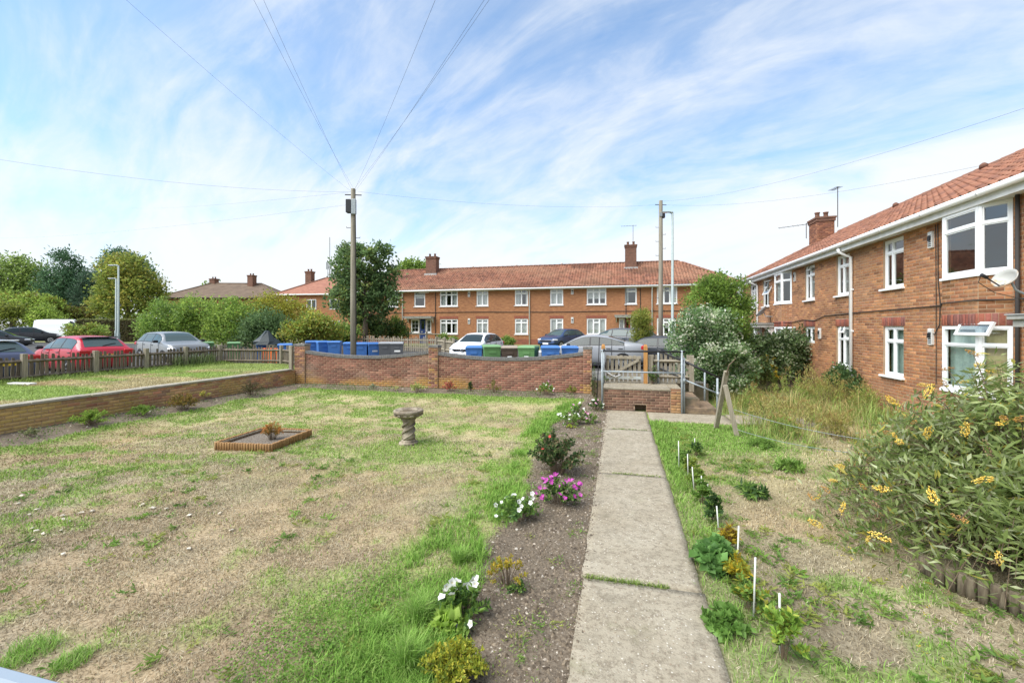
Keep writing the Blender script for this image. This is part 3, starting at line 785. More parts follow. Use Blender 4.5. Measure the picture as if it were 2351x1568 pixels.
def frame_M(o, ang): return Matrix.Translation(Vector(o)) @ Matrix.Rotation(ang, 4, 'Z')
class LB(MB):
    """MB in a wall's own frame: u along the wall, y inward, z up"""
    def put(s, name, mat, parent, o, ang, sm=None):
        T = frame_M(o, ang)
        s.v = [tuple(T @ Vector(v)) for v in s.v]
        return s.build(name, mat, parent, sm=sm)
def wall_open(parent, o, ang, u0, u1, z0, z1, openings, mat, rev=.10, name='wall'):
    us = sorted({u0, u1} | {q for a in openings for q in a[:2]}); zs = sorted({z0, z1} | {q for a in openings for q in a[2:]})
    us = [u for u in us if u0 <= u <= u1]; zs = [z for z in zs if z0 <= z <= z1]
    lb = LB()
    for i in range(len(us) - 1):
        for j in range(len(zs) - 1):
            cu, cz = (us[i] + us[i + 1]) / 2, (zs[j] + zs[j + 1]) / 2
            if any(a < cu < b and c < cz < d for a, b, c, d in openings): continue
            lb.quad((us[i], 0, zs[j]), (us[i + 1], 0, zs[j]), (us[i + 1], 0, zs[j + 1]), (us[i], 0, zs[j + 1]))
    for a, b, c, d in openings:
        lb.quad((a, 0, c), (a, 0, d), (a, rev, d), (a, rev, c)); lb.quad((b, 0, d), (b, 0, c), (b, rev, c), (b, rev, d))
        lb.quad((a, 0, d), (b, 0, d), (b, rev, d), (a, rev, d)); lb.quad((b, 0, c), (a, 0, c), (a, rev, c), (b, rev, c))
    return lb.put(name, mat, parent, o, ang)
def window(parent, o, ang, u0, u1, z0, z1, cols=2, transom=.70, fr=.055, y=.04, curtain=None, cur_m=None, sill=True, tops=None, opened=(), bars=False, recess=.0):
    """frame as the part; panes, sill, curtain and open casements are its sub-parts"""
    T = lambda mb, n, m, p: mb.put(n, m, p, o, ang)
    lb = LB(); d = .06
    lb.bb(u0, u0 + fr, y, y + d, z0, z1); lb.bb(u1 - fr, u1, y, y + d, z0, z1)
    lb.bb(u0 + fr, u1 - fr, y, y + d, z0, z0 + fr); lb.bb(u0 + fr, u1 - fr, y, y + d, z1 - fr, z1)
    w = (u1 - u0 - 2 * fr); fracs = cols if isinstance(cols, (list, tuple)) else [1 / cols] * cols
    edges = [u0 + fr]
    for f in fracs: edges.append(edges[-1] + f * w)
    zt = z0 + (z1 - z0) * transom if transom else None
    mw = fr * .42
    for e in edges[1:-1]: lb.bb(e - mw, e + mw, y - .004, y + d - .004, z0 + fr, z1 - fr)
    panes = []
    for k in range(len(fracs)):
        a = edges[k] + (mw if k else 0); b = edges[k + 1] - (mw if k < len(fracs) - 1 else 0)
        if zt and (tops is None or k in tops):
            lb.bb(a, b, y - .002, y + d - .002, zt - mw, zt + mw)
            panes += [(a, b, z0 + fr, zt - mw, (k, 0)), (a, b, zt + mw, z1 - fr, (k, 1))]
        else: panes.append((a, b, z0 + fr, z1 - fr, (k, 0)))
    # slim inner sash beads
    for (a, b, c, e, q) in panes:
        if q in opened: continue
        s = fr * .42
        lb.bb(a, a + s, y + .012, y + .045, c, e); lb.bb(b - s, b, y + .012, y + .045, c, e)
        lb.bb(a + s, b - s, y + .012, y + .045, c, c + s); lb.bb(a + s, b - s, y + .012, y + .045, e - s, e)
        if bars:
            lb.bb((a + b) / 2 - .008, (a + b) / 2 + .008, y + .02, y + .04, c + s, e - s)
            for i in (1, 2): zz = c + (e - c) * i / 3; lb.bb(a + s, b - s, y + .022, y + .038, zz - .008, zz + .008)
    win = T(lb, 'window', m_white, parent)
    for (a, b, c, e, q) in panes:
        if q in opened:
            how = opened[q]; cs = LB(); hh = e - c; s = fr * .8
            X = Matrix.Rotation(how, 4, 'X') if q[1] or abs(how) < .9 else Matrix.Rotation(how, 4, 'Z')
            pv = Vector(((a + b) / 2, y, e)) if (q[1] or abs(how) < .9) else Vector((a, y, (c + e) / 2))
            loc = LB()
            x0, x1, zz0, zz1 = (-(b - a) / 2, (b - a) / 2, -hh, 0) if pv.z == e else (0, b - a, -hh / 2, hh / 2)
            loc.bb(x0, x0 + s, -.045, -.005, zz0, zz1); loc.bb(x1 - s, x1, -.045, -.005, zz0, zz1)
            loc.bb(x0 + s, x1 - s, -.045, -.005, zz0, zz0 + s); loc.bb(x0 + s, x1 - s, -.045, -.005, zz1 - s, zz1)
            nf = len(loc.f)
            loc.bb(x0 + s, x1 - s, -.03, -.022, zz0 + s, zz1 - s)
            XX = Matrix.Translation(pv) @ X
            loc.v = [tuple(XX @ Vector(v)) for v in loc.v]
            cso = T(loc, 'casement', [m_white, m_glass], win)
            for p in cso.data.polygons[nf:]: p.material_index = 1
            continue
        s = fr * .42; pb = LB(); pb.quad((a + s, y + .03, c + s), (b - s, y + .03, c + s), (b - s, y + .03, e - s), (a + s, y + .03, e - s))
        T(pb, 'pane', m_glass, win)
    if sill:
        sb = LB(); sb.bb(u0 - .07, u1 + .05, -.075, y, z0 - .055, z0 - .002, bev=.008); T(sb, 'sill', m_white, win)
    if curtain:
        for (a, b, zlo) in curtain:
            cb = LB(); n = 14; ua, ub = u0 + (u1 - u0) * a, u0 + (u1 - u0) * b
            pts = [(ua + (ub - ua) * k / n, y + .14 + .018 * math.sin(k * 1.9 + a * 9)) for k in range(n + 1)]
            zb = z0 + (z1 - z0) * zlo
            cb._add([(p[0], p[1], zb) for p in pts] + [(p[0], p[1], z1) for p in pts], [(k, k + 1, k + n + 2, k + n + 1) for k in range(n)], True)
            T(cb, 'curtain', cur_m or m_pale_curtain, win)
    return win
def pantiles(parent, O, U, V, ulen, vlen, inside, wid=.215, gauge=.28, limit=0, cols=tile_cols, tone=None):
    """S-shaped tiles in stepped rows; the largest in view become tile objects, the rest one part"""
    O, U, V = Vector(O), Vector(U).normalized(), Vector(V).normalized(); Nn = U.cross(V).normalized()
    if Nn.z < 0: Nn = -Nn
    prof = [(0, .0), (.14, .042), (.30, .058), (.46, .042), (.62, .006), (.82, -.010), (1.0, .0)]
    np_ = len(prof); tl = gauge * 1.12
    vs = []
    for (f, h) in prof: vs.append((f * wid, 0, h + .030))
    for (f, h) in prof: vs.append((f * wid, tl, h))
    for (f, h) in prof: vs.append((f * wid, .004, h + .008))
    vs = np.array(vs)
    q = [(k, k + 1, np_ + k + 1, np_ + k) for k in range(np_ - 1)] + [(2 * np_ + k, 2 * np_ + k + 1, k + 1, k) for k in range(np_ - 1)]
    rows = int(vlen / gauge) + 1; colsn = int(ulen / wid) + 1
    uu, vv = np.meshgrid(np.arange(colsn) * wid, np.arange(rows) * gauge, indexing='ij'); uu = uu.ravel(); vv = vv.ravel()
    k = inside(uu + wid / 2, vv + gauge / 2); uu, vv = uu[k], vv[k]; n = len(uu)
    col = vary(cols, n, .09)
    if tone is not None: col = tone(uu, vv, col)
    Rm = np.array([U, V, Nn])          # rows are axes
    P = np.array(O) + uu[:, None] * Rm[0] + vv[:, None] * Rm[1] + rng.normal(0, .003, (n, 1)) * Rm[2]
    d2 = ((P - np.array([0, 0, CAM_H])) ** 2).sum(1)
    order = np.argsort(d2)
    # only tiles inside the picture count as large
    xc = P[:, 0] * CY + P[:, 1] * SY; zc2 = -P[:, 0] * SY + P[:, 1] * CY
    vis = (zc2 > 1) & (np.abs(xc / np.maximum(zc2, .1)) < 1.2)
    order = np.concatenate([order[vis[order]], order[~vis[order]]])
    near, far = order[:limit], order[limit:]
    off = origin(parent); cache = {}
    for i in near:
        t = int(i) % 10
        if t not in cache: cache[t] = np_mesh('tile', vs, quads=q, mats=[m_tile], col=np.repeat(col[i][None], len(vs), 0), smooth_=True)
        o = link('tile', cache[t], parent)
        mt = Matrix([[U.x, V.x, Nn.x, 0], [U.y, V.y, Nn.y, 0], [U.z, V.z, Nn.z, 0], [0, 0, 0, 1]])
        o.rotation_euler = mt.to_euler(); o.location = Vector(P[i]) - off
    if len(far):
        Wd = (vs @ Rm)[None] + P[far][:, None, :] - np.array(off)
        Q = (np.arange(len(far))[:, None, None] * len(vs) + np.array(q)[None]).reshape(-1, 4)
        r = link('roof_tiles', np_mesh('roof_tiles', Wd.reshape(-1, 3), quads=Q, mats=[m_tile], col=np.repeat(col[far], len(vs), 0), smooth_=True), parent)
        r['kind'] = 'stuff'
def ridge_line(parent, a, b, r=.11, sp=.45, mat=None, name='ridge_tile'):
    a, b = Vector(a), Vector(b); d = b - a; n = max(1, int(d.length / sp)); d.normalize()
    q = d.to_track_quat('X', 'Z')
    mb = MB()
    vs = []; k = 7
    for x in (0, sp * 1.02):
        for i in range(k):
            t = math.pi * i / (k - 1); vs.append((x, r * math.cos(t), r * .8 * math.sin(t) - .02 + (.012 if x == 0 else 0)))
    mb._add(vs, [(i, i + 1, k + i + 1, k + i) for i in range(k - 1)] + [tuple(range(k))], True)
    me = mb.mesh(name, mat or m_ridge)
    for i in range(n):
        o = link(name, me, parent); o.rotation_mode = 'XYZ'; o.rotation_euler = q.to_euler()
        o.location = a + d * (i * sp) - origin(parent)
def chimney(parent, x, y, z0, z1, w, d, mat=None, pots=2, flash=True, bricks=False):
    ch = MB(); ch.bb(x - w / 2, x + w / 2, y - d / 2, y + d / 2, z0, z1 - .22); c = ch.build('chimney', mat or m_chim, parent)
    mb = MB(); mb.bb(x - w / 2 - .04, x + w / 2 + .04, y - d / 2 - .04, y + d / 2 + .04, z1 - .218, z1 - .08); mb.bb(x - w / 2 - .07, x + w / 2 + .07, y - d / 2 - .07, y + d / 2 + .07, z1 - .078, z1); mb.build('corbel', mat or m_chim, c)
    for k in range(pots):
        px = x + (k - (pots - 1) / 2) * w * .5
        MB().lathe([(.12, 0), (.10, .05), (.095, .24), (.12, .26), (.12, .30), (.08, .30)], (px, y, z1 + .002), 10).build('chimney_pot', m_chim, c)
    if flash:
        mb = MB(); mb.bb(x - w / 2 - .10, x + w / 2 + .10, y - d / 2 - .12, y - d / 2 - .005, z0 - .0, z0 + .20); mb.build('flashing', m_lead, c)
    return c
def vent(parent, o, ang, u, z, w=.12, h=.34):
    lb = LB(); lb.bb(u - w / 2, u + w / 2, -.05, .0, z - h / 2, z + h / 2, bev=.01); v = lb.put('flue_vent', m_wpaint, parent, o, ang)
    lb = LB()
    for k in range(3): lb.bb(u - w * .36, u + w * .36, -.058, -.051, z - h * .38 + k * .04, z - h * .38 + k * .04 + .016)
    lb.bb(u - w * .3, u + w * .3, -.075, -.051, z - .02, z + .08); lb.bb(u - w * .36, u + w * .36, -.058, -.0511, z + h * .25, z + h * .28)
    lb.put('grille', m_black, v, o, ang)
def porch(parent, o, ang, u0, u1, z, dp=.75):
    lb = LB(); lb.bb(u0, u1, -dp, 0, z, z + .07, bev=.01); lb.bb(u0 + .04, u1 - .04, -dp + .05, 0, z - .11, z - .002); p = lb.put('porch_canopy', m_canopy, parent, o, ang)
    lb = LB(); lb.bb(u0 - .02, u1 + .02, -dp - .02, .0, z + .072, z + .09); lb.put('canopy_lead', m_lead, p, o, ang)
    for u in (u0 + .15, u1 - .15):
        lb = LB(); lb.prism([(-.0, z - .112), (-dp * .55, z - .112), (0, z - .5)], u - .03, u + .03, 'x'); 
        lb.v = [(v[0], v[1], v[2]) for v in lb.v]; lb.put('bracket', m_wpaint, p, o, ang)

# ---------------------------------------------------------------- house across the road
FY = 36.4
def fX(px, y=FY):
    t = (px - 1175.5) / FPX; Zc = y / (t * SY + CY); return Zc * (t * CY - SY)
def fz(px, py, y=FY):
    t = (px - 1175.5) / FPX; return CAM_H + (HORIZON - py) / FPX * y / (t * SY + CY)
fh = thing('terraced_house', 'long two storey red brick house with pantile roof across the road', 'house', (-7, FY, .8))
UPZ, UPT, LOZ, LOT = 4.18, 5.58, 1.72, 3.05
fo = (0, FY, 0)
ups = [(951, 976, 1, [0]), (1010, 1051, 3, None), (1094, 1121, 2, None), (1182, 1212, 2, None), (1263, 1293, 2, None), (1347, 1392, 3, None), (1435, 1462, 1, [0]), (1508, 1555, 3, [1])]
los = [(1010, 1051, 3, None), (1094, 1121, 2, None), (1182, 1212, 2, None), (1263, 1293, 2, None), (1347, 1392, 3, None), (1508, 1552, 3, None)]
ops = []
for (a, b, n, t) in ups: ops.append((fX(a), fX(b), UPZ, UPT))
for (a, b, n, t) in los: ops.append((fX(a), fX(b), LOZ, LOT))
ops.append((fX(888), fX(914), UPZ, UPT))
doors = [(943, 962, 978, 990, (.02, .045, .16), 'blue'), (1421, 1433, 1449, 1461, (.38, .03, .03), 'red')]
for (a, b, c, d, _, _) in doors:
    ops += [(fX(a), fX(b), LOZ + .12, LOT), (fX(b) + .02, fX(c) - .02, .84, LOT), (fX(c), fX(d), LOZ + .12, LOT)]
FX0, FX1 = -25.5, 8.75
wall_open(fh, fo, 0, FX0, FX1, 1.30, 5.72, ops, m_farbrick)
ops2 = [o for o in ops if o[2] < 1.0]
wall_open(fh, (0, FY - .02, 0), 0, FX0 - .02, FX1 + .02, .55, 1.30, ops2, m_plinth, name='plinth')
mb = MB(); mb.quad((FX1, FY, .5), (FX1, FY + 7, .5), (FX1, FY + 7, 5.72), (FX1, FY, 5.72)); mb.quad((FX0, FY + 7, .5), (FX0, FY, .5), (FX0, FY, 5.72), (FX0, FY + 7, 5.72)); mb.quad((FX1, FY + 7, .5), (FX0, FY + 7, .5), (FX0, FY + 7, 5.72), (FX1, FY + 7, 5.72))
mb.build('wall', m_farbrick, fh)
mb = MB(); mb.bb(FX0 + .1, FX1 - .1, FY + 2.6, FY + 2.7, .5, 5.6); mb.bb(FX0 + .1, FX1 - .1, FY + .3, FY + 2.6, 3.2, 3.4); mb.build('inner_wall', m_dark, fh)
crt = [[(0, 1, .55)], [(0, .3, 0), (.7, 1, 0)], [(0, 1, .0)], [(0, .35, 0), (.8, 1, 0)], [(0, 1, 0)], [(0, 1, .35)], [(0, .3, 0)], [(0, .4, 0), (.75, 1, 0)]]
for k, (a, b, n, t) in enumerate(ups):
    window(fh, fo, 0, fX(a), fX(b), UPZ, UPT, cols=n, tops=t if n == 3 and t else None, transom=.74, fr=.075, curtain=crt[k], opened={(0, 1): -.8} if k == 0 else ())
crl = [[(0, .25, 0), (.78, 1, 0)], [(0, 1, .1)], [(0, 1, 0)], [(0, 1, 0)], [(0, 1, 0)], [(0, 1, .4)]]
for k, (a, b, n, t) in enumerate(los):
    window(fh, fo, 0, fX(a), fX(b), LOZ, LOT, cols=n, transom=.74, fr=.075, tops=[1] if k in (3, 4) else None, curtain=crl[k])
    lb = LB(); lb.bb(fX(a) - .05, fX(b) + .05, -.006, .02, LOT + .01, LOT + .24); lb.put('lintel', M('red_soldier_lintel', (.30, .10, .06), (.22, .075, .05), scale=14, rough=.9) if k == 0 else bpy.data.materials['red_soldier_lintel'], fh, fo, 0)
window(fh, fo, 0, fX(888), fX(914), UPZ, UPT, cols=2, transom=.74, fr=.075, curtain=[(0, 1, 0)])
for (a, b, c, d, colr, nm) in doors:
    for (p, q) in ((a, b), (c, d)):
        window(fh, fo, 0, fX(p), fX(q), LOZ + .12, LOT, cols=1, transom=None, fr=.075, bars=True)
    m_door = M(nm + '_door_paint', colr, rough=.4, spec=.5)
    u0, u1 = fX(b) + .02, fX(c) - .02
    lb = LB(); lb.bb(u0 + .05, u1 - .05, .05, .10, .86, 2.15); lb.bb(u0 + .05, u0 + .17, .05, .10, 2.15, LOT - .06); lb.bb(u1 - .17, u1 - .05, .05, .10, 2.15, LOT - .06); lb.bb(u0 + .17, u1 - .17, .05, .10, LOT - .16, LOT - .06)
    dr = lb.put('door', m_door, fh, fo, 0); dr['label'] = nm + ' panelled front door'
    lb = LB(); lb.bb(u0 + .17, u1 - .17, .07, .08, 2.15, LOT - .16); lb.put('pane', m_glass, dr, fo, 0)
    lb = LB(); lb.bb(u0 + .2, u0 + .3, .03, .05, 1.85, 1.97); lb.put('handle', m_lead, dr, fo, 0)
    lb = LB(); lb.bb(u0, u0 + .05, .03, .11, .84, LOT); lb.bb(u1 - .05, u1, .03, .11, .84, LOT); lb.put('door_frame', m_white, fh, fo, 0)
    porch(fh, fo, 0, fX(a) - .35, fX(d) + .35, LOT + .16, .8)
for (px, z) in ((1077, 5.25), (1077, 2.85), (1314, 5.3), (1314, 2.9)): vent(fh, fo, 0, fX(px), z, .2, .5)
for px in (925, 1216, 1497):
    x = fX(px); MB().tube([(x, FY - .38, 5.62), (x, FY - .30, 5.5), (x, FY - .08, 5.32), (x, FY - .07, .75)], .05, 6).build('downpipe', m_white, fh)
for px in (1000, 1437, 1470): x = fX(px); MB().tube([(x, FY - .035, 5.6), (x, FY - .035, .9)], .03, 5).build('cable', m_cable, fh)
MB().tube([(FX0 + 2, FY - .03, 3.62), (-12, FY - .03, 3.66), (-6, FY - .03, 3.6), (0, FY - .03, 3.62), (FX1 - .4, FY - .03, 3.6)], .025, 5).build('cable', m_cable, fh)
# roof
EY, EZ, RY, RZ = FY - .42, 5.66, 40.0, 8.02
RX0, RX1 = -21.6, 5.0; EX0, EX1 = -25.9, 9.15
mb = MB(); mb._add([(EX0, EY, EZ), (EX1, EY, EZ), (RX1, RY, RZ), (RX0, RY, RZ), (EX1, 2 * RY - EY, EZ), (EX0, 2 * RY - EY, EZ)], [(0, 1, 2, 3), (1, 4, 2), (4, 5, 3, 2), (5, 0, 3)])
mb.v = [(x, y, z - .05) for x, y, z in mb.v]; rf_ = mb.build('roof', m_deck, fh)
vl = math.hypot(RY - EY, RZ - EZ)
def ftone(u, v, c):
    n = fbm(u * .22, v * .5, 4, 210); pale = smooth(.5, .68, n)[:, None] * .35
    dk = smooth(.55, .7, fbm(u * .35 + 5, v * .8, 3, 214))[:, None] * .35
    return (c * (1 - pale) + np.array([.40, .24, .15]) * pale) * (1 - dk)
pantiles(fh, (EX0, EY, EZ), (1, 0, 0), (0, RY - EY, RZ - EZ), EX1 - EX0, vl,
         lambda u, v: (u > (RX0 - EX0) * v / vl) & (u < (EX1 - EX0) - (EX1 - RX1) * v / vl), wid=.235, gauge=.30, limit=0, tone=ftone)
hv = Vector((RX1 - EX1, 0, RZ - EZ))
pantiles(fh, (EX1, EY, EZ), (0, 1, 0), hv, 2 * (RY - EY), hv.length, lambda u, v: (u > (RY - EY) * v / hv.length) & (u < 2 * (RY - EY) - (RY - EY) * v / hv.length), wid=.25, gauge=.32)
ridge_line(fh, (RX0, RY, RZ + .03), (RX1, RY, RZ + .03), .13)
ridge_line(fh, (EX1, EY, EZ + .04), (RX1, RY, RZ + .04), .12)
ridge_line(fh, (EX0, EY, EZ + .04), (RX0, RY, RZ + .04), .12)
mb = MB(); mb.bb(EX0, EX1, EY + .02, FY, 5.50, 5.57); mb.build('soffit', m_wpaint, fh)
MB().tube([(EX0, EY - .06, EZ - .07), (EX1, EY - .06, EZ - .07)], .06, 8).build('gutter', m_white, fh)
for k in range(6):
    x = -18 + k * 4.3; MB().lathe([(.1, 0), (.09, .12), (.02, .16)], (x, RY, RZ + .10), 8).build('ridge_vent', m_wpaint, fh)
chimney(fh, fX(993, 39.3), 39.3, 7.3, 9.15, 1.05, .8)
chimney(fh, fX(1448, 39.3), 39.3, 7.3, 9.45, .95, .7)
# tv aerial on the right chimney
def aerial(name, lab, x, y, z, h, ang=0, n=7, ln=.7):
    mb = MB(); mb.tube([(x, y, z), (x, y, z + h)], .018, 5)
    d = Vector((math.cos(ang), math.sin(ang), 0)); e = Vector((-d.y, d.x, 0)); c = Vector((x, y, z + h - .05))
    mb.tube([c - d * ln * .3, c + d * ln], .012, 4)
    for k in range(n): p = c + d * (ln * (k / (n - 1) * 1.2 - .22)); mb.tube([p - e * .16, p + e * .16], .008, 4)
    return tag(mb.build(name, m_cable), lab, 'aerial')
aerial('tv_aerial', 'thin tv aerial above the chimney right of centre on the long roof', fX(1448, 39.3) + .2, 39.3, 9.3, 1.9, R(180), 6, 1.0)

# ---------------------------------------------------------------- brick house on the right
BX = 6.6
rh = thing('brick_house', 'two storey brick house on the right with white windows seen at a slant', 'house', (BX, 15, .1))
ro = (BX, 0, 0); RA = R(-90)
BZ0, BZ1 = -.05, 4.62
bays = [(9.35, 10.98), (19.25, 20.78)]
wup = [(12.33, 13.15), (14.84, 15.63), (17.2, 18.0), (21.9, 22.8), (23.75, 24.8)]
wlo = [(12.33, 13.15), (14.84, 15.63)]
ZU0, ZU1, ZL0, ZL1 = 3.28, 4.50, 1.10, 2.33
rops = [(-b, -a, ZU0, ZU1) for a, b in wup] + [(-b, -a, ZL0, ZL1) for a, b in wlo] + [(-18.0, -17.2, 1.75, 2.33), (-22.6, -21.7, .2, 2.25), (-24.9, -23.75, 1.1, 2.3), (-8.9, -7.9, .2, 2.25)]
bops = [(-b, -a, BZ0, 4.56) for a, b in bays]
wall_open(rh, (BX, 0, 0), RA, -26.2, -5.0, BZ0, BZ1, rops + bops, m_mortar, rev=.11)
rb_cols = [(.44, .20, .086), (.40, .172, .077), (.46, .22, .097), (.36, .155, .075), (.44, .21, .10), (.33, .15, .08)]
def rb_col(u, z, c):
    d = smooth(.52, .68, fbm(u * .9, z * 1.6, 4, 160))[:, None] * .30
    r = smooth(.9, .2, z)[:, None] * .6
    p = smooth(.55, .7, fbm(u * .6 + 7, z * .9, 3, 165))[:, None] * .35
    c = c * (1 - d); c = c * (1 - r) + np.array([.38, .14, .09]) * r
    return c * (1 - p) + np.array([.38, .22, .12]) * p
sold = [(-a[1] - .06, -a[0] + .06, ZL1 + .005, ZL1 + .225) for a in wlo] + [(-18.06, -17.14, ZL1 + .005, ZL1 + .225)]
cells = bond(-26.2, -5.0, BZ0, BZ1, [(a - .005, b + .005, c, d) for a, b, c, d in rops] + bops + sold)
def rank_r(px, py, pz):
    dx, dy, dz = px, py, pz - CAM_H; d2 = dx * dx + dy * dy + dz * dz
    cosn = dx / np.sqrt(d2)
    xc = px * CY + py * SY; zz = -px * SY + py * CY
    return np.where((np.abs(xc / zz) < 1.17) & (pz > 1.6), 1, .001) * np.abs(cosn) / d2
lay_bricks(rh, ro, RA, cells, rb_cols, limit=200, colfn=rb_col, rank=rank_r, depth=.0025, jit=.001)
red_sold = [(.34, .115, .075), (.28, .095, .07), (.24, .10, .08), (.30, .10, .06)]
cells = []
for (a, b, c, d) in sold:
    n = int((b - a) / .075); cells += [(a + k * (b - a) / n + .005, a + (k + 1) * (b - a) / n - .005, c, d) for k in range(n)]
lay_bricks(rh, ro, RA, cells, red_sold, name='soldier_brick', depth=.011, limit=40)
# bays
def facet(A, B):
    d = Vector((B[0] - A[0], B[1] - A[1], 0)); return (A[0], A[1], 0), math.atan2(d.y, d.x), d.length
for bi, (y0, y1) in enumerate(bays):
    pr = .26
    pts = [(BX, y1), (BX - pr, y1 - .36), (BX - pr, y0 + .36), (BX, y0)]
    for fi, (A, B) in enumerate(zip(pts[:-1], pts[1:])):
        o, an, ln = facet(A, B)
        for (za, zb) in ((BZ0, 1.05), (2.33, 3.25)):
            lb = LB(); lb.quad((0, 0, za), (ln, 0, za), (ln, 0, zb), (0, 0, zb)); lb.put('bay_wall', m_mortar, rh, o, an)
            if za > 1:
                cl = bond(0, ln, 2.56, 3.25); n = max(3, int(ln / .075)); so = [(k * ln / n + .004, (k + 1) * ln / n - .004, 2.335, 2.555) for k in range(n)]
                lay_bricks(rh, o, an, so, red_sold, name='soldier_brick', depth=.009, limit=18 if bi == 0 else 0)
            else: cl = bond(0, ln, BZ0, 1.05)
            lay_bricks(rh, o, an, cl, rb_cols, depth=.0025, jit=.001, limit=(32 if fi else 6) if (bi == 0 and za > 1) else 0, colfn=rb_col)
        tp = {(0, 1): -.42} if fi == 1 and bi == 0 else ()
        window(rh, o, an, 0.005, ln - .005, 3.29, 4.53, cols=1, transom=.72, fr=.06 if fi == 1 else .05, y=.0, sill=False, opened=(),
               curtain=[(0, .3, .0)] if fi == 1 and bi else None, cur_m=m_pale_curtain)
        window(rh, o, an, 0.005, ln - .005, 1.09, 2.325, cols=1, transom=.72, fr=.06 if fi == 1 else .05, y=.0, sill=False, opened=tp,
               curtain=[(.0, 1, 0)] if fi else None, cur_m=m_green_curtain if fi == 1 else m_tan_curtain)
    for z in (3.285, 1.085):
        mb = MB(); e = .035
        P = [(BX, y1 + .04), (BX - pr - e, y1 - .34), (BX - pr - e, y0 + .34), (BX, y0 - .04)]
        mb.prism(P, z - .05, z - .002, 'z'); mb.build('bay_sill', m_white, rh)
    mb = MB(); mb.prism([(BX, y1 + .02), (BX - pr - .01, y1 - .36), (BX - pr - .01, y0 + .36), (BX, y0 - .02)], 4.535, 4.66, 'z'); mb.build('bay_head', m_white, rh)
# windows in the flat wall
opn = [(), (), {(0, 1): -.35}, {(0, 1): -.9, (0, 0): -.45}, {(0, 1): -.7}]
for k, (a, b) in enumerate(wup):
    window(rh, ro, RA, -b, -a, ZU0, ZU1, cols=[.36, .64] if k == 0 else ([.42, .58] if k < 3 else [1.0] if k == 3 else 2), transom=.73, fr=.06, curtain=[(0, 1, 0)] if k in (1, 2) else [(0, .18, 0), (.75, 1, 0)], opened=opn[k], bars=(k == 4),
           cur_m=m_pale_curtain)
for k, (a, b) in enumerate(wlo):
    window(rh, ro, RA, -b, -a, ZL0, ZL1, cols=[.46, .54], transom=.70, fr=.06, curtain=[(0, 1, 0)], cur_m=m_green_curtain if k == 0 else m_pale_curtain, opened=() if k == 0 else {(0, 1): -.3})
window(rh, ro, RA, -18.0, -17.2, 1.75, 2.33, cols=2, transom=None, fr=.06, sill=False)
window(rh, ro, RA, -24.9, -23.75, 1.1, 2.3, cols=2, transom=.7, fr=.06)
for (ya, yb) in ((21.7, 22.6), (7.9, 8.9)):
    lb = LB(); lb.bb(-yb, -ya, .05, .1, .2, 2.25); dr = lb.put('door', M('grey_door_%d' % ya, (.35, .36, .34), rough=.5), rh, ro, RA)
    lb = LB(); lb.bb(-yb + .2, -ya - .2, .04, .049, 1.2, 2.0); lb.put('pane', m_glass, dr, ro, RA)
    porch(rh, ro, RA, -yb - .5 if ya > 10 else -8.45, -ya + .5, 2.42, .72)
for (y, z) in ((11.35, 4.2), (11.35, 2.1), (18.9, 4.25), (18.9, 2.15), (16.75, 2.1)): vent(rh, ro, RA, -y, z, .13, .36)
for y, mt in ((14.68, m_white), (23.5, m_white), (9.2, m_cable)):
    if mt is m_white: pts = [(BX - .36, y, 4.60), (BX - .34, y, 4.50), (BX - .06, y - .04, 4.34), (BX - .055, y - .04, .05)]
    else: pts = [(BX - .05, y, 4.6), (BX - .05, y, .05)]
    MB().tube(pts, .045 if mt is m_white else .03, 10).build('downpipe', mt, rh)
    mb = MB()
    for z in (.9, 2.2, 3.4): mb.box((BX - .04, pts[-1][1], z), (.06, .12, .05)) if mt is m_white else None
    if mt is m_white: mb.build('pipe_bracket', m_white, rh)
MB().tube([(BX - .03, 5.2, 2.86), (BX - .03, 9.3, 2.78), (BX - .29, 9.75, 2.80), (BX - .29, 10.6, 2.78), (BX - .03, 11.0, 2.76), (BX - .025, 12.8, 2.74), (BX - .025, 14.6, 2.72), (BX - .025, 16.4, 2.68), (BX - .025, 17.2, 2.53), (BX - .025, 18.1, 2.58), (BX - .025, 19.2, 2.5), (BX - .3, 19.7, 2.5), (BX - .3, 20.4, 2.5), (BX - .03, 20.8, 2.48), (BX - .025, 21.6, 2.48), (BX - .025, 21.7, 2.75)], .013, 6).build('cable', m_cable, rh)
MB().tube([(BX - .02, 11.15, 4.5), (BX - .02, 11.14, 3.3), (BX - .02, 11.08, 2.8), (BX - .02, 11.1, 2.35), (BX - .02, 11.25, 2.15), (BX - .02, 11.35, 2.2)], .009, 5).build('cable', m_cable, rh)
MB().tube([(BX - .02, 11.22, 4.5), (BX - .02, 11.2, 3.0), (BX - .02, 11.2, 1.1)], .007, 5).build('cable', m_cable, rh)
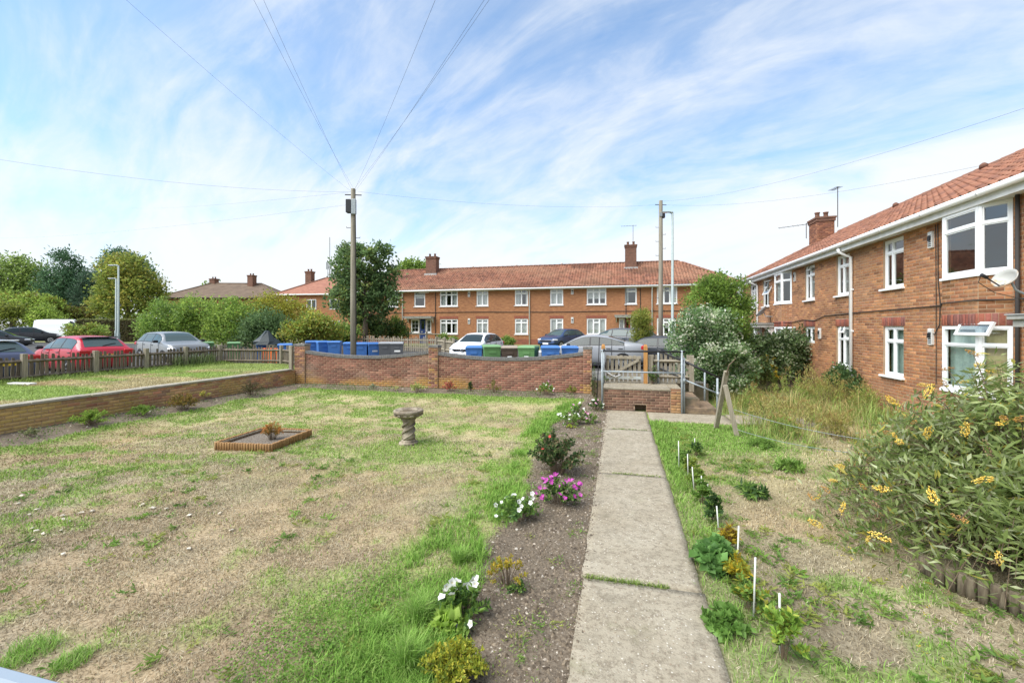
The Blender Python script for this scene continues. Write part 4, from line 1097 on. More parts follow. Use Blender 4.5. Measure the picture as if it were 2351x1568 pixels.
# roof on the right house
EX, EZ2, RXr, RZr = BX - .30, 4.74, 10.1, 6.78
Yn, Yf, Yr = 3.0, 26.6, 23.6
mb = MB(); mb._add([(EX, Yn, EZ2), (EX, Yf, EZ2), (RXr, Yr, RZr), (RXr, Yn, RZr), (2 * RXr - EX, Yf, EZ2), (2 * RXr - EX, Yn, EZ2)], [(0, 1, 2, 3), (1, 4, 2), (4, 5, 3, 2)])
mb.v = [(x, y, z - .045) for x, y, z in mb.v]; mb.build('roof', m_deck, rh)
mb = MB(); mb.quad((BX, 26.2, BZ0), (13.6, 26.2, BZ0), (13.6, 26.2, 4.65), (BX, 26.2, 4.65)); mb.quad((13.6, 26.2, BZ0), (13.6, 3.2, BZ0), (13.6, 3.2, 4.65), (13.6, 26.2, 4.65)); mb.quad((BX, 5, BZ0), (13.6, 5, BZ0), (13.6, 5, 4.65), (BX, 5, 4.65)); mb.build('wall', m_farbrick, rh)
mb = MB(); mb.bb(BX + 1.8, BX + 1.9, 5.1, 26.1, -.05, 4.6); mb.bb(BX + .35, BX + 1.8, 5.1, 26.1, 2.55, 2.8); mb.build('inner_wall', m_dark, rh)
vl2 = math.hypot(RXr - EX, RZr - EZ2)
def rtone(u, v, c):
    dk = smooth(.5, .68, fbm(u * .5, v * .9, 4, 221))[:, None] * .45
    return c * 1.06 * (1 - dk) 
pantiles(rh, (EX, Yf, EZ2), (0, -1, 0), (RXr - EX, 0, RZr - EZ2), Yf - Yn, vl2, lambda u, v: u > (Yf - Yr) * v / vl2 - .05, wid=.22, gauge=.285, limit=280, tone=rtone)
ridge_line(rh, (RXr, Yr, RZr + .03), (RXr, Yn, RZr + .03), .12)
ridge_line(rh, (EX, Yf, EZ2 + .03), (RXr, Yr, RZr + .03), .11)
mb = MB(); mb.bb(BX - .27, BX - .003, 4, 26.5, 4.55, 4.60); mb.bb(BX - .285, BX - .272, 4, 26.5, 4.52, 4.72); mb.build('soffit', m_wpaint, rh)
gt = MB()
prof = [(math.cos(t) * .062, math.sin(t) * .062) for t in np.linspace(math.pi, 2 * math.pi, 9)] + [(math.cos(t) * .05, math.sin(t) * .05) for t in np.linspace(2 * math.pi, math.pi, 9)]
gt.tube([(BX - .352, 4, 4.70), (BX - .352, 26.55, 4.70)], .062, 14); gu = gt.build('gutter', m_white, rh)
me_gb = MB().tube([(0, 0, 0), (0, .05, 0)], .066, 12).mesh('gutter_bracket', m_white)
for k in range(15): o = link('gutter_bracket', me_gb, gu); o.location = Vector((BX - .352, 5 + k * 1.5, 4.70)) - origin(gu)
ch = chimney(rh, 9.5, 24.0, 5.9, 7.55, .72, .9, pots=2, flash=False)
for (o_, an, ln) in (((9.14, 24.45, 0), R(-90), .9), ((9.14, 23.55, 0), 0.0, .72)):
    cells = bond(0, ln, 5.95, 7.32)
    lay_bricks(ch, o_, an, cells, [(.30, .13, .075), (.24, .105, .065), (.34, .16, .09), (.20, .09, .06)], limit=0)
mb = MB(); mb._add([(9.0, 23.38, 6.05), (9.98, 23.38, 6.62), (9.98, 23.38, 6.78), (9.0, 23.38, 6.22), (9.0, 23.5, 6.05), (9.98, 23.5, 6.62), (9.98, 23.5, 6.78), (9.0, 23.5, 6.22)], [(0, 1, 2, 3), (3, 2, 6, 7), (4, 0, 3, 7), (1, 5, 6, 2)]); mb.build('flashing', m_lead, ch)
aerial('tv_aerial', 'tall tv aerial mast rising above the chimney of the right brick house', 9.95, 23.45, 7.0, 1.9, R(100), 6, .45)
aerial('tv_aerial', 'low tv aerial on the left face of the right house chimney', 9.0, 24.4, 6.7, .75, R(150), 8, 1.2)
for (y) in (10.6, 15.0, 19.0): MB().lathe([(.10, 0), (.09, .10), (.03, .15)], (RXr - .18, y, RZr - .02), 8).build('ridge_vent', m_deck, rh)
# satellite dishes
m_dish = M('dish_face', (.40, .40, .37), (.42, .24, .10), scale=7, lo=.50, hi=.62, rough=.5)
m_dishg = M('dish_grey', (.30, .32, .33), rough=.5)
def dish(lab, c, direc, r, mat, base):
    d = Vector(direc).normalized(); q = d.to_track_quat('Z', 'Y').to_matrix().to_4x4()
    o = thing('satellite_dish', lab, 'satellite dish', c, 0, 'satellite dishes on the brick house')
    prof = [(0.001, 0), (r * .4, .015), (r * .75, .05), (r, .09), (r + .008, .085), (r * .75, .03), (r * .4, -.005), (.001, -.02)]
    mb = MB(); mb.lathe(prof, n=28); T = Matrix.Translation(Vector(c)) @ q
    mb.v = [tuple(T @ Vector((v[0] * 1.12, v[1] * .95, v[2]))) for v in mb.v]; mb.build('reflector', mat, o)
    low = T @ Vector((0, -r * .9, .08)); lnb = T @ Vector((0, -r * .75, .42))
    MB().tube([T @ Vector((0, -r * .2, -.03)), low, lnb], .012, 6).build('arm', m_black, o)
    MB().tube([lnb, lnb + d * -.10], .028, 8).build('receiver', m_black, o)
    MB().tube([Vector(c) - d * .03, Vector(c) - d * .12 + Vector((0, 0, -.1)), Vector(base)], .018, 6).build('mount', m_galv, o)
    MB().tube([lnb, lnb + Vector((0, .06, -.12)), low + Vector((0, .1, -.1)), Vector(base)], .006, 5).build('cable', m_cable, o)
    return o
dish('rust stained pale satellite dish above the porch at the right edge', (6.10, 8.72, 3.06), (-.90, -.18, .50), .165, m_dish, (BX - .05, 8.55, 2.62))
dish('grey satellite dish on the far wall below the open window', (6.25, 21.55, 2.98), (-.55, .3, .5), .30, m_dishg, (BX - .03, 21.3, 2.78))

# ---------------------------------------------------------------- houses beyond the trees
m_brown = M('brown_roof_tile', (.16, .115, .08), (.12, .085, .06), scale=1.5, rough=.9, bump=.5, bscale=4)
m_redroof = M('red_roof_tile', (.32, .15, .10), (.25, .11, .075), scale=2.5, rough=.9, bump=.7, bscale=5)
def hip_house(name, lab, cx, cy, ang, hw, hl, z0, ze, zr, wallm, roofm, ch):
    T = frame_M((cx, cy, 0), ang)
    h = thing(name, lab, 'house', (cx, cy, z0))
    def bld(mb, n, m, p):
        mb.v = [tuple(T @ Vector(v)) for v in mb.v]; return mb.build(n, m, p)
    mb = MB(); mb.bb(-hl + .3, hl - .3, -hw + .3, hw - .3, z0 - .2, ze); bld(mb, 'wall', wallm, h)
    r = hl - hw; mb = MB(); mb._add([(-hl, -hw, ze), (hl, -hw, ze), (hl, hw, ze), (-hl, hw, ze), (-r, 0, zr), (r, 0, zr)], [(0, 1, 5, 4), (1, 2, 5), (2, 3, 4, 5), (3, 0, 4), (3, 2, 1, 0)])
    rf = bld(mb, 'roof', roofm, h)
    for a, b in (((-r, 0, zr), (r, 0, zr)), ((hl, -hw, ze), (r, 0, zr)), ((-hl, -hw, ze), (-r, 0, zr)), ((hl, hw, ze), (r, 0, zr)), ((-hl, hw, ze), (-r, 0, zr))):
        mb = MB(); mb.tube([a, b], .12, 6); bld(mb, 'ridge', m_ridge if roofm is m_redroof else m_brown, rf)
    mb = MB(); mb.bb(-hl - .08, hl + .08, -hw - .08, -hw, ze - .14, ze + .0); bld(mb, 'gutter', m_white if roofm is m_redroof else m_black, h)
    for (x, y, zt, w) in ch:
        p = T @ Vector((x, y, 0)); chimney(h, p.x, p.y, zr - 1.2, zt, w, w * .8, flash=False)
    for u in np.linspace(-hl + 1.6, hl - 1.6, max(2, int(hl * 2 / 2.6))):
        for zz in (z0 + 1.0, z0 + 3.5):
            mb = MB(); mb.bb(u - .6, u + .6, -hw + .25, -hw + .31, zz, zz + 1.2); w = bld(mb, 'window', m_white, h)
            for s in (-.29, .29):
                mb = MB(); mb.quad((u + s - .24, -hw + .245, zz + .08), (u + s + .24, -hw + .245, zz + .08), (u + s + .24, -hw + .245, zz + 1.12), (u + s - .24, -hw + .245, zz + 1.12)); bld(mb, 'pane', m_glassdark, w)
    return h
m_glassdark = M('dark_pane', (.05, .06, .065), rough=.08, spec=.6)
c = atD(505, 66); hip_house('brown_roof_house', 'distant house with a brown hipped roof and two brick chimneys above the bushes', c[0], c[1] + 3, R(18), 4.8, 8.6, .95, 6.7, 9.25, m_farbrick, m_brown, [(-3.6, .3, 10.0, 1.0), (2.6, -.6, 10.5, 1.0)])
c = atD(722, 50); hip_house('red_roof_house', 'distant brick house with a red hipped roof end left of the big tree', c[0] - 1.5, c[1] + 4.6, R(6), 4.0, 4.5, .9, 6.25, 8.5, m_farbrick, m_redroof, [(-2.2, -.6, 9.3, .85)])
# lattice mast
mt = MB(); c = atD(757, 130); H0 = CAM_H + (752 - 545) * .130; Hb = 2
for sx, sy in ((-.9, -.9), (.9, -.9), (.9, .9), (-.9, .9)): mt.tube([(c[0] + sx, c[1] + sy, Hb), (c[0] + sx * .35, c[1] + sy * .35, H0 - 8)], .09, 4)
for k in range(9):
    z = Hb + (H0 - 8 - Hb) * k / 9; z2 = Hb + (H0 - 8 - Hb) * (k + 1) / 9; f = .9 - .55 * k / 9; f2 = .9 - .55 * (k + 1) / 9
    mt.tube([(c[0] - f, c[1] - f, z), (c[0] + f2, c[1] - f2, z2)], .05, 4); mt.tube([(c[0] + f, c[1] - f, z), (c[0] - f2, c[1] - f2, z2)], .05, 4)
mt.tube([(c[0], c[1], H0 - 9), (c[0], c[1], H0)], .11, 5)
for dx in (-.75, .75, -.3, .3): mt.bb(c[0] + dx - .13, c[0] + dx + .13, c[1] - .5, c[1] - .3, H0 - 9.6, H0 - 7.4)
tag(mt.build('lattice_mast', M('mast_steel', (.28, .29, .30), rough=.6)), 'thin distant lattice phone mast left of the big tree', 'mast')
# ================================================================== VEHICLES
def pl(keys, x):
    k = np.array(keys, float); return float(np.interp(x, k[:, 0], k[:, 1]))
def sm_interp(keys, x):
    """smooth monotone-ish interpolation through key points"""
    k = np.array(keys, float); i = int(np.clip(np.searchsorted(k[:, 0], x) - 1, 0, len(k) - 2))
    h = k[i + 1, 0] - k[i, 0]; t = np.clip((x - k[i, 0]) / h, 0, 1)
    def sl(j):
        if j <= 0 or j >= len(k) - 1: 
            j0 = min(max(j, 0), len(k) - 2) if j < len(k) - 1 else len(k) - 2
            return (k[j0 + 1, 1] - k[j0, 1]) / (k[j0 + 1, 0] - k[j0, 0])
        a = (k[j, 1] - k[j - 1, 1]) / (k[j, 0] - k[j - 1, 0]); b = (k[j + 1, 1] - k[j, 1]) / (k[j + 1, 0] - k[j, 0])
        return 0 if a * b <= 0 else 2 * a * b / (a + b)
    m0, m1 = sl(i) * h, sl(i + 1) * h
    return float((2 * t ** 3 - 3 * t ** 2 + 1) * k[i, 1] + (t ** 3 - 2 * t ** 2 + t) * m0 + (-2 * t ** 3 + 3 * t ** 2) * k[i + 1, 1] + (t ** 3 - t ** 2) * m1)
m_carglass = M('car_glass', (.022, .034, .034), rough=.08, spec=.38)
m_carglass2 = M('car_glass_light', (.055, .082, .08), rough=.08, spec=.42)
m_tyre = M('tyre', (.02, .02, .02), rough=.85)
m_rim = M('alloy_rim', (.55, .56, .57), rough=.3, metal=.8)
m_red = M('tail_lamp', (.45, .02, .02), rough=.15, spec=.6, coat=.6)
m_head = M('head_lamp', (.62, .64, .66), rough=.1, spec=.8, coat=1)
m_plate_y = M('yellow_plate', (.75, .50, .04), rough=.5)
m_plate_w = M('white_plate', (.75, .75, .72), rough=.5)
m_chrome = M('chrome', (.7, .7, .72), rough=.15, metal=1.0)
PROF = {
 'hatch': dict(L=4.05, W=.87, top=[(-2.02, .62), (-1.99, .86), (-1.90, 1.0), (-1.80, 1.06), (-1.30, 1.40), (-1.0, 1.455), (-.2, 1.48), (.25, 1.45), (.62, 1.30), (1.10, 1.01), (1.22, .965), (1.75, .84), (1.96, .68), (2.03, .48)],
               belt=[(-2.02, .95), (-1.2, 1.0), (1.1, .93), (2.03, .7)], side=[(-1.45, -.62), (-.54, .22), (.29, .85)], rear=(-1.78, -1.30), front=(.42, 1.12), axle=(-1.25, 1.30), wr=.30),
 'sedan': dict(L=4.75, W=.92, top=[(-2.36, .70), (-2.33, .96), (-2.22, 1.08), (-1.85, 1.12), (-1.55, 1.17), (-.75, 1.40), (-.2, 1.455), (.2, 1.44), (.6, 1.32), (1.22, 1.0), (1.38, .95), (2.05, .84), (2.3, .68), (2.38, .48)],
               belt=[(-2.36, .98), (-1.2, 1.0), (1.2, .92), (2.38, .7)], side=[(-1.45, -.98), (-.94, -.08), (-.01, .95)], rear=(-1.50, -.78), front=(.40, 1.22), axle=(-1.42, 1.43), wr=.33),
 'estate': dict(L=4.6, W=.9, top=[(-2.28, .66), (-2.25, .95), (-2.15, 1.08), (-1.75, 1.42), (-1.3, 1.50), (-.2, 1.53), (.25, 1.49), (.65, 1.34), (1.2, 1.05), (1.35, 1.0), (2.0, .88), (2.22, .70), (2.3, .48)],
               belt=[(-2.28, 1.0), (-1.2, 1.03), (1.2, .97), (2.3, .75)], side=[(-1.85, -1.05), (-.98, -.05), (.02, .95)], rear=(-2.10, -1.74), front=(.45, 1.2), axle=(-1.40, 1.38), wr=.33),
 'suv': dict(L=4.4, W=.93, top=[(-2.18, .72), (-2.15, 1.05), (-2.05, 1.15), (-1.7, 1.52), (-1.3, 1.60), (-.2, 1.63), (.3, 1.59), (.62, 1.47), (1.1, 1.16), (1.22, 1.12), (1.95, 1.02), (2.13, .85), (2.2, .55)],
               belt=[(-2.18, 1.08), (-1.2, 1.12), (1.1, 1.06), (2.2, .85)], side=[(-1.75, -1.0), (-.93, -.02), (.05, .88)], rear=(-2.0, -1.70), front=(.42, 1.1), axle=(-1.32, 1.34), wr=.36),
 'van': dict(L=5.4, W=1.0, top=[(-2.68, .5), (-2.66, 2.0), (-2.58, 2.28), (-1.5, 2.36), (.6, 2.36), (1.05, 2.24), (1.75, 1.52), (1.9, 1.34), (2.45, 1.10), (2.62, .8), (2.68, .5)],
               belt=[(-2.68, 1.25), (1.8, 1.25), (2.68, .9)], side=[(.85, 1.62)], rear=None, front=(1.08, 1.78), axle=(-1.6, 1.75), wr=.34),
}
def car(kind, label, loc, heading, paint, glass=None, group=None, name='parked_car', plate=None, lamps='hatch', spoiler=False, wiper=True, logo=False, cat='car'):
    p = PROF[kind]; glass = glass or m_carglass
    root = thing(name, label, cat, loc, 0, group)
    hl = p['L'] / 2; x0, x1 = p['top'][0][0], p['top'][-1][0]
    def sec(x):
        T = sm_interp(p['top'], x); B = min(sm_interp(p['belt'], x), T - .015)
        e = max(0, (abs(x) - (hl - .75)) / .75); Wd = p['W'] * (1 - .13 * e ** 2.2)
        k = min(1, max(0, (T - B) / .42)); wr = Wd * (.95 - (.24 if kind != 'van' else .12) * k); zb = .20 + .12 * e
        return [(0, zb), (.84 * Wd, zb), (.97 * Wd, zb + .10), (Wd, max(zb + .12, min(.52, B - .2))), (Wd * .995, B - .10), (Wd * .965, B), (Wd * .965 * .5 + wr * .5, (B + T - .05 * k) / 2 + .01), (wr, T - .055 * k - .006), (wr * .86, T - .016 * k - .001), (wr * .45, T + .006), (0, T + .010)]
    N_ = 34; xs = np.linspace(x0, x1, N_); xs = np.unique(np.concatenate([xs, [k[0] for k in p['top']]]))
    mb = MB(); rings = []
    for x in xs:
        s = sec(x); ring = [(x, y, z) for y, z in s] + [(x, -y, z) for y, z in s[-2:0:-1]]; rings.append(ring)
    n = len(rings[0]); vs = [v for r in rings for v in r]
    fs = [(i * n + k, i * n + (k + 1) % n, (i + 1) * n + (k + 1) % n, (i + 1) * n + k) for i in range(len(rings) - 1) for k in range(n)]
    fs += [tuple(reversed(range(n))), tuple((len(rings) - 1) * n + k for k in range(n))]
    mb._add(vs, fs, True); mb.build('body', paint, root, local=True)
    def sidept(x, f, sgn, off):
        s = sec(x); a, b, c = s[5], s[6], s[7]
        q = (a[0] + (b[0] - a[0]) * f * 2, a[1] + (b[1] - a[1]) * f * 2) if f < .5 else (b[0] + (c[0] - b[0]) * (f - .5) * 2, b[1] + (c[1] - b[1]) * (f - .5) * 2)
        return (x, sgn * (q[0] + off), q[1] + off * .3)
    for sgn in (1, -1):
        for (a, b) in p['side']:
            mb = MB(); nx, nf = 8, 5; vs = []
            for i in range(nx + 1):
                x = a + (b - a) * i / nx
                for j in range(nf + 1): vs.append(sidept(x, .10 + .80 * j / nf, sgn, .006))
            mb._add(vs, [(i * (nf + 1) + j, (i + 1) * (nf + 1) + j, (i + 1) * (nf + 1) + j + 1, i * (nf + 1) + j + 1) for i in range(nx) for j in range(nf)], True)
            mb.build('side_window', glass, root, local=True)
            tm = MB(); vs = []
            for i in range(nx + 1):
                x = a - .035 + (b - a + .07) * i / nx
                for j in range(nf + 1): vs.append(sidept(x, .02 + .95 * j / nf, sgn, .003))
            tm._add(vs, [(i * (nf + 1) + j, (i + 1) * (nf + 1) + j, (i + 1) * (nf + 1) + j + 1, i * (nf + 1) + j + 1) for i in range(nx) for j in range(nf)], True)
            tm.build('window_trim', m_black, root, local=True)
            for xx in (a - .03, b + .03) if kind != 'van' else ():
                s = sec(xx); sm = [(xx, sgn * (q[0] + .002), q[1]) for q in (s[5], s[4], s[3], s[2])]
                MB().tube(sm, .007, 4).build('door_seam', m_black, root, local=True)
            s = sec(a + .12); MB().box((a + .12, sgn * (s[4][0] + .012), s[4][1] - .02), (.19, .03, .028), bev=.01).build('door_handle', m_black, root, local=True)
        xa = p['side'][-1][1]; pt = sidept(xa - .02, .05, sgn, .1)
        MB().box((pt[0] - .05, pt[1] + sgn * .03, pt[2] + .05), (.12, .20, .13), bev=.035).build('wing_mirror', m_black if kind != 'van' else m_black, root, local=True)
        for ax in p['axle']:
            wy = sgn * p['W']; w = MB(); r = p['wr']
            MB().tube([(ax, wy - sgn * .02, r), (ax, wy + sgn * .004, r)], r * 1.13, 22).build('wheel_arch', m_black, root, local=True)
            wh = MB().tube([(ax, wy - sgn * .1, r), (ax, wy + sgn * .012, r)], r, 22).build('wheel', m_tyre, root, local=True)
            MB().tube([(ax, wy - sgn * .05, r), (ax, wy + sgn * .016, r)], r * .66, 18).build('rim', m_rim, wh, local=True)
            sp = MB()
            for q in range(5):
                t = q * 2 * math.pi / 5; sp.tube([(ax + .14 * r * math.cos(t + .3), wy + sgn * .020, r + .14 * r * math.sin(t + .3)), (ax + .55 * r * math.cos(t + .62), wy + sgn * .020, r + .55 * r * math.sin(t + .62))], r * .085, 5)
            sp.build('spokes', m_tyre, wh, local=True)
    def toppanel(name_, a, b, mat, k, inset=.97, off=.007):
        mb = MB(); nx = 7; ys = np.linspace(-1, 1, 11); vs = []
        for i in range(nx + 1):
            x = a + (b - a) * i / nx; s = sec(x); wr = s[8][0] * inset
            dx = .01; sl = (sm_interp(p['top'], x + dx) - sm_interp(p['top'], x - dx)) / (2 * dx); nn = Vector((-sl, 0, 1)).normalized()
            for y in ys:
                yy = abs(y) * wr; zz = np.interp(yy, [0, s[9][0], s[8][0]], [s[10][1], s[9][1], s[8][1]])
                vs.append((x + nn.x * off, y * wr, zz + nn.z * off))
        m = len(ys); mb._add(vs, [(i * m + j, (i + 1) * m + j, (i + 1) * m + j + 1, i * m + j + 1) for i in range(nx) for j in range(m - 1)], True)
        return mb.build(name_, mat, root, local=True)
    toppanel('windscreen', p['front'][0] + .02, p['front'][1], glass, 0)
    if p['rear']:
        rw = toppanel('rear_window', p['rear'][0], p['rear'][1] - .02, glass, 0, .93)
        if wiper:
            x = p['rear'][0] + .03; z = sm_interp(p['top'], x) + .02
            MB().tube([(x - .02, .05, z), (x + .08, -.28, z + .07), (x + .09, -.38, z + .075)], .014, 5).build('wiper', m_black, root, local=True)
    if spoiler:
        x = p['rear'][1]; z = sm_interp(p['top'], x); MB().box((x - .05, 0, z + .03), (.20, p['W'] * 1.28, .035), bev=.015).build('spoiler', spoiler if not isinstance(spoiler, bool) else paint, root, local=True)
    for sgn in (1, -1):
        xr = x0 + .06; zl = sm_interp(p['belt'], x0) - .06; Wd = sec(x0 + .12)[4][0]
        mb = MB(); mb.box((x0 + .10, sgn * (Wd - .13), zl), (.20, .30, .20 if kind != 'van' else .4), bev=.045); mb.build('tail_light', m_red, root, local=True)
        Wf = sec(x1 - .22)[4][0]; zf = min(sm_interp(p['belt'], x1 - .2), sm_interp(p['top'], x1 - .2)) - .07
        mb = MB(); mb.box((x1 - .22, sgn * (Wf - .13), zf), (.34, .30, .13), rz=-sgn * .35, bev=.05); mb.build('headlight', m_head, root, local=True)
    zt = sm_interp(p['belt'], x0) - .22
    MB().box((x0 - .0, 0, zt), (.03, .52, .12)).build('number_plate', m_plate_y, root, local=True)
    MB().box((x1 + .004, 0, .42), (.03, .52, .12)).build('number_plate', m_plate_w, root, local=True)
    MB().box((x1 - .01, 0, .60), (.05, 1.0, .12), bev=.02).build('grille', m_black, root, local=True)
    if logo:
        s = .10; lm_ = MB(); pts = [Vector((x1 + .03, 0, .62 + s)), Vector((x1 + .045, s * .68, .62)), Vector((x1 + .03, 0, .62 - s)), Vector((x1 + .045, -s * .68, .62))]
        for i in range(4): lm_.tube([pts[i], pts[(i + 1) % 4]], .022, 5)
        lm_.build('badge', m_chrome, root, local=True)
        MB().box((x1 + .005, 0, .62), (.05, 1.15, .10), bev=.02).build('grille_bar', m_black, root, local=True)
    root.rotation_euler = (0, 0, math.atan2(heading[1], heading[0]))
    return root
def paint(name, c, metal=.0, rough=.3): return M(name, c, rough=rough, metal=0, spec=.4, coat=.32)
pt_red, pt_navy, pt_white, pt_black = paint('red_car_paint', (.42, .015, .03)), paint('navy_car_paint', (.06, .07, .12)), paint('white_car_paint', (.72, .74, .76)), paint('black_car_paint', (.03, .032, .038))
pt_grey, pt_silver, pt_dgrey, pt_blue = paint('grey_car_paint', (.27, .28, .295), .3), paint('graphite_car_paint', (.19, .20, .205), .3), paint('dark_grey_car_paint', (.07, .075, .085), .2), paint('blue_car_paint', (.025, .05, .12))
gl = 'cars parked beyond the picket fence'
car('hatch', 'dark navy hatchback at the far left seen from behind over the picket fence', (-20.1, 9.35, .46), (-1, .10), pt_navy, m_carglass2, gl, spoiler=pt_white, lamps='hatch')
car('hatch', 'bright red hatchback parked rear first behind the picket fence', (-20.75, 12.75, .50), (-1, .20), pt_red, m_carglass2, gl, spoiler=pt_black)
car('suv', 'silver grey crossover facing the camera beside the red hatchback', (-22.3, 17.6, .46), (.95, -.30), pt_silver, m_carglass2, gl)
c = atD(67, 40); car('hatch', 'black hatchback far off on the left in front of the trees', (c[0], c[1], .86), (.45, .89), pt_black, None, 'cars at the far end of the parking area')
c = atD(20, 33); car('hatch', 'small dark car cut off by the left edge behind the navy hatchback', (c[0] - 1.6, c[1], .66), (.6, .8), pt_black, None, 'cars at the far end of the parking area')
c = atD(156, 47); car('van', 'white panel van half hidden by shrubs at the far left', (c[0], c[1], .80), (.93, .36), pt_white, None, None, name='parked_van', cat='van')
c = atD(1098, 24.5); car('hatch', 'white hatchback facing the camera across the road behind the wheelie bins', (c[0], c[1], float(zg(*c)) - .06), (-.10, -1.0), pt_white, None, 'cars parked along the road', logo=True)
c = atD(1357, 19.7); car('sedan', 'grey sports saloon parked side on behind the wall and gate', (c[0], c[1], .52), (-1, .04), pt_grey, m_carglass, 'cars parked along the road')
c = atD(1420, 26.5); car('estate', 'dark grey car behind the tail of the grey saloon', (c[0], c[1], .74), (-.86, .5), pt_dgrey, m_carglass2, 'cars parked along the road')
c = atD(1292, 33); car('hatch', 'blue car roof showing between the house and the grey saloon', (c[0], c[1], .72), (-.5, -.85), pt_blue, m_carglass2, 'cars parked along the road')
c = atD(1545, 20.5); car('hatch', 'black hatchback half hidden behind the ivy bush right of the gate', (c[0], c[1], .42), (.9, -.2), pt_black, None, 'cars parked along the road')

# ================================================================== WHEELIE BINS
m_bblue, m_bgreen, m_bbrown, m_bgrey = [M(n, c, rough=.5, spec=.4, bump=.1, bscale=90) for n, c in (('bin_blue', (.055, .165, .43)), ('bin_green', (.10, .22, .075)), ('bin_brown', (.075, .05, .035)), ('bin_grey', (.10, .105, .11)))]
m_lidgreen, m_lidbrown, m_lidgrey = M('lid_green', (.16, .30, .14), rough=.5), M('lid_tan', (.30, .25, .20), rough=.55), M('lid_grey', (.30, .31, .32), rough=.5)
def wheelie(mb_, ml_, sticker):
    r = thing('wheelie_bin', 'x', 'wheelie bin')
    b = MB(); lv = [(.235, .29, .06), (.245, .30, .20), (.28, .355, .93), (.295, .37, .94), (.295, .37, 1.0)]; vs = []
    for w, d, z in lv: vs += [(-w, -d, z), (w, -d, z), (w, d, z), (-w, d, z)]
    b._add(vs, [(3, 2, 1, 0)] + [(k * 4 + i, k * 4 + (i + 1) % 4, k * 4 + 4 + (i + 1) % 4, k * 4 + 4 + i) for k in range(4) for i in range(4)] + [(16, 17, 18, 19)])
    b.bb(-.12, .12, -.365, -.345, .80, .90); b.build('body', mb_, r, local=True)
    l = MB(); lv = [(.30, -.40, .38, 1.003), (.30, -.40, .38, 1.03), (.27, -.34, .34, 1.075), (.18, -.2, .22, 1.085)]; vs = []
    for w, da, db, z in lv: vs += [(-w, da, z), (w, da, z), (w, db, z), (-w, db, z)]
    l._add(vs, [(3, 2, 1, 0)] + [(k * 4 + i, k * 4 + (i + 1) % 4, k * 4 + 4 + (i + 1) % 4, k * 4 + 4 + i) for k in range(3) for i in range(4)] + [(12, 13, 14, 15)])
    l.build('lid', ml_, r, local=True)
    MB().tube([(-.24, .40, 1.0), (-.24, .47, 1.02), (.24, .47, 1.02), (.24, .40, 1.0)], .02, 6).build('handle', ml_, r, local=True)
    for s in (-1, 1): MB().tube([(s * .27, .27, .10), (s * .31, .27, .10)], .10, 12).build('wheel', m_tyre, r, local=True)
    if sticker == 'label': MB().box((0, -.352, .66), (.15, .006, .16)).build('label_sticker', m_plate_w, r, local=True)
    if sticker == 'plate': MB().box((.03, -.358, .70), (.27, .006, .08)).build('number_sticker', m_plate_w, r, local=True)
    if sticker == 'crest': 
        mm = MB(); mm.lathe([(.001, 0), (.055, 0), (.055, .005)], n=16); mm.v = [(v[0], -.345 - v[2], .78 + v[1]) for v in mm.v]; mm.build('crest_sticker', m_lidgrey, r, local=True)
    if sticker == 'print':
        mm = MB()
        for k in range(5): mm.box((-.10 + k * .05, -.352, .72), (.034, .004, .07))
        mm.build('printed_lettering', m_plate_w, r, local=True)
    return r
protos = {}
bins = [ # px, D, bottom z, kind, label
 (1089, 15.6, .57, 'blue', None, 'leftmost blue wheelie bin of the right group beside the white car'),
 (1128, 15.2, .62, 'green', None, 'green wheelie bin directly left of the brown bin'),
 (1170, 15.2, .585, 'brown', 'label', 'dark brown wheelie bin with tan lid between two green bins'),
 (1214, 15.0, .60, 'green', 'label', 'green wheelie bin directly right of the brown bin'),
 (1263, 14.9, .60, 'blue', None, 'large blue wheelie bin right of the second green bin'),
 (1308, 15.6, .56, 'blue', 'crest', 'last blue wheelie bin before the right pier of the garden wall'),
 (803, 19.4, .57, 'blue', None, 'blue wheelie bin half hidden left of the telegraph pole'),
 (830, 19.0, .57, 'blue', None, 'blue wheelie bin just right of the telegraph pole'),
 (858, 19.0, .57, 'blue', 'print', 'blue wheelie bin with white print beside the grey bins'),
 (885, 18.8, .60, 'grey', None, 'plain charcoal wheelie bin next to the blue bins'),
 (912, 18.8, .60, 'grey', 'plate', 'charcoal wheelie bin with a white number sticker at the end of the row'),
 (716, 21.8, .56, 'blue', None, 'blue wheelie bin behind the left pier of the brick wall'),
 (741, 21.6, .56, 'blue', None, 'blue wheelie bin in the middle behind the short grey picket fence'),
 (769, 21.4, .56, 'blue', None, 'blue wheelie bin at the right end behind the short grey picket fence'),
 (655, 19.6, .50, 'blue', None, 'blue wheelie bin behind the fence corner beside the timber post'),
 (603, 22.2, .48, 'blue', None, 'blue wheelie bin draped with a black cover behind the picket fence'),
 (537, 23, .46, 'green', None, 'dark green lidded bin behind the corner of the picket fence'),
 (475, 23.5, .46, 'green', None, 'dark green lidded bin just right of the silver crossover'),
]
mm_ = {'blue': (m_bblue, m_bblue), 'green': (m_bgreen, m_lidgreen), 'brown': (m_bbrown, m_lidbrown), 'grey': (m_bgrey, m_lidgrey)}
for (px, D, z, k, st, lab) in bins:
    key = (k, st)
    if key not in protos: o = protos[key] = wheelie(*mm_[k], st)
    else: o = copy_tree(protos[key])
    c = atD(px, D); o.location = (c[0], c[1], z); o['label'] = lab; o['group'] = 'wheelie bins along the pavement'
    o.rotation_euler = (0, 0, math.atan2(c[1], c[0]) - R(90) + rng.normal(0, .12)); 
    if px in (1263,): o.scale = (1.06, 1.06, 1.0)
    if 790 < px < 930: o.scale = (.90, .95, 1.0)
c = atD(612, 22.0)
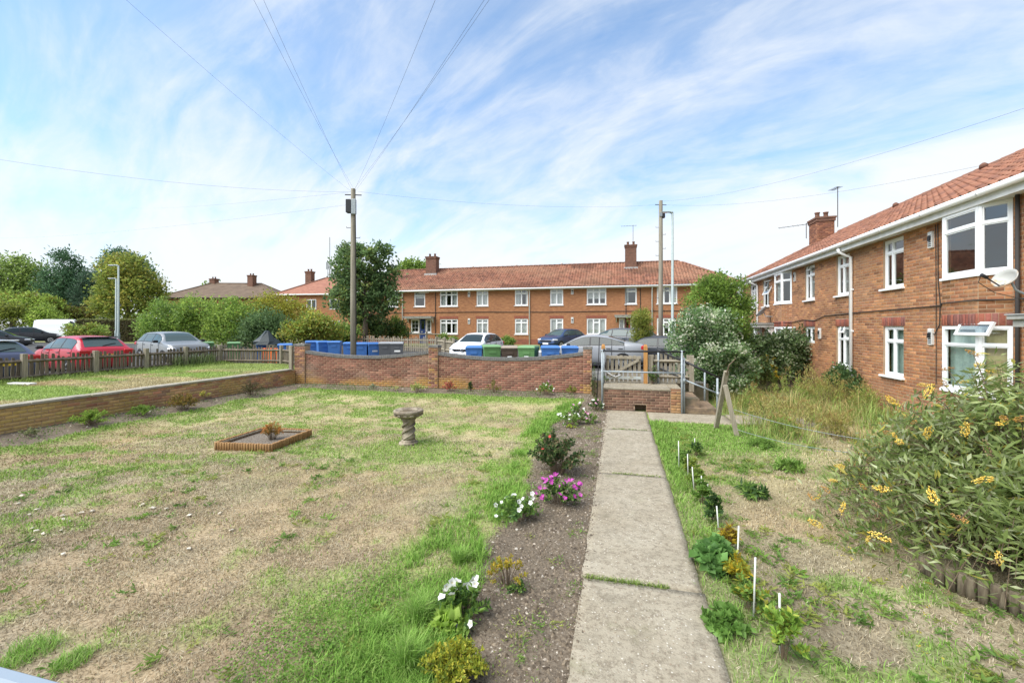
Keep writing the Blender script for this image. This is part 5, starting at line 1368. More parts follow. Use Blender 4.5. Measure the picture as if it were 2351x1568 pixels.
mb = MB(); prof = [(.62, 1.0), (.60, 1.15), (.35, 1.36), (.10, 1.66), (.01, 1.70)]; mb.lathe(prof, (c[0], c[1], .45), 9)
mb.v = [(v[0] + rng.normal(0, .03), v[1] + rng.normal(0, .03), v[2]) for v in mb.v]
tag(mb.build('black_cover', M('black_tarpaulin', (.03, .04, .042), rough=.5, bump=.5, bscale=12), sm=False), 'pointed black plastic cover draped over a bin behind the picket fence', 'cover')
c = atD(622, 21.2)
ob = thing('orange_barrier', 'slatted orange plastic barrier standing behind the picket fence', 'barrier', (c[0], c[1], .48))
mo = M('orange_plastic', (.75, .16, .03), rough=.5)
mb = MB(); mb.bb(c[0] - .55, c[0] + .55, c[1] - .02, c[1] + .02, .55, .63); mb.build('rail', mo, ob)
me = MB().bb(-.045, .045, -.015, .015, .0, .80, bev=.01).mesh('slat', mo)
for k in range(9): o = link('slat', me, ob); o.location = (-.5 + k * .125, 0, .02)

# ================================================================== POLES, LAMPS, WIRES
m_pole = M('grey_pole_timber', (.30, .27, .21), (.20, .18, .14), scale=3, stretch=(9, 9, .4), rough=.95, bump=.4, bscale=30)
def pole(lab, px, D, ztop, r, zb, box=True):
    c = atD(px, D); p = thing('telegraph_pole', lab, 'pole', (c[0], c[1], zb), 0, 'wooden telegraph poles')
    MB().tube([(c[0], c[1], zb - .3), (c[0], c[1], zb + 3), (c[0], c[1], ztop - .02), (c[0], c[1], ztop)], [r * 1.12, r * 1.05, r * .88, r * .8], 14).build('shaft', m_pole, p)
    rx, ry = CY, SY
    k = 0; z = ztop - 1.6
    while z > zb + 3.0:
        s = 1 if k % 2 else -1; MB().tube([(c[0] + s * r * .8 * rx, c[1] + s * r * .8 * ry, z), (c[0] + s * (r + .17) * rx, c[1] + s * (r + .17) * ry, z), (c[0] + s * (r + .17) * rx, c[1] + s * (r + .17) * ry, z + .05)], .012, 5).build('step', m_cable, p); z -= .42; k += 1
    if box:
        mb = MB(); mb.box((c[0] - .13 * rx - .12 * -SY, c[1] - .13 * ry - .12 * CY, ztop - .75), (.2, .2, .55), rz=YAW, bev=.02); mb.build('junction_box', m_black, p)
        mb = MB(); mb.box((c[0] + .08 * rx - .16 * -SY, c[1] + .08 * ry - .16 * CY, ztop - .78), (.17, .14, .62), rz=YAW, bev=.02); mb.build('terminal_box', m_galv, p)
        MB().tube([(c[0] + .12 * rx, c[1] + .12 * ry - .05, ztop - 1.05), (c[0] + (r + .015) * rx, c[1] + (r + .015) * ry - .03, ztop - 2), (c[0] + (r + .03) * rx, c[1] + (r + .03) * ry - .03, zb + .2)], .016, 5).build('riser_cable', m_cable, p)
    else:
        mb = MB(); mb.box((c[0] + .16 * rx, c[1] + .16 * ry - .1, ztop - .9), (.13, .16, .34), rz=YAW, bev=.02); mb.build('junction_box', m_black, p)
        mb = MB(); mb.box((c[0] - .0, c[1] - r * 1.0, ztop - .85), (.16, .05, .22), rz=YAW); mb.build('terminal_box', m_galv, p)
    mb = MB(); mb.tube([(c[0] - .34 * rx, c[1] - .34 * ry, ztop - .24), (c[0] + .34 * rx, c[1] + .34 * ry, ztop - .26)], .022, 5); mb.build('wire_bracket', m_cable, p)
    return c
p1 = pole('tall grey timber telegraph pole in front of the big tree behind the dipping wall', 811, 17.9, 2.3 + (752 - 434) * .0179, .105, .60)
p2 = pole('grey timber telegraph pole rising behind the right end of the parked saloon', 1517, 26, 2.3 + (752 - 461) * .026, .125, .76, box=False)
P1 = Vector((*p1, 2.3 + (752 - 441) * .0179)); P2 = Vector((*p2, 2.3 + (752 - 470) * .026))
def wire(a, b, sag, lab, r=.0026):
    a, b = Vector(a), Vector(b); n = 18
    pts = [a.lerp(b, k / n) + Vector((0, 0, -sag * 4 * (k / n) * (1 - k / n))) for k in range(n + 1)]
    tag(MB().tube(pts, r, 4, cap=False).build('overhead_wire', m_cable, sm=True), lab, 'wire', 'overhead wires')
def far_end(px, py, D, ext=1.25):
    q = Vector(atD(px, D, py)); return P1 + (q - P1) * ext
for (px, py, lab) in ((300, 0, 'overhead wire farthest left among those fanning from the left pole to the top edge'), (585, 0, 'outer left wire of the near pair running from the left pole to the top edge'), (610, 0, 'inner left wire of the near pair running from the left pole to the top edge'),
                      (995, 0, 'single overhead wire leaving the left pole steeply to the top centre'), (1104, 0, 'left wire of the close right pair from the left pole to the top edge'), (1118, 0, 'right wire of the close right pair from the left pole to the top edge')):
    wire(P1 + Vector((rng.normal(0, .1), 0, rng.normal(0, .05))), far_end(px, py, 7.5 if px > 500 else 9), .12, lab)
q = Vector(atD(0, 13, 352)); wire(P1, P1 + (q - P1) * 1.2, .35, 'overhead wire rising from the left pole to the upper left edge')
q = Vector(atD(0, 46, 541)); wire(P1 + Vector((0, 0, -.5)), P1 + (q - P1) * 1.15, .45, 'long low overhead wire sagging from the left pole to the far left')
q = Vector(atD(300, 60, 478)); wire(P1 + Vector((-.2, 0, 0)), q, .25, 'nearly level overhead wire leaving the left pole to the left')
wire(P1 + Vector((.2, 0, 0)), P2, .35, 'overhead wire strung between the two telegraph poles')
q = Vector(atD(2351, 9, 233)); wire(P2 + Vector((0, 0, .2)), P2 + (q - P2) * 1.1, .5, 'overhead wire from the right pole up to the right edge')
q = Vector(atD(2351, 10.5, 350)); wire(P2, P2 + (q - P2) * 1.06, .5, 'lower overhead wire from the right pole to the house roof')
def lamp(lab, px, D, py, zb, side=-1, r=.06, head=.55):
    c = atD(px, D); zt = 2.3 + (752 - py) * D / 1000
    l = thing('street_lamp', lab, 'street lamp', (c[0], c[1], zb), 0, 'street lamps')
    MB().tube([(c[0], c[1], zb - .1), (c[0], c[1], zb + 1.2), (c[0], c[1], zb + 1.25), (c[0], c[1], zt)], [r * 1.5, r * 1.5, r, r * .8], 10).build('column', m_rust, l)
    rx, ry = CY * side, SY * side
    MB().tube([(c[0], c[1], zt - .03), (c[0] + .14 * rx, c[1] + .14 * ry, zt + .02)], r * .9, 8).build('bracket', m_rust, l)
    mb = MB(); mb.box((c[0] + (.12 + head / 2) * rx, c[1] + (.12 + head / 2) * ry, zt + .02), (head, .17, .07), rz=YAW, bev=.03); hd = mb.build('lamp_head', m_rust if D < 26 else m_galv, l)
    mb = MB(); mb.box((c[0] + (.18 + head / 2) * rx, c[1] + (.18 + head / 2) * ry, zt - .022), (head * .6, .12, .012), rz=YAW); mb.build('lens', m_head, hd)
lamp('grey green lamp column beside the right telegraph pole', 1544, 24.5, 488, .74, r=.075, head=.5)
lamp('tall galvanised street lamp behind the silver crossover', 272, 30, 610, .7)
lamp('slightly shorter street lamp just left of the tallest galvanised one', 266.5, 38, 640, .8, r=.07)
lamp('small distant street lamp in front of the dark pine', 209.5, 60, 684, .9, r=.07)
c = atD(152, 62); p = thing('telegraph_pole', 'tiny distant timber telegraph pole before the dark pine tree', 'pole', (*c, .9), 0, 'wooden telegraph poles')
MB().tube([(*c, .8), (*c, 6.6)], [.13, .11], 8).build('shaft', m_pole, p); MB().tube([(c[0] - 1.2, c[1], 6.3), (c[0] + 1.2, c[1] + .3, 6.3)], .06, 5).build('crossarm', m_pole, p)

# ================================================================== GARDEN OBJECTS
m_stone = M('cast_stone', (.25, .205, .15), (.14, .115, .085), scale=9, rough=.95, bump=.8, bscale=45, col3=(.36, .31, .23), scale3=6)
bx, by, _ = BATH
bb = thing('bird_bath', 'weathered cast stone bird bath standing in the lawn', 'bird bath', (bx, by, 0))
MB().lathe([(.20, 0), (.20, .03), (.19, .045), (.15, .05), (.145, .08), (.115, .10)], (bx, by, 0.0), 8).build('base', m_stone, bb, sm=False)
pr = [(.118, .098), (.125, .14), (.118, .20), (.10, .30), (.098, .38), (.115, .44), (.13, .475), (.155, .50), (.15, .52)]
MB().lathe(pr, (bx, by, 0), 20).build('pedestal', m_stone, bb)
for s in (0, 2.1, 4.2):
    MB().tube([(bx + .118 * math.cos(s + k * .38), by + .118 * math.sin(s + k * .38), .11 + k * .025) for k in range(15)], .020, 6).build('carved_vine', m_stone, bb)
MB().lathe([(.13, .515), (.20, .535), (.262, .575), (.27, .60), (.275, .615), (.29, .62), (.292, .665), (.28, .678), (.255, .68), (.235, .66), (.16, .625), (.001, .612)], (bx, by, 0), 36).build('bowl', m_stone, bb)
mb = MB()
for k in range(14):
    t = k / 14 * 2 * math.pi; mb.box((bx + .262 * math.cos(t), by + .262 * math.sin(t), .592), (.05, .07, .035), rz=t, bev=.012)
mb.build('rim_relief', m_stone, bb)
MB().lathe([(.001, .628), (.19, .628), (.19, .63), (.001, .6305)], (bx, by, .012), 24).build('water', M('bath_water', (.16, .12, .07), rough=.15), bb)
# raised log bed
A, B, C2 = Vector((-7.38, 6.62, 0)), Vector((-6.24, 6.74, 0)), Vector((-6.33, 7.95, 0)); D2 = A + (C2 - B)
rb = thing('raised_bed', 'square raised flower bed edged with upright timber logs', 'flower bed', tuple((A + C2) / 2))
m_log = M('log_timber', (.36, .21, .09), (.25, .14, .06), scale=8, stretch=(4, 4, .8), rough=.85, bump=.3)
m_logend = m_log
def log_mesh(r, h): return MB().tube([(0, 0, -.03), (0, 0, h - .008), (0, 0, h)], [r, r, r * .8], 8).mesh('log', m_log)
lms = [log_mesh(.027, .148), log_mesh(.026, .155), log_mesh(.028, .152)]
for a, b in ((A, B), (B, C2), (C2, D2), (D2, A)):
    n = int((b - a).length / .054)
    for k in range(n):
        o = link('log', lms[k % 3], rb); o.location = a.lerp(b, (k + .5) / n) - origin(rb); o.rotation_euler = (0, 0, rng.uniform(0, 6))
for a, b in ((A, B), (B, C2), (C2, D2), (D2, A)):
    n_ = Vector((-(b - a).y, (b - a).x, 0)).normalized(); d = (b - a)
    for z in (.045, .11):
        mb = MB(); mid = (a + b) / 2 + n_ * .038; mb.box((mid.x, mid.y, z), (d.length - .1, .018, .03), rz=math.atan2(d.y, d.x)); mb.build('batten', m_oldwood, rb)
mb = MB(); c_ = (A + C2) / 2; q = [A, B, C2, D2]; mb.prism([(c_.x + (p.x - c_.x) * .94, c_.y + (p.y - c_.y) * .94) for p in q], .01, .07, 'z')
mb.build('bed_soil', M('bed_soil', (.12, .095, .07), (.25, .22, .18), scale=45, rough=.97, bump=1, bscale=60, lo=.5, hi=.6), rb)
# log edging round the butterfly bush
ed = thing('log_edging', 'curved border of short upright logs below the big butterfly bush', 'edging', (3.3, 4.4, 0))
epts = [at(2120, 1318, .0), at(2160, 1345, 0), at(2230, 1375, 0), at(2300, 1402, 0), at(2360, 1425, 0), at(2440, 1450, 0), at(2560, 1470, 0)]
P_ = [Vector(p) for p in epts]
lm2 = [MB().tube([(0, 0, -.03), (0, 0, .16 + .012 * k), (0, 0, .175 + .012 * k)], [.036, .036, .026], 8).mesh('log', M('old_log', (.23, .19, .13), (.13, .10, .07), scale=9, stretch=(5, 5, .7), rough=.95, bump=.5) if k == 0 else bpy.data.materials['old_log']) for k in range(3)]
acc = 0; k = 0
for a, b in zip(P_[:-1], P_[1:]):
    L_ = (b - a).length; u = 0
    while u < L_:
        o = link('log', lm2[k % 3], ed); o.location = a.lerp(b, u / L_) - origin(ed) + Vector((0, 0, rng.normal(0, .01))); o.rotation_euler = (rng.normal(0, .06), rng.normal(0, .06), 0); u += .072; k += 1
# leaning fence posts on the right
def lean_post(name, lab, a, b, w, mat):
    a, b = Vector(a), Vector(b); d = b - a; q = d.to_track_quat('Z', 'Y').to_matrix()
    mb = MB(); mb.box(tuple((a + b) / 2), (w, w * .8, d.length), M=q, bev=.006)
    return tag(mb.build(name, mat), lab, 'post', 'leaning fence posts')
def pz(px, py, D): return atD(px, D, py)
g1 = at(1693, 998, .02); D1 = 2.28 / (998 - 752) * 1000
lean_post('fence_post', 'pale split timber fence post leaning left beside the dry weeds', (g1[0], g1[1], -.05), pz(1665, 884, D1 + .1), .12, m_oldwood)
D3 = D1 + .7; g2 = atD(1643, D3)
lean_post('fence_post', 'browner fence post leaning right behind the pale one', (g2[0], g2[1], -.05), pz(1668, 852, D3 - .6), .09, m_oldwood)
mb = MB(); mb.tube([pz(1668, 860, D3 - .6), pz(1674, 838, D3 - .7), pz(1690, 822, D3 - .7)], [.02, .014, .006], 5); tag(mb.build('bare_branch', m_twig), 'bare broken branch on top of the leaning fence posts', 'branch')
for (a, b, lab) in (((1685, 940, D1), (1990, 1010, 6.9), 'upper strand of slack fence wire sagging from the leaning post to the bush'), ((1690, 985, D1), (1960, 1040, 6.3), 'lower strand of slack fence wire near the ground by the leaning post')):
    A_, B_ = Vector(pz(*a)), Vector(pz(*b)); pts = [A_.lerp(B_, k / 12) + Vector((0, 0, -.06 * 4 * (k / 12) * (1 - k / 12))) for k in range(13)]
    tag(MB().tube(pts, .004, 5).build('fence_wire', m_galv), lab, 'wire', 'fence wires by the leaning post')
# white marker canes
m_cane = M('white_cane', (.55, .55, .51), rough=.5)
canes = [(1559, 1075, 1012), (1597, 1035, 1006), (1580, 1095, 1042), (1611, 1140, 1092), (1594, 1128, 1072), (1625, 1150, 1110), (1651, 1225, 1162), (1692, 1320, 1207), (1730, 1420, 1279), (1791, 1500, 1362)]
side = ['farthest white marker cane at the left of the hedge row', 'short white cane beside the farthest young shrub on the right', 'white cane by the third young shrub from the gate', 'white cane standing right of the leafy middle shrubs', 'thin white cane beside the path grass in the middle', 'white cane leaning by the darkest young shrub', 'white cane before the yellow green shrub', 'tall white cane beside the yellow leaved shrub', 'tall white cane beside the sparse twiggy shrub', 'nearest white cane half hidden in the front young shrub']
for (px, yb, yt), lab in zip(canes, side):
    p = at(px, yb, 0); D = CAM_H / (yb - HORIZON) * 1000; h = CAM_H + (HORIZON - yt) / 1000 * D
    tag(MB().tube([(p[0], p[1], -.03), (p[0] + rng.normal(0, .012), p[1], h)], .0075, 8).build('marker_cane', m_cane), lab, 'cane', 'white marker canes along the path')
# bread scraps, leaf litter
m_bread = M('bread', (.58, .55, .47), (.5, .42, .3), scale=30, rough=.95)
spots = [(50, 1140, 0), (40, 1158, 0), (85, 1172, 0), (68, 1184, 0), (143, 1187, 0), (147, 1195, 0), (163, 1200, 0), (187, 1180, 0), (211, 1177, 0), (74, 1216, 0), (84, 1222, 0), (99, 1229, 0), (140, 1222, 0), (76, 1246, 0), (326, 1163, 0), (350, 1170, 0), (382, 1172, 0), (505, 1182, 0), (145, 1277, 0), (531, 1221, 0), (434, 1187, 0), (434, 1264, 0)]
for k, (px, py, _) in enumerate(spots):
    p = at(px, py, .0); s = rng.uniform(.018, .036)
    mb = MB(); mb.box((0, 0, 0), (s * 1.6, s, s * .5), bev=s * .2); mb.v = [(v[0] + rng.normal(0, s * .12), v[1] + rng.normal(0, s * .12), v[2] + rng.normal(0, s * .06)) for v in mb.v]
    o = mb.build('bread_scrap', m_bread); o.location = (p[0], p[1], float(zgar(p[0], p[1])) + .022); o.rotation_euler = (rng.normal(0, .15), rng.normal(0, .15), rng.uniform(0, 6))
    tag(o, 'small white scrap of bread scattered on the left lawn', 'bread', 'bread scraps on the lawn')
# grey cabinet corner at the bottom left
m_cab = M('blue_grey_metal', (.24, .29, .34), (.22, .26, .31), scale=2, rough=.45, spec=.4)
cb = thing('storage_cabinet', 'smooth blue grey metal cabinet top cut off by the bottom left corner', 'cabinet', (-2.6, .6, 0))
mb = MB(); mb.bb(-3.6, -1.35, .1, 1.05, 0, 1.0, bev=.01); mb.build('body', m_cab, cb)
mb = MB(); mb.bb(-3.64, -1.31, .06, 1.065, 1.002, 1.045, bev=.012); mb.build('lid', m_cab, cb)
mb = MB(); mb.bb(-3.65, -1.30, 1.072, 1.13, .985, 1.04, bev=.012); mb.build('lid_edge', m_cab, cb)
# pale board lying behind the first bay of the fence
p = at(50, 884, TER_Z); mb = MB(); mb.box((p[0], p[1], TER_Z + .04), (.75, .16, .05), rz=.1, bev=.006); tag(mb.build('white_board', m_wpaint), 'short white board lying on the grass at the foot of the picket fence', 'board')
# ================================================================== TREES, HEDGES, SHRUBS
G_MID = [(0.189, 0.297, 0.061), (0.246, 0.371, 0.078), (0.142, 0.232, 0.052), (0.302, 0.408, 0.086)]
G_DARK = [(0.070, 0.140, 0.044), (0.100, 0.180, 0.060), (0.056, 0.110, 0.040), (0.130, 0.210, 0.070)]
G_PINE = [(0.076, 0.158, 0.076), (0.114, 0.204, 0.098), (0.055, 0.114, 0.055)]
G_YEL = [(0.342, 0.350, 0.052), (0.420, 0.399, 0.059), (0.265, 0.303, 0.052), (0.310, 0.255, 0.045)]
G_LIGHT = [(0.260, 0.374, 0.068), (0.321, 0.434, 0.083), (0.199, 0.284, 0.055), (0.366, 0.450, 0.110)]
G_OLIVE = [(0.211, 0.227, 0.052), (0.276, 0.270, 0.059), (0.162, 0.203, 0.045), (0.324, 0.261, 0.059)]
G_VAR = [(0.152, 0.260, 0.091), (0.107, 0.183, 0.076), (0.518, 0.610, 0.381), (0.660, 0.660, 0.518), (0.213, 0.321, 0.122)]
def clumps(blobs, ncl, per, cr, LL, WW, cols, shell=.72, up=.25, w=None, cj=.16, drop=0.0, lj=.12):
    """leaf clumps spread through the outer volume of ellipsoid blobs (cx,cy,cz,rx,ry,rz)"""
    B = np.array(blobs, float); vol = (B[:, 3] * B[:, 4] * B[:, 5]) ** (2 / 3)
    bi = rng.choice(len(B), ncl, p=vol / vol.sum()); b = B[bi]
    d = rdir(ncl, .15); r = shell + (1.06 - shell) * rng.random(ncl) ** .7
    C = b[:, :3] + d * b[:, 3:6] * r[:, None]
    cc = vary(cols, ncl, cj, w)
    k = per; n = ncl * k
    P = np.repeat(C, k, 0) + rng.normal(size=(n, 3)) * cr * np.array([1, 1, .75])
    D = unit(np.repeat(d, k, 0) * .7 + rng.normal(size=(n, 3)) * .7 + [0, 0, up])
    ok = P[:, 2] > drop; P, D = P[ok], D[ok]
    col = np.repeat(cc, k, 0)[ok] * (1 + rng.normal(0, lj, (len(P), 1)))
    return P, D, LL * rng.uniform(.6, 1.25, len(P)), WW * rng.uniform(.7, 1.2, len(P)), np.clip(col, .004, .9)
def tree(name, label, base, blobs, trunk, ncl, per, cr, LL, WW, cols, cat='tree', group=None, shell=.7, limbs=True, w=None, mat=None, trunkh=None, extra=None):
    bx_, by_, bz_ = base
    t = thing(name, label, cat, base, 0, group)
    bl = [(bx_ + a, by_ + b, bz_ + c, d, e, f) for a, b, c, d, e, f in blobs]
    mb = MB(); top = trunkh or (max(b[2] for b in blobs) * .75)
    lean = rng.normal(0, .12, 2)
    mb.tube([(bx_, by_, bz_ - .2), (bx_ + lean[0] * .4, by_ + lean[1] * .4, bz_ + top * .35), (bx_ + lean[0], by_ + lean[1], bz_ + top * .7), (bx_ + lean[0] * 1.3, by_ + lean[1], bz_ + top)], [trunk * 1.25, trunk, trunk * .7, trunk * .3], 9)
    if limbs:
        for (a, b, c, d, e, f) in blobs[:max(4, len(blobs) // 6)]:
            s = Vector((bx_ + lean[0] * .5, by_ + lean[1] * .5, bz_ + min(top * .4, c * .6))); e_ = Vector((bx_ + a, by_ + b, bz_ + c + f * .2)); m = s.lerp(e_, .5) + Vector((rng.normal(0, .1), rng.normal(0, .1), -.1))
            mb.tube([s, m, e_], [trunk * .5, trunk * .3, trunk * .08], 6)
            for q in range(4):
                dd = rdir(1, .3)[0] * np.array([d, e, f]) * .8; mb.tube([m.lerp(e_, rng.uniform(.3, 1)), e_ + Vector(dd)], [trunk * .16, trunk * .04], 4)
    mb.build('trunk', m_bark, t)
    P, D, L1, W1, c = clumps(bl, ncl, per, cr, LL, WW, cols, shell, w=w, drop=bz_ + .05)
    if extra is not None: P, D, L1, W1, c = [np.concatenate(z) for z in zip((P, D, L1, W1, c), extra)]
    link('crown', leaf_mesh('crown', P - np.array(base), D, L1, W1, c, mat=mat), t)
    return t
def blobs_img(spec, D, base):
    """blobs from picture outline: (px, py, half width px, half height px, depth offset) at distance D"""
    out = []
    extra = []
    for (px, py, hw, hh, dd) in spec:
        for q in range(5):
            t = rng.uniform(-.35, math.pi + .35); f = rng.uniform(.25, .48); r = rng.uniform(.80, 1.12)
            extra.append((px + hw * r * math.cos(t), py - hh * r * math.sin(t), hw * f, hh * f, dd + rng.normal(0, hw * .012)))
    for (px, py, hw, hh, dd) in list(spec) + extra:
        c = atD(px, D + dd, py); s = (D + dd) / 1000; out.append((c[0] - base[0], c[1] - base[1], c[2] - base[2], hw * s, hw * s * .9, hh * s))
    return out
def img_tree(name, label, px, D, spec, trunk, ncl, per, cr, LL, WW, cols, zb=None, **k):
    c = atD(px, D); zb = float(zg(*c)) if zb is None else zb; base = (c[0], c[1], zb)
    return tree(name, label, base, blobs_img(spec, D, base), trunk, ncl, per, cr, LL, WW, cols, **k)
gt_ = 'trees at the far end of the parking area'
img_tree('tree', 'big dark green broadleaf tree behind the left telegraph pole', 838, 31.5, [(832, 604, 36, 34, 0), (882, 642, 28, 36, .5), (798, 632, 32, 36, -.4), (838, 660, 48, 44, 0), (788, 690, 34, 30, .2), (884, 690, 28, 30, 0), (845, 715, 42, 22, .3), (806, 584, 22, 18, .3), (866, 586, 24, 20, -.2)], .17, 900, 14, .19, .25, .16,
         [(.12, .20, .07), (.155, .245, .09), (.085, .15, .055), (.21, .30, .12), (.25, .31, .085)], shell=.5)
img_tree('tree', 'tall yellowing tree behind the two street lamps', 295, 52, [(282, 620, 42, 34, 0), (262, 662, 34, 44, -.5), (315, 668, 44, 44, .5), (290, 700, 60, 40, 0), (245, 700, 28, 26, 0), (345, 690, 30, 40, 1)], .3, 1000, 11, .42, .36, .24, [(.30, .34, .07), (.25, .31, .065), (.35, .33, .07), (.19, .25, .055)], group=gt_, shell=.55)
img_tree('pine_tree', 'dark pine with a rounded top left of the yellowing tree', 148, 60, [(150, 612, 30, 24, 0), (128, 640, 26, 24, 0), (172, 645, 30, 30, 0), (148, 668, 46, 30, 0), (140, 705, 44, 34, 0), (175, 700, 34, 40, 0)], .32, 950, 12, .42, .45, .16, G_PINE, group=gt_, shell=.5)
img_tree('pine_tree', 'bluish dark conifer between the pine and the yellowing tree', 215, 58, [(215, 650, 22, 22, 0), (205, 690, 32, 32, 0), (230, 690, 26, 34, 0), (212, 725, 42, 30, 0)], .28, 700, 12, .40, .42, .15, [(.06, .11, .065), (.085, .145, .085), (.045, .085, .05)], group=gt_, shell=.5)
img_tree('pine_tree', 'dark conifer top rising just behind the yellowing tree', 270, 66, [(275, 600, 30, 20, 0), (300, 620, 28, 26, 0), (245, 640, 22, 30, 0), (330, 655, 20, 30, 0)], .3, 420, 12, .45, .5, .18, G_PINE, group=gt_, shell=.5)
img_tree('tree', 'light green leafy tree at the far left edge of the picture', 30, 62, [(25, 640, 42, 40, 0), (70, 655, 38, 34, 0), (-20, 650, 40, 50, 0), (55, 690, 50, 34, 0), (100, 690, 24, 26, 0)], .3, 850, 12, .5, .42, .26, [(.22, .31, .08), (.28, .37, .10), (.16, .24, .06)], group=gt_, shell=.55)
img_tree('tree', 'yellow green rounded tree below the light tree at the far left', 75, 54, [(80, 705, 36, 24, 0), (30, 705, 40, 24, 0), (110, 715, 26, 22, 0)], .2, 480, 12, .36, .34, .22, G_LIGHT + [(.20, .19, .04)], group=gt_, shell=.55)
img_tree('shrub', 'olive domed shrub at the far left beside the black hatchback', 25, 47, [(22, 735, 34, 26, 0), (-15, 735, 28, 30, 0)], .12, 320, 12, .25, .26, .16, [(.28, .31, .06), (.22, .27, .05), (.15, .18, .04)], cat='shrub')
img_tree('shrub', 'light green rounded shrub left of the white van', 105, 48, [(105, 732, 30, 24, 0), (85, 745, 22, 20, 0), (128, 748, 18, 18, 0)], .1, 380, 12, .22, .26, .16, G_LIGHT, cat='shrub')
img_tree('shrub', 'brownish green shrub below the dark conifers', 180, 56, [(165, 725, 28, 18, 0), (190, 735, 24, 20, 0), (150, 735, 20, 20, 0)], .1, 260, 12, .3, .28, .18, G_OLIVE + [(.16, .12, .06)], cat='shrub')
img_tree('shrub', 'low yellow green shrub in front of the white van', 205, 34, [(205, 762, 22, 12, 0), (178, 768, 18, 12, 0), (228, 764, 16, 12, 0), (160, 762, 10, 14, 0)], .05, 320, 12, .14, .15, .10, G_LIGHT + G_OLIVE, cat='shrub')
# the long shrubbery on the left of the big tree: individual shrubs
sh = [('bushy green shrub at the left end of the long shrubbery', 385, 30, [(385, 720, 40, 36, 0), (360, 745, 32, 34, 0), (410, 750, 34, 34, 0)], G_MID),
      ('tall light green shrub in the middle of the long shrubbery', 455, 30, [(450, 705, 40, 30, 0), (480, 725, 38, 38, 0), (430, 740, 36, 38, 0), (470, 755, 44, 32, 0)], G_MID + G_LIGHT[:2]),
      ('fresh green shrub right of the middle of the long shrubbery', 535, 29, [(530, 710, 44, 32, 0), (555, 735, 38, 40, 0), (510, 745, 38, 36, 0), (545, 765, 44, 24, 0)], G_LIGHT[:3] + G_MID),
      ('bluish green shrub behind the black covered bin', 605, 28, [(610, 740, 40, 30, 0), (590, 760, 34, 30, 0), (635, 755, 32, 32, 0)], [(.13, .21, .085), (.17, .26, .10), (.10, .17, .065)]),
      ('golden yellow shrub in front of the red roofed house', 640, 33, [(640, 690, 44, 26, 0), (610, 700, 30, 28, 0), (680, 705, 34, 26, 0), (650, 725, 42, 24, 0)], G_YEL),
      ('straggly yellow green shrub left of the telegraph pole', 715, 27, [(715, 740, 34, 26, 0), (745, 750, 30, 26, 0), (690, 755, 30, 24, 0)], G_YEL + G_OLIVE + G_LIGHT),
      ('small dark shrub below the big tree trunk', 780, 30, [(780, 755, 26, 20, 0), (755, 762, 18, 16, 0)], G_MID)]
for lab, px, D, spec, cols in sh:
    spec = [(x, y + 13, w, h * .85, d) for x, y, w, h, d in spec]
    img_tree('shrub', lab, px, D, spec, .07, 620, 11, .24, .19, .10, cols, cat='shrub', group='shrubs of the long shrubbery', shell=.5)
c = atD(268, 44); zt = 2.3 + (752 - 735) * .044
hd = thing('clipped_hedge', 'clipped box shaped hedge with a flat pale green top behind the lamps', 'hedge', (c[0], c[1], .85))
n = 9000; u = rng.uniform(-3.6, 3.6, n); v = rng.uniform(-.6, .6, n); z = rng.uniform(.85, zt, n); f = rng.random(n)
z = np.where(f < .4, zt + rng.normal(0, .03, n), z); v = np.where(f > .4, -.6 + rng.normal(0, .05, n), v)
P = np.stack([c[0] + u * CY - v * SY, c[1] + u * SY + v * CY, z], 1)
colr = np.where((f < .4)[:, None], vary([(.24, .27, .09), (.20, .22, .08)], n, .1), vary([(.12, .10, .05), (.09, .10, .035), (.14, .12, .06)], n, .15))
link('crown', leaf_mesh('crown', P - np.array(hd.location), rdir(n, .2), .16, .10, colr), hd)
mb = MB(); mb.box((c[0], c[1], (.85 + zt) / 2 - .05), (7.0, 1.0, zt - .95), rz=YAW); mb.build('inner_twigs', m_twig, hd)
# dark hedge & shrubs by the blue door, plants by the road
img_tree('hedge', 'dark green hedge beside the blue front door', 865, 33.5, [(840, 752, 40, 22, 0), (890, 755, 34, 20, 0), (915, 765, 20, 16, 0)], .06, 520, 13, .18, .16, .10, [(.07, .12, .035), (.09, .15, .045), (.055, .095, .03), (.19, .28, .07)], cat='hedge', shell=.5)
img_tree('shrub', 'pale variegated climber at the right end of the dark hedge', 910, 33, [(905, 745, 10, 16, 0), (915, 762, 10, 14, 0)], .03, 120, 12, .12, .12, .08, G_LIGHT, cat='shrub')
img_tree('shrub', 'small clipped green shrub at the gate left of the white car', 1016, 30, [(1016, 778, 8, 8, 0), (1015, 790, 8, 10, 0)], .04, 130, 12, .10, .11, .08, G_MID, cat='shrub')
img_tree('hedge', 'low green hedge strip left of the white car', 1038, 31, [(1038, 785, 14, 7, 0)], .03, 130, 12, .10, .11, .08, G_MID, cat='hedge')
img_tree('hedge', 'low green hedge right of the white car under the house windows', 1163, 31, [(1163, 784, 10, 8, 0), (1172, 788, 8, 8, 0)], .03, 130, 12, .10, .11, .08, G_MID, cat='hedge')
img_tree('bamboo', 'feathery yellow green bamboo clump beside the red front door', 1473, 22, [(1473, 735, 15, 18, 0), (1472, 758, 17, 22, 0), (1474, 778, 15, 16, 0)], .03, 380, 12, .13, .17, .035, [(.26, .30, .05), (.20, .26, .05), (.31, .31, .07)], cat='bamboo', shell=.3)
img_tree('tree', 'distant green tree top peeking over the roof left of the chimney', 948, 64, [(948, 612, 20, 12, 0), (930, 618, 14, 12, 0), (968, 615, 12, 10, 0), (948, 640, 26, 22, 0)], .25, 240, 12, .4, .42, .26, G_MID, shell=.5)
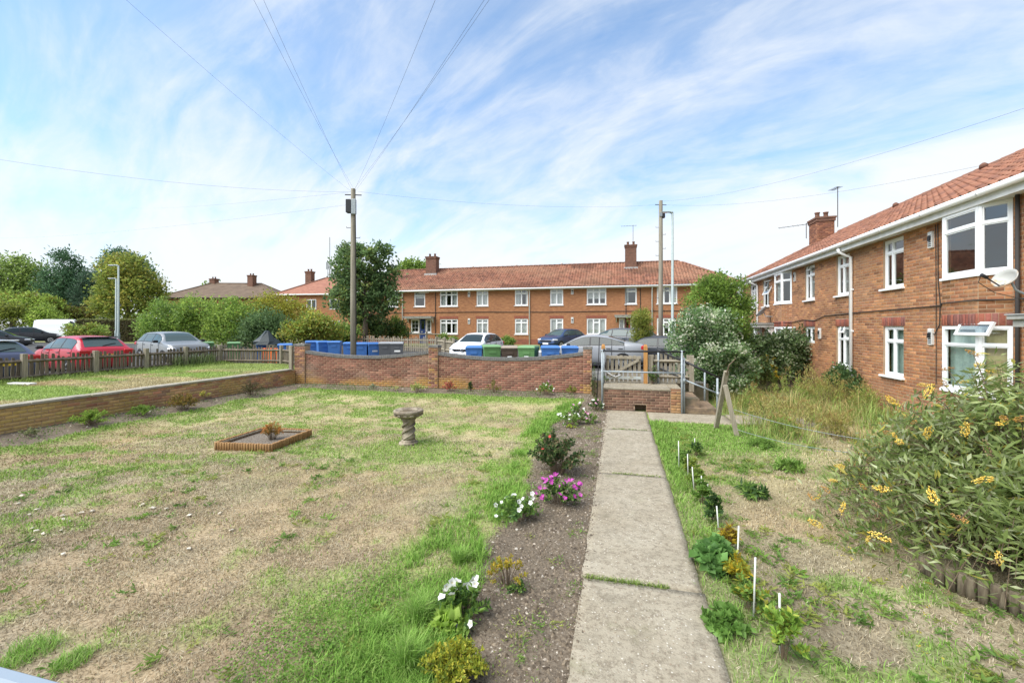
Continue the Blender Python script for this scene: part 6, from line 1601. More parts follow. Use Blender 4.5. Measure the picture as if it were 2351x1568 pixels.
img_tree('tree', 'distant tree crown behind the brown roofed house', 490, 95, [(488, 665, 16, 8, 0), (480, 680, 22, 12, 0)], .3, 160, 12, .5, .6, .4, G_MID, shell=.5)
# the big two-tone bush right of the landing
img_tree('laurel_bush', 'tall bright green bush rising behind the variegated ivy right of the landing', 1650, 15.2, [(1640, 665, 36, 30, 0), (1675, 690, 36, 40, .1), (1620, 700, 40, 36, 0), (1690, 740, 34, 50, .2), (1650, 760, 50, 50, .3), (1690, 810, 30, 50, .4), (1700, 850, 26, 40, .5)], .06, 1500, 13, .11, .115, .045,
         [(.23, .35, .06), (.28, .41, .08), (.17, .27, .05), (.11, .18, .04)], zb=.2, cat='bush', shell=.55)
img_tree('variegated_ivy', 'grey green variegated ivy mound hiding the fence right of the landing', 1620, 14.1, [(1600, 760, 46, 40, 0), (1635, 745, 40, 34, .2), (1580, 790, 36, 40, 0), (1640, 800, 54, 44, 0), (1620, 850, 54, 40, 0), (1650, 880, 46, 40, 0), (1600, 885, 30, 30, .1), (1690, 850, 34, 50, .2)], .05, 1500, 13, .10, .085, .07,
         G_VAR, zb=.05, cat='ivy', shell=.62, w=[.26, .22, .21, .13, .18])
img_tree('variegated_ivy', 'ivy covered hedge running from the bush to the house wall', 1800, 15.6, [(1750, 815, 34, 40, 0), (1800, 810, 40, 38, .2), (1850, 810, 36, 40, .3), (1870, 830, 22, 34, .2), (1780, 840, 40, 34, -.3)], .05, 1100, 13, .10, .085, .07, [(.10, .16, .055), (.075, .125, .045), (.40, .46, .28), (.16, .24, .09), (.5, .54, .38)], zb=.1, cat='ivy', shell=.62, w=[.32, .30, .1, .2, .08])
img_tree('ivy', 'dark ivy at the foot of the house wall by the white downpipe', 1960, 12.6, [(1955, 872, 26, 20, 0), (1985, 885, 22, 18, -.4), (1930, 868, 22, 20, .4)], .03, 380, 12, .08, .07, .055, G_DARK + [(.10, .16, .05)], zb=.1, cat='ivy', shell=.5)

# ================================================================== PLANTS IN THE BEDS
m_pet = M('petals', (1, 1, 1), attr=True, rough=.6, trans=.25)
def flower_mesh(name, r, col, centre=(.5, .42, .1), n=10, depth=.45):
    V = [(0, 0, -r * depth)]; C = [centre]
    for ring, (f, z) in enumerate(((.35, -r * depth * .45), (1.0, 0))):
        for k in range(n):
            t = 2 * math.pi * k / n; rr = r * f * (1 + (.14 * math.cos(5 * t) if ring else 0)); V.append((rr * math.cos(t), rr * math.sin(t), z + (r * .12 * math.cos(5 * t + 1) if ring else 0))); C.append(np.array(col) * (1 if ring else .85))
    T = [(0, 1 + k, 1 + (k + 1) % n) for k in range(n)]
    T += [q for k in range(n) for q in ((1 + k, 1 + n + k, 1 + n + (k + 1) % n), (1 + k, 1 + n + (k + 1) % n, 1 + (k + 1) % n))]
    return np_mesh(name, V, tris=T, mats=[m_pet], col=np.array(C))
def stems_(base, w, h, ns, droop=.15, seed_dir=.9, spread0=.12, z0=0.0, asp=1.0):
    """quadratic stems fanning from the base; returns start, control, end arrays"""
    th = rng.uniform(0, 2 * math.pi, ns); rr = np.sqrt(rng.random(ns))
    e = np.stack([np.cos(th) * rr * w / 2, np.sin(th) * rr * w / 2 * asp, h * np.sqrt(np.clip(1.04 - (rr * seed_dir) ** 2, .05, 1)) * rng.uniform(.72, 1.05, ns)], 1)
    s = np.stack([np.cos(th) * rr * w * spread0, np.sin(th) * rr * w * spread0 * asp, np.full(ns, z0)], 1)
    c = s * .55 + e * .45; c[:, 2] = e[:, 2] * .75; c[:, :2] *= .8
    e[:, 2] -= droop * h * rr
    return s, c, e
def bez(s, c, e, t): return (1 - t) ** 2 * s + 2 * (1 - t) * t * c + t * t * e
def plant(name, label, cat, base, w, h, ns, nl, LL, WW, cols, group=None, stem_r=.003, t0=.3, flat=.3, parts=0, droop=.12, flowers=None, fine=True, wts=None, stem_mat=None, asp=1.0, lean=.0, jitter=.0, spread0=.12, tip_cols=None, tpow=.8):
    o = thing(name, label, cat, base, 0, group)
    s, c, e = stems_(base, w, h, ns, droop, spread0=spread0, asp=asp)
    mb = MB()
    for i in range(ns):
        mb.tube([s[i] - [0, 0, .02], bez(s[i], c[i], e[i], .33), bez(s[i], c[i], e[i], .66), e[i]], [stem_r, stem_r * .85, stem_r * .6, stem_r * .3], 4)
    mb.build('stem', stem_mat or m_twig, o, local=True)
    si = rng.integers(0, ns, nl); t = (t0 + (1.0 - t0) * rng.random(nl) ** tpow)[:, None]
    P = bez(s[si], c[si], e[si], t) + rng.normal(0, jitter + .002, (nl, 3))
    tang = unit(bez(s[si], c[si], e[si], np.minimum(t + .05, 1.05)) - bez(s[si], c[si], e[si], t - .05))
    out = rng.normal(size=(nl, 3)); out -= (out * tang).sum(1, keepdims=True) * tang
    D = unit(unit(out) * (1 - lean) + tang * (.35 + lean) + np.array([0, 0, flat])); P[:, 2] = np.maximum(P[:, 2], .01)
    Ls = LL * rng.uniform(.6, 1.2, nl); Ws = WW * rng.uniform(.75, 1.15, nl); col = vary(cols, nl, .16, wts)
    if tip_cols is not None:
        tt = (t[:, 0] > .82); col[tt] = vary(tip_cols, int(tt.sum()), .12)
    base_w = np.array(base, float)
    if parts:
        d = np.linalg.norm(P + base_w - [0, 0, CAM_H], axis=1) - .8 * (P[:, 2]) ; order = np.argsort(d); near, far = order[:parts], order[parts:]
        cache = {}
        Nrm = rdir(nl, 1.0)
        for i in near:
            k = int(i) % 9
            if k not in cache:
                cache[k] = leaf_mesh('leaf', np.zeros((1, 3)), np.array([[0, 1.0, 0]]), Ls[i], Ws[i], col[i][None], nrm=np.array([[0, 0, 1.0]]), fine=True)
            lf = link('leaf', cache[k], o); y = Vector(D[i]); x = y.cross(Vector(Nrm[i])).normalized(); zz = x.cross(y)
            mt = Matrix(((x.x, y.x, zz.x), (x.y, y.y, zz.y), (x.z, y.z, zz.z))); lf.rotation_euler = mt.to_euler(); lf.location = P[i]
        if len(far):
            f = link('foliage', leaf_mesh('foliage', P[far], D[far], Ls[far], Ws[far], col[far], nrm=Nrm[far], fine=fine), o); f['kind'] = 'stuff'
    else:
        f = link('foliage', leaf_mesh('foliage', P, D, Ls, Ws, col, nrm=rdir(nl, .9), fine=fine), o); f['kind'] = 'stuff'
    if flowers:
        nf, r, fcol, faceup = flowers; fm = [flower_mesh('flower', r * q, fc) for fc in (fcol if isinstance(fcol, list) else [fcol]) for q in (1, .8)]
        idx = rng.choice(ns, nf, replace=nf > ns)
        for i in idx:
            p = e[i] + rng.normal(0, .01, 3); fo_ = link('flower', fm[int(rng.integers(len(fm)))], o)
            tocam = Vector((-(base[0] + p[0]), -(base[1] + p[1]), 0)).normalized(); d = Vector((rng.normal(0, .55), rng.normal(0, .55), faceup)) + tocam * .35
            fo_.rotation_euler = d.to_track_quat('Z', 'Y').to_euler(); fo_.location = Vector(p) + Vector((0, 0, .012 + r * .9))
    return o
def at2(px, py):
    x, y = at(px, py, 0)[:2]
    for _ in range(4): x, y = at(px, py, float(zgar(x, y)))[:2]
    return (x, y, float(zgar(x, y)))
def sc(py, px=0, z=0): 
    return (CAM_H - z) / (py - HORIZON)
def img_plant(name, label, cat, px, pyb, wpx, hpx, *a, **k):
    b = at2(px, pyb); s = sc(pyb, z=b[2]); a = list(a)
    a[1] = int(a[1] * 2.1); a[2] *= 1.12; a[3] *= 1.3
    a[4] = [(min(.6, r * 1.5), min(.6, g * 1.45), bl * 1.35) for r, g, bl in a[4]]
    return plant(name, label, cat, b, wpx * s * 1.12, hpx * s * 1.05, *a, **k)
GL = [(.14, .24, .05), (.18, .29, .07), (.10, .18, .04)]
GD = [(.045, .09, .03), (.06, .115, .04), (.035, .07, .025)]
WHITE, MAG, PINK, RED = (.80, .80, .74), (.52, .06, .40), (.75, .38, .55), (.6, .05, .06)
# right bed, from the camera outward
img_plant('dwarf_shrub', 'low yellow green domed shrub at the bottom edge beside the soil bed', 'shrub', 1040, 1560, 150, 75, 90, 1500, .030, .012, [(.30, .32, .04), (.24, .28, .04), (.36, .34, .05), (.14, .19, .03)], parts=160, t0=.35, flat=.5)
img_plant('petunia', 'large white petunia clump in front nearest the camera on the soil', 'flowering plant', 1068, 1420, 112, 72, 30, 300, .055, .030, GL + [(.08, .15, .05)], parts=160, flowers=(22, .034, WHITE, .5), flat=.35)
img_plant('pale_leaf_plant', 'broad pale green leafed plant at the foot of the front white petunia', 'plant', 1030, 1440, 70, 36, 9, 40, .10, .055, [(.22, .33, .06), (.27, .38, .09)], parts=40, flowers=(1, .022, (.2, .16, .5), .8), flat=.1)
img_plant('young_shrub', 'sparse golden leaved young shrub alone in the soil bed', 'shrub', 1165, 1345, 85, 75, 22, 340, .024, .010, [(.32, .27, .03), (.25, .26, .04), (.36, .26, .04)], parts=100, t0=.55, flat=.5, stem_r=.004)
img_plant('weed_plant', 'small dark leaved seedling beside the golden young shrub', 'plant', 1190, 1357, 50, 22, 10, 60, .03, .018, GD + GL, flat=.3)
img_plant('petunia', 'white petunia clump in the middle of the right bed', 'flowering plant', 1192, 1192, 105, 50, 30, 330, .05, .028, GL + [(.08, .15, .05)], parts=90, flowers=(15, .028, WHITE, .6), flat=.35)
img_plant('petunia', 'magenta petunia clump below the dark rose bush', 'flowering plant', 1285, 1155, 100, 60, 40, 330, .045, .026, GL + GD, parts=60, flowers=(46, .028, [MAG, (.60, .12, .48)], .7), flat=.35)
img_plant('rose_bush', 'dark green sprawling rose bush above the magenta petunias', 'bush', 1278, 1085, 125, 95, 55, 950, .05, .03, GD + [(.13, .10, .06), (.10, .13, .05)], parts=80, flowers=(2, .03, RED, .7), flat=.2, stem_r=.004)
img_plant('petunia', 'white petunia clump at the lawn corner near the landing', 'flowering plant', 1308, 978, 58, 34, 26, 260, .045, .025, GL, flowers=(18, .032, WHITE, .6))
img_plant('petunia', 'taller white and pink petunia behind the corner clump', 'flowering plant', 1325, 972, 45, 46, 22, 220, .045, .025, GD + GL, flowers=(14, .030, [WHITE, PINK], .5))
img_plant('petunia', 'deep pink petunia right beside the concrete path near the landing', 'flowering plant', 1355, 972, 44, 24, 20, 180, .04, .024, GL, flowers=(9, .030, [(.6, .08, .22), PINK], .6))
img_plant('petunia', 'pink and white petunia tuft in front of the landing left post', 'flowering plant', 1368, 942, 36, 30, 26, 260, .04, .022, GD + GL[:1], flowers=(13, .028, [PINK, WHITE], .8))
img_plant('lime_seedling', 'tiny lime green seedling under the white corner petunias', 'plant', 1312, 982, 28, 10, 10, 70, .03, .016, [(.30, .36, .05)])
# back bed against the garden wall
img_plant('petunia', 'tall pale pink flowered plant against the right half of the garden wall', 'flowering plant', 1253, 906, 40, 30, 26, 420, .05, .016, GL, flowers=(14, .030, [PINK, WHITE], .5), flat=.5)
img_plant('young_shrub', 'small yellow green shrub next to the right pier of the garden wall', 'shrub', 1312, 905, 28, 20, 18, 220, .035, .018, [(.24, .25, .05), (.18, .22, .05)])
img_plant('young_shrub', 'sparse twiggy olive shrub against the garden wall middle right', 'shrub', 1133, 902, 36, 30, 20, 220, .035, .018, [(.20, .17, .05), (.14, .16, .05)], t0=.4)
img_plant('young_shrub', 'small dark upright shrub against the garden wall', 'shrub', 1080, 898, 16, 22, 16, 220, .035, .018, GD)
img_plant('red_shrub', 'small red leaved shrub below the middle pier of the garden wall', 'shrub', 1032, 898, 30, 26, 22, 300, .04, .02, [(.30, .08, .06), (.34, .14, .09), (.14, .12, .05)], tip_cols=[(.55, .16, .13), (.45, .12, .10)])
img_plant('variegated_shrub', 'pale cream variegated shrub left of the red shrub', 'shrub', 960, 900, 44, 22, 26, 340, .04, .02, [(.36, .38, .16), (.30, .34, .12), (.22, .28, .09)])
img_plant('cream_seedling', 'tiny cream leaved seedling in the back bed', 'plant', 905, 898, 20, 14, 6, 30, .06, .022, [(.5, .45, .2), (.3, .3, .1)])
img_plant('grey_seedling', 'small grey green plant in the back bed left part', 'plant', 858, 893, 24, 12, 14, 120, .035, .02, [(.26, .30, .22), (.20, .25, .16)])
b = at(1362, 890, .2); plant('climber', 'thin climbing plant on the end of the garden wall beside the black rod', 'climber', (-.74, 13.6, .12), .26, 1.1, 16, 200, .05, .035, GL + GD, t0=.05, flat=.1)
plant('climber', 'small leafy climber at the foot of the middle gate post', 'climber', (.95, 13.35, .65), .50, .55, 20, 260, .055, .04, GL + GD, t0=.1)
plant('weed_plant', 'little weed growing at the foot of the left gate post', 'plant', (-.40, 13.2, .65), .16, .26, 8, 60, .05, .02, GL)
# left bed along the retaining wall
img_plant('dwarf_shrub', 'bright green dwarf shrub nearest the camera by the retaining wall', 'shrub', 211, 975, 78, 34, 60, 950, .04, .014, [(.15, .24, .04), (.20, .29, .05), (.11, .18, .035)], parts=60, flat=.5)
img_plant('dwarf_shrub', 'small green dwarf shrub second along the retaining wall', 'shrub', 328, 955, 54, 26, 40, 520, .04, .016, [(.12, .20, .04), (.16, .25, .05), (.09, .15, .03)], flat=.5)
img_plant('bronze_shrub', 'bronze leaved round shrub by the retaining wall', 'shrub', 420, 943, 66, 38, 50, 800, .04, .018, [(.16, .10, .03), (.20, .13, .03), (.10, .09, .03), (.14, .14, .03)], flat=.4)
img_plant('young_shrub', 'thin pale green sapling between the bronze shrub and the brown one', 'shrub', 470, 922, 22, 28, 8, 60, .05, .03, [(.26, .30, .08), (.30, .25, .06)], t0=.5)
img_plant('brown_shrub', 'dark brownish fine leaved shrub near the end of the retaining wall', 'shrub', 577, 908, 56, 32, 50, 900, .032, .012, [(.075, .07, .035), (.10, .085, .045), (.06, .065, .03)], flat=.4)
img_plant('grey_seedling', 'faded little grey plant at the left edge of the bed', 'plant', 62, 1002, 40, 18, 12, 90, .04, .02, [(.18, .20, .10), (.13, .15, .07)])
# orange plant in the raised bed
o_ = at(625, 1010, .06); plant('orange_shrub', 'orange tipped dwarf conifer in the raised log bed', 'shrub', (o_[0], o_[1], .07), .44, .38, 60, 1500, .035, .012, [(.42, .20, .05), (.34, .20, .05), (.22, .22, .05)], tip_cols=[(.55, .22, .05), (.50, .25, .08)], flat=.5)
# hedge of young privets along the canes
pv = [(1597, 1048, 30, 34, 'young dark green shrub farthest along the cane row'), (1565, 1065, 26, 30, 'young shrub beside the first left cane near the path'), (1582, 1090, 34, 44, 'yellow green young shrub third from the far end of the cane row'), (1597, 1120, 34, 50, 'bushy young shrub in the middle of the cane row'),
      (1612, 1155, 36, 54, 'green young shrub hiding the sixth cane'), (1640, 1195, 44, 60, 'dark glossy young shrub just beyond the yellow one'), (1670, 1262, 36, 56, 'yellowing young shrub spotted with brown in the cane row'), (1695, 1335, 50, 60, 'thin yellow leaved shrub around the tall cane'), (1722, 1400, 76, 72, 'sparse twiggy shrub around the second nearest cane'), (1798, 1512, 76, 120, 'fresh green young shrub nearest the camera in the cane row')]
pvc = [GD + GL, GL, [(.22, .27, .05), (.15, .22, .05)], [(.18, .26, .05), (.12, .18, .04)], GL, GD + GL[:1], [(.36, .28, .03), (.30, .26, .04), (.16, .10, .04)], [(.38, .30, .03), (.26, .29, .05)], GL + [(.26, .26, .04)], [(.16, .27, .05), (.20, .32, .06), (.28, .32, .06)]]
for k, (px, py, w, h, lab) in enumerate(pv):
    img_plant('young_shrub', lab, 'shrub', px, py, w * 1.1, h * 1.02, 14, 260 if k != 9 else 190, .05 if k < 9 else .052, .022 if k < 9 else .026, pvc[k], 'young shrubs planted along the path', t0=.3 if k < 9 else .5, flat=.45, parts=0 if k < 7 else 70, stem_r=.0024, spread0=.10)
img_plant('mallow', 'lush round leaved green plant spilling onto the path edge', 'plant', 1640, 1305, 96, 62, 30, 130, .085, .075, [(.09, .19, .05), (.12, .24, .07), (.07, .15, .045)], parts=110, flat=.55, lean=-.1)
img_plant('leafy_weed', 'low fresh green weed clump below the lush round leaved plant', 'plant', 1670, 1440, 110, 36, 26, 200, .05, .04, [(.14, .26, .06), (.11, .20, .05)], parts=80, flat=.5)
img_plant('dock_weed', 'flat dark green weed rosette in the dry plot beyond the middle', 'plant', 1725, 1140, 70, 26, 22, 160, .10, .022, GD + GL, flat=.3)
img_plant('dock_weed', 'bright green weed rosette near the butterfly bush edge', 'plant', 1812, 1080, 60, 22, 22, 160, .10, .022, GL, flat=.3)
img_plant('leafy_weed', 'bright green low weed right behind the leaning post', 'plant', 1750, 1025, 70, 16, 26, 260, .06, .02, GL, flat=.3)
# goldenrod and tall weeds before the house
m_gold = [(.55, .38, .03), (.62, .46, .05)]
for k, (px, py, w, h, lab) in enumerate([(1752, 905, 64, 92, 'goldenrod clump with yellow tops right of the ivy bush'), (1790, 880, 46, 70, 'second goldenrod clump behind the first nearer the house'), (1825, 870, 40, 72, 'slim goldenrod beside the ivy hedge'), (1845, 885, 50, 66, 'pale green tall weed right of the goldenrod')]):
    img_plant('goldenrod' if k < 3 else 'tall_weed', lab, 'plant', px, py, w, h, 46, 1300, .07, .012, [(.15, .22, .05), (.20, .26, .06), (.12, .17, .04)], None, t0=.08, flat=.2, tip_cols=(m_gold if k < 3 else [(.3, .32, .08)]), droop=0, spread0=.4)
m_straw = [(.36, .33, .13), (.42, .38, .17), (.26, .30, .09)]
for k, (px, py, w, h, cols, lab) in enumerate([
    (1768, 968, 80, 70, m_straw, 'straw coloured dead weed clump right of the leaning posts'), (1845, 985, 100, 60, m_straw + [(.22, .26, .08)], 'wide tangled straw weed before the butterfly bush'),
    (1905, 935, 70, 75, [(.24, .28, .07), (.30, .30, .10)], 'tall yellowish green weed in front of the third ground floor window'), (1865, 915, 60, 70, m_straw, 'tall dry brown weed stalks behind the cross path'),
    (1960, 930, 76, 60, m_straw + [(.20, .25, .07)], 'dry weed clump below the ivy at the house wall'), (1730, 950, 50, 60, [(.20, .28, .07), (.26, .32, .1)], 'green weed clump directly behind the leaning posts'),
    (1880, 878, 80, 70, [(.20, .29, .07), (.26, .34, .09)], 'leafy tall green weed against the house wall left of the white downpipe'), (1815, 930, 80, 74, [(.22, .31, .07), (.30, .36, .11)], 'bushy light green weed between the goldenrod and the cross path'),
    (1985, 950, 70, 66, [(.20, .29, .07), (.30, .34, .10)], 'green weed below the second ground floor window'), (1795, 1000, 70, 44, [(.20, .30, .07), (.30, .34, .12)], 'low green weed tangled in the slack fence wires'),
    (1925, 1005, 80, 60, [(.26, .28, .08), (.36, .32, .14)], 'thin yellow green weed at the left edge of the butterfly bush')]):
    img_plant('tall_weed', lab, 'plant', px, py, w, h * 1.1, 46, 520, .09, .013, cols, 'tall weeds in front of the house', t0=.12, flat=.25, droop=.1, spread0=.4, lean=.3, tip_cols=[(.42, .33, .12), (.36, .28, .10)])
# ---- the big butterfly bush
bb_ = at(2200, 1300, 0)
BUD = [(.22, .29, .085), (.28, .35, .11), (.15, .21, .06), (.35, .41, .17), (.46, .50, .29), (.46, .41, .09)]
bud = plant('butterfly_bush', 'big sprawling butterfly bush with yellow ball flowers at the right edge', 'bush', (3.85, 5.35, .05), 3.45, 1.95, 620, 24000, .115, .029, BUD, parts=290, t0=.12, flat=.12, droop=.42, stem_r=.006, wts=[.22, .22, .16, .2, .14, .06], spread0=.16, jitter=.06, tpow=.55)
s, c, e = stems_((0, 0, 0), 3.55, 2.05, 150, .42, spread0=.16)
m_yel = M('yellow_blossom', (1, 1, 1), attr=True, rough=.8)
def panicle(cols, r, n):
    V = []; T = []; C = []
    for k in range(n):
        d = rdir(1)[0] * r * rng.uniform(.6, 1.0); d[2] *= 1.4; q = r * .25; o = len(V)
        for v in ((q, 0, 0), (-q * .5, q * .8, 0), (-q * .5, -q * .8, 0), (0, 0, q)): V.append(d + np.array(v) + rng.normal(0, q * .2, 3))
        T += [(o, o + 1, o + 3), (o + 1, o + 2, o + 3), (o + 2, o, o + 3), (o, o + 2, o + 1)]; cc = vary(cols, 1, .15)[0]; C += [cc] * 4
    return np_mesh('flower_head', V, tris=T, mats=[m_yel], col=np.array(C))
pan = [panicle([(.74, .52, .09), (.68, .44, .07), (.76, .60, .18)], .042, 64) for _ in range(4)] + [panicle([(.52, .28, .06), (.36, .20, .08)], .038, 46) for _ in range(2)] + [panicle([(.24, .16, .08), (.18, .12, .07)], .038, 46) for _ in range(2)]
mb = MB()
for i in range(150):
    f = link('flower_head', pan[int(rng.choice(8, p=[.13, .13, .12, .12, .12, .12, .13, .13]))], bud); f.location = e[i] + np.array([0, 0, .05]); f.rotation_euler = (rng.normal(0, .9), rng.normal(0, .9), rng.uniform(0, 6)); q_ = rng.uniform(.5, 1.05); f.scale = (q_ * .8, q_ * .8, q_ * rng.uniform(1.2, 1.9))
    mb.tube([bez(s[i], c[i], e[i], .55), bez(s[i], c[i], e[i], .8), e[i] + [0, 0, .04]], [.005, .004, .003], 4)
mb.build('flower_stalk', m_twig, bud, local=True)

# ================================================================== GRASS, SOIL CRUMBS (uncountable)
def blades(name, P, Ln, Wd, col, lean=.5, label=None, bend=.5, mat=None):
    n = len(P); th = rng.uniform(0, 2 * math.pi, n); ll = np.abs(rng.normal(0, lean, n))
    dirh = np.stack([np.cos(th), np.sin(th), np.zeros(n)], 1); up = np.array([0, 0, 1.0])
    side = np.stack([-np.sin(th + rng.normal(0, .6, n)), np.cos(th), np.zeros(n)], 1); side = unit(side)
    Ln = np.broadcast_to(Ln, n)[:, None]; Wd = np.broadcast_to(Wd, n)[:, None]
    d1 = unit(up + dirh * ll[:, None]); d2 = unit(up * (1 - bend) + dirh * (ll[:, None] + bend))
    m = P + d1 * Ln * .55; tip = m + d2 * Ln * .45
    V = np.stack([P - side * Wd / 2, P + side * Wd / 2, m - side * Wd * .36, m + side * Wd * .36, tip], 1).reshape(-1, 3)
    b = (np.arange(n) * 5)[:, None]; T = np.concatenate([b + [0, 1, 3], b + [0, 3, 2], b + [2, 3, 4]], 0)
    o = link(name, np_mesh(name, V, tris=T, mats=[mat or m_grass], col=np.repeat(col, 5, 0)))
    return tag(o, label, kind='stuff')
def sample(n, x0, x1, y0, y1, fn, p=1.7):
    """points on the garden, denser near the camera"""
    X = rng.uniform(x0, x1, n); Y = y0 + (y1 - y0) * rng.random(n) ** p
    k = rng.random(n) < fn(X, Y); return X[k], Y[k]
def inview(X, Y):
    xc = X * CY + Y * SY; zc_ = -X * SY + Y * CY
    return (zc_ > 2.3) & (np.abs(xc / np.maximum(zc_, .1)) < 1.25)
# short lawn: dry and green blades
X, Y = sample(330000, -11.0, -1.0, .6, 13.2, lambda x, y: lawn_mask(x, y) * inview(x, y) * (.35 + .65 * np.maximum(green_mask(x, y), .5 * fbm(x * 3, y * 3, 3, 301) > .24)))
gm = green_mask(X, Y); isg = rng.random(len(X)) < np.clip(gm * 1.05, .05, .95)
D_ = np.hypot(X, Y)
cg = vary([(.20, .33, .05), (.24, .38, .07), (.16, .27, .045), (.30, .38, .10)], len(X), .16)
cd = lawn_col(X, Y, np.zeros(len(X))) * rng.uniform(.75, 1.5, (len(X), 1))
P = np.stack([X, Y, zgar(X, Y) - .003], 1)
blades('lawn_grass', P, np.where(isg, rng.uniform(.025, .06, len(X)) * (1 + .5 * gm), rng.uniform(.015, .04, len(X))), .0028 + .0009 * D_, np.where(isg[:, None], cg, cd), lean=.8, label='short patchy lawn of straw coloured and green grass')
# flattened pale straw
X, Y = sample(210000, -9.5, -1.2, .8, 8.5, lambda x, y: lawn_mask(x, y) * inview(x, y) * (1 - .8 * green_mask(x, y)) * (.25 + .75 * smooth(.40, .6, fbm(x * 4, y * 4, 3, 305))), 1.5)
n = len(X)
X2, Y2 = sample(110000, .72, 6.4, .8, 10.5, lambda x, y: inview(x, y) * (1 - .8 * plot_green(x, y)) * (.3 + .7 * smooth(.40, .6, fbm(x * 4, y * 4, 3, 306))), 1.5)
X = np.concatenate([X, X2]); Y = np.concatenate([Y, Y2]); n = len(X)
blades('straw_litter', np.stack([X, Y, zgar(X, Y) + .002], 1), rng.uniform(.02, .055, n), .0024 + .0006 * np.hypot(X, Y), vary([(.52, .46, .33), (.44, .37, .24), (.36, .29, .18), (.22, .18, .12)], n, .14, [.3, .3, .22, .18]), lean=3.0, bend=.2, label='flattened dead straw on the dry ground')
# lush long grass along the lawn edge
def lush(x, y):
    e = lawn_edge(y) - x; n = fbm(x * 1.9, y * 1.6, 3, 311)
    wdt = np.interp(y, [1, 3, 5, 7, 12], [1.35, 1.05, .75, .55, .6])
    near = smooth(wdt, wdt * .5, e + .5 * (n - .5)) * smooth(-.16, -.02, e) * smooth(.44, .58, n + .03 * smooth(8, 4, y)) * (.35 + .65 * smooth(.42, .55, fbm(x * 3, y * 2.4, 3, 313)))
    near = near * (1 - .85 * smooth(.5, .25, np.hypot((x + 1.55) / .45, (y - 3.1) / .75)))
    return np.maximum(near, .9 * smooth(.7, .45, np.hypot((x - BATH[0] - .2) / 1.3, (y - BATH[1] + .3) / .8)) * .35)
X, Y = sample(170000, -2.9, -.9, 1.5, 12.9, lambda x, y: lush(x, y) * inview(x, y), 1.5)
P = np.stack([X, Y, zgar(X, Y) - .004], 1); n = len(X)
hl = .5 + fbm(X * 2.5, Y * 2.5, 2, 317)
blades('long_grass', P, rng.uniform(.05, .13, n) * hl, .0035 + .0007 * np.hypot(X, Y), vary([(.19, .36, .055), (.23, .41, .07), (.15, .28, .045), (.29, .42, .10)], n, .14), lean=.55, label='lush long bright green grass along the edge of the soil bed')
# tufts of long grass beside the bed
tuft = [(960, 1425, 75, 70, 'tall grass tuft nearest the camera beside the soil bed'), (975, 1395, 60, 50, 'second grass tuft at the edge of the lawn near the front petunia'), (880, 1450, 60, 45, 'lush grass tuft at the inner edge of the near lawn strip'), (935, 1540, 70, 110, 'long arching grass tuft close to the bottom edge of the picture'), (1055, 1290, 50, 44, 'grass tuft beside the edge of the bed in the middle'), (70, 1500, 80, 40, 'coarse grass tuft in the bottom left of the dry lawn'), (165, 1520, 60, 30, 'smaller coarse grass tuft near the grey cabinet')]
for (px, py, w, h, lab) in tuft:
    b = at2(px, py); s_ = sc(py, z=b[2]); n = 420
    r = np.sqrt(rng.random(n)) * w * s_ * (.32 if px > 300 else .6); t = rng.uniform(0, 6.283, n); P = np.stack([r * np.cos(t), r * np.sin(t), np.zeros(n)], 1)
    o = blades('grass_tuft', P, rng.uniform(.5, 1.15, n) * h * s_, .0045, vary([(.19, .35, .055), (.23, .40, .075), (.30, .42, .12)], n, .14), lean=.5 if px > 300 else 1.0)
    del o['kind']; o.location = b; tag(o, lab, 'grass tuft', 'grass tufts along the bed')
# broad-leaved clover patches in the near lawn strip
def clover(x, y): return smooth(1.3, .5, np.hypot((x + 1.85) / .75, (y - 2.75) / .9)) * .9 + .5 * lush(x, y) * smooth(4.5, 3, y)
X, Y = sample(26000, -2.8, -1.05, 1.7, 4.2, clover, 1.0); n = len(X)
P = np.stack([X, Y, zgar(X, Y) + rng.uniform(.01, .05, n)], 1)
tag(link('clover', leaf_mesh('clover', P, unit(rdir(n) * [1, 1, .3] + [0, 0, .15]), rng.uniform(.012, .024, n), rng.uniform(.010, .018, n), vary([(.20, .36, .06), (.25, .42, .085), (.16, .28, .05)], n, .15))), 'clover leaves mixed into the near green lawn strip', kind='stuff')
# plot right of the path
def plotg(x, y): return inview(x, y) * smooth(.69, .74, x) * np.maximum(plot_green(x, y), .35) * np.where((y > 11.1) & (x < 6.6), .4, 1)
X, Y = sample(170000, .68, 6.5, .8, 11.3, plotg, 1.5); n = len(X); pg = plot_green(X, Y); isg = rng.random(n) < np.clip(pg * 1.1, .06, .95)
hh = 1 + 1.3 * smooth(1.3, .9, X) * fbm(X * 2, Y * 2, 2, 330)
blades('plot_grass', np.stack([X, Y, zgar(X, Y) - .003], 1), np.where(isg, rng.uniform(.03, .08, n) * hh, rng.uniform(.02, .06, n)), .0028 + .0009 * np.hypot(X, Y), np.where(isg[:, None], vary([(.19, .33, .055), (.23, .38, .075), (.16, .26, .05)], n, .15), lawn_col(X * .8 + 40, Y, np.zeros(n)) * rng.uniform(.8, 1.5, (n, 1))), lean=.8, label='thin dry grass and weeds on the plot right of the path')
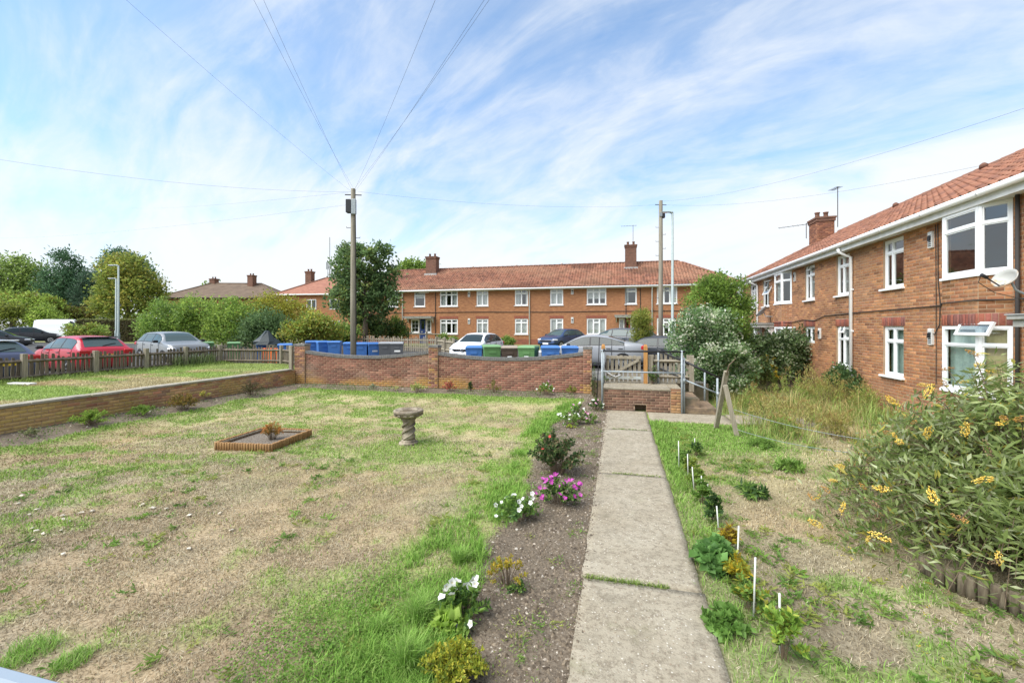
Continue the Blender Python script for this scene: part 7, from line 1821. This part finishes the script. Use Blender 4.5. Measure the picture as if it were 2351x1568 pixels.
# leafy weeds scattered over the plot
X, Y = sample(2600, .8, 6.0, 1.2, 10.5, lambda x, y: inview(x, y) * smooth(.46, .60, fbm(x * 1.3, y * 1.3, 3, 341)), 1.3)
X2, Y2 = sample(900, -8, -1.6, 1.4, 8, lambda x, y: inview(x, y) * lawn_mask(x, y) * smooth(.48, .6, fbm(x * 1.1, y * 1.1, 3, 343)), 1.3)
X = np.concatenate([X, X2]); Y = np.concatenate([Y, Y2])
X2, Y2 = sample(500, -1.4, -.35, 1.5, 12.5, lambda x, y: inview(x, y) * (lawn_mask(x, y) < .5) * smooth(.45, .55, fbm(x * 2.1, y * 2.1, 3, 345)), 1.3)
s_bed = len(X2); X = np.concatenate([X, X2]); Y = np.concatenate([Y, Y2])
k = 14; n = len(X) * k; s_ = rng.uniform(.4, 1.1, len(X)); s_[-s_bed:] *= .5; th = rng.uniform(0, 6.283, n)
P = np.stack([np.repeat(X, k) + rng.normal(0, .035, n), np.repeat(Y, k) + rng.normal(0, .035, n), np.repeat(zgar(X, Y), k) + .012], 1)
D = unit(np.stack([np.cos(th), np.sin(th), rng.uniform(.1, .9, n)], 1))
tag(link('plot_weeds', leaf_mesh('plot_weeds', P, D, np.repeat(s_, k) * .085, np.repeat(s_, k) * .022, np.repeat(vary([(.19, .32, .06), (.14, .25, .05), (.24, .35, .085), (.30, .34, .08)], len(X), .12), k, 0), fine=True)), 'small leafy weeds scattered over the dry ground', kind='stuff')
X, Y = sample(420, 2.0, 5.5, 1.8, 5.2, lambda x, y: inview(x, y) * smooth(.5, .6, fbm(x, y, 3, 347)), 1.0); n = len(X)
P = np.repeat(np.stack([X, Y, rng.uniform(.06, .14, n)], 1), 4, 0) + rng.normal(0, .008, (n * 4, 3))
tag(link('yellow_wild_flowers', leaf_mesh('yellow_wild_flowers', P, rdir(n * 4, .6), .016, .012, vary([(.65, .52, .05), (.6, .55, .12)], n * 4, .1))), 'tiny yellow wild flowers over the weeds', kind='stuff')
# tall dry grass in front of the house
def tallm(x, y): return inview(x, y) * smooth(9.2, 10.4, y + .3 * (x - 3) * -.5) * smooth(2.5, 3.1, x) * smooth(6.55, 6.4, x) * np.where((y > 11.3) & (y < 12.6) & (x < 4.4), .12, 1) * (.05 + .95 * smooth(.42, .6, fbm(x * 1.6, y * 1.6, 3, 351)))
X, Y = sample(22000, 2.5, 6.55, 8.5, 15.8, tallm, 1.0); n = len(X)
dryc = rng.random(n) < .22 + .45 * smooth(.4, .6, fbm(X * 1.1, Y * 1.1, 3, 361))
blades('tall_dry_grass', np.stack([X, Y, zgar(X, Y) - .01], 1), rng.uniform(.18, .80, n) * (.4 + 1.1 * fbm(X * 1.5, Y * 1.5, 2, 357)), .009, np.where(dryc[:, None], vary([(.38, .29, .12), (.44, .34, .15), (.34, .26, .11), (.33, .30, .10)], n, .14), vary([(.25, .36, .08), (.32, .40, .12), (.19, .29, .06)], n, .14)), lean=.75, label='tall dry straw grass between the path and the brick house')
X, Y = sample(9000, 4.2, 6.5, 6.4, 10.2, lambda x, y: inview(x, y) * .5 * smooth(.4, .6, fbm(x * 1.6, y * 1.6, 3, 363)), 1.0); n = len(X)
blades('tall_dry_grass', np.stack([X, Y, zgar(X, Y) - .01], 1), rng.uniform(.2, .6, n), .010, vary([(.38, .29, .12), (.30, .29, .09), (.2, .25, .06)], n, .15), lean=.5, label='dry grass behind the butterfly bush below the house windows')
# terrace grass and edges
X = rng.uniform(-17.0, LW_X - .12, 60000); Y = rng.uniform(3, 15.9, 60000); k = inview(X, Y) & ~((Y > WALL_Y) & (X > -12.1)); X, Y = X[k], Y[k]; n = len(X)
long_ = smooth(-16.3, -16.8, X)
blades('terrace_grass', np.stack([X, Y, np.full(n, TER_Z)], 1), rng.uniform(.03, .08, n) * (1 + 2.2 * long_), .016, terr_col(X, Y) * rng.uniform(.8, 1.35, (n, 1)), lean=.7, label='straw coloured grass on the raised terrace')
X = rng.normal(-17.0, .12, 500); Y = rng.uniform(13.4, 15.2, 500)
tag(blades('tall_weeds', np.stack([X, Y, np.full(500, TER_Z)], 1), rng.uniform(.3, .75, 500), .02, vary([(.22, .28, .12), (.28, .32, .16), (.16, .22, .08)], 500, .12), lean=.25), 'pale tall weeds growing through the picket fence')
# grass in the path joints and along its edges
X = np.concatenate([rng.uniform(-.30, .42, 900), rng.uniform(-.1, .62, 350), rng.uniform(-.15, .6, 260)]); Y = np.concatenate([rng.normal(4.02, .018, 900) - .05 * 0, rng.normal(6.98, .02, 350), rng.normal(10.05, .02, 260)]); n = len(X)
blades('joint_grass', np.stack([X, Y, np.full(n, .012)], 1), rng.uniform(.02, .06, n), .004 + .0006 * Y, vary([(.17, .27, .05), (.24, .30, .07), (.13, .20, .04)], n, .15), lean=.7, label='grass growing in the joints of the concrete path')
# pebbles and crumbs on the soil beds
def bedm(x, y): return inview(x, y) * np.where(x > -1.9, (1 - lawn_mask(x, y)) * (x < -.30), np.where(lawn_mask(x, y) < .5, 1, 0))
X, Y = sample(90000, -2.0, -.31, 1.4, 13.9, bedm, 1.6)
X2, Y2 = sample(26000, -11.75, -1.5, 4, 13.9, bedm, .8)
X3 = PX0 - .03 + np.abs(rng.normal(0, .05, 2600)); Y3 = rng.uniform(1.4, 12.2, 2600)
X = np.concatenate([X, X2, X3]); Y = np.concatenate([Y, Y2, Y3])
X4, Y4 = sample(5200, -2.0, -.34, 1.4, 12.5, bedm, 1.5)
X = np.concatenate([X4, X]); Y = np.concatenate([Y4, Y])
n = len(X); zadd = np.where(np.arange(n) >= n - 2600, .028 - zgar(X, Y), 0.0); r = np.minimum(np.abs(rng.lognormal(-5.15, .5, n)), .026) * (1 + .05 * np.hypot(X, Y)); base = np.array([(1, 0, 0), (-.5, .85, 0), (-.5, -.85, 0), (.1, 0, .8)]); tr = np.array([(0, 1, 3), (1, 2, 3), (2, 0, 3)])
th = rng.uniform(0, 6.283, n); ca, sa = np.cos(th), np.sin(th); r[:len(X4)] = rng.uniform(.010, .030, len(X4))
bs = base[None] * r[:, None, None] * rng.uniform(.6, 1.3, (n, 1, 3))
V = np.stack([bs[..., 0] * ca[:, None] - bs[..., 1] * sa[:, None] + X[:, None], bs[..., 0] * sa[:, None] + bs[..., 1] * ca[:, None] + Y[:, None], bs[..., 2] + (zgar(X, Y) + zadd)[:, None] - .002], -1).reshape(-1, 3)
T = (np.arange(n)[:, None, None] * 4 + tr[None]).reshape(-1, 3)
pc = vary([(.17, .135, .095), (.24, .195, .14), (.10, .08, .06), (.36, .31, .25), (.50, .46, .39)], n, .14, [.36, .24, .26, .11, .03])
pc[:len(X4)] = vary([(.15, .12, .085), (.11, .085, .06), (.20, .16, .115)], len(X4), .14)
tag(link('soil_pebbles', np_mesh('soil_pebbles', V, tris=T, mats=[m_soil], col=np.repeat(pc, 4, 0))), 'crumbs of soil and small pale pebbles on the beds', kind='stuff')
# ground cover along the back and left beds
X, Y = sample(30000, -11.6, -1.3, 5, 13.95, lambda x, y: inview(x, y) * (lawn_mask(x, y) < .5) * smooth(.36, .56, fbm(x * 1.6, y * 1.6, 3, 371)), .8); n = len(X)
P = np.stack([X, Y, zgar(X, Y) + rng.uniform(0, .06, n)], 1)
tag(link('ground_cover', leaf_mesh('ground_cover', P, rdir(n, .4), .04, .026, vary([(.15, .24, .06), (.11, .18, .045), (.24, .28, .12), (.30, .32, .2)], n, .15))), 'low creeping ground cover at the foot of the garden wall', kind='stuff')
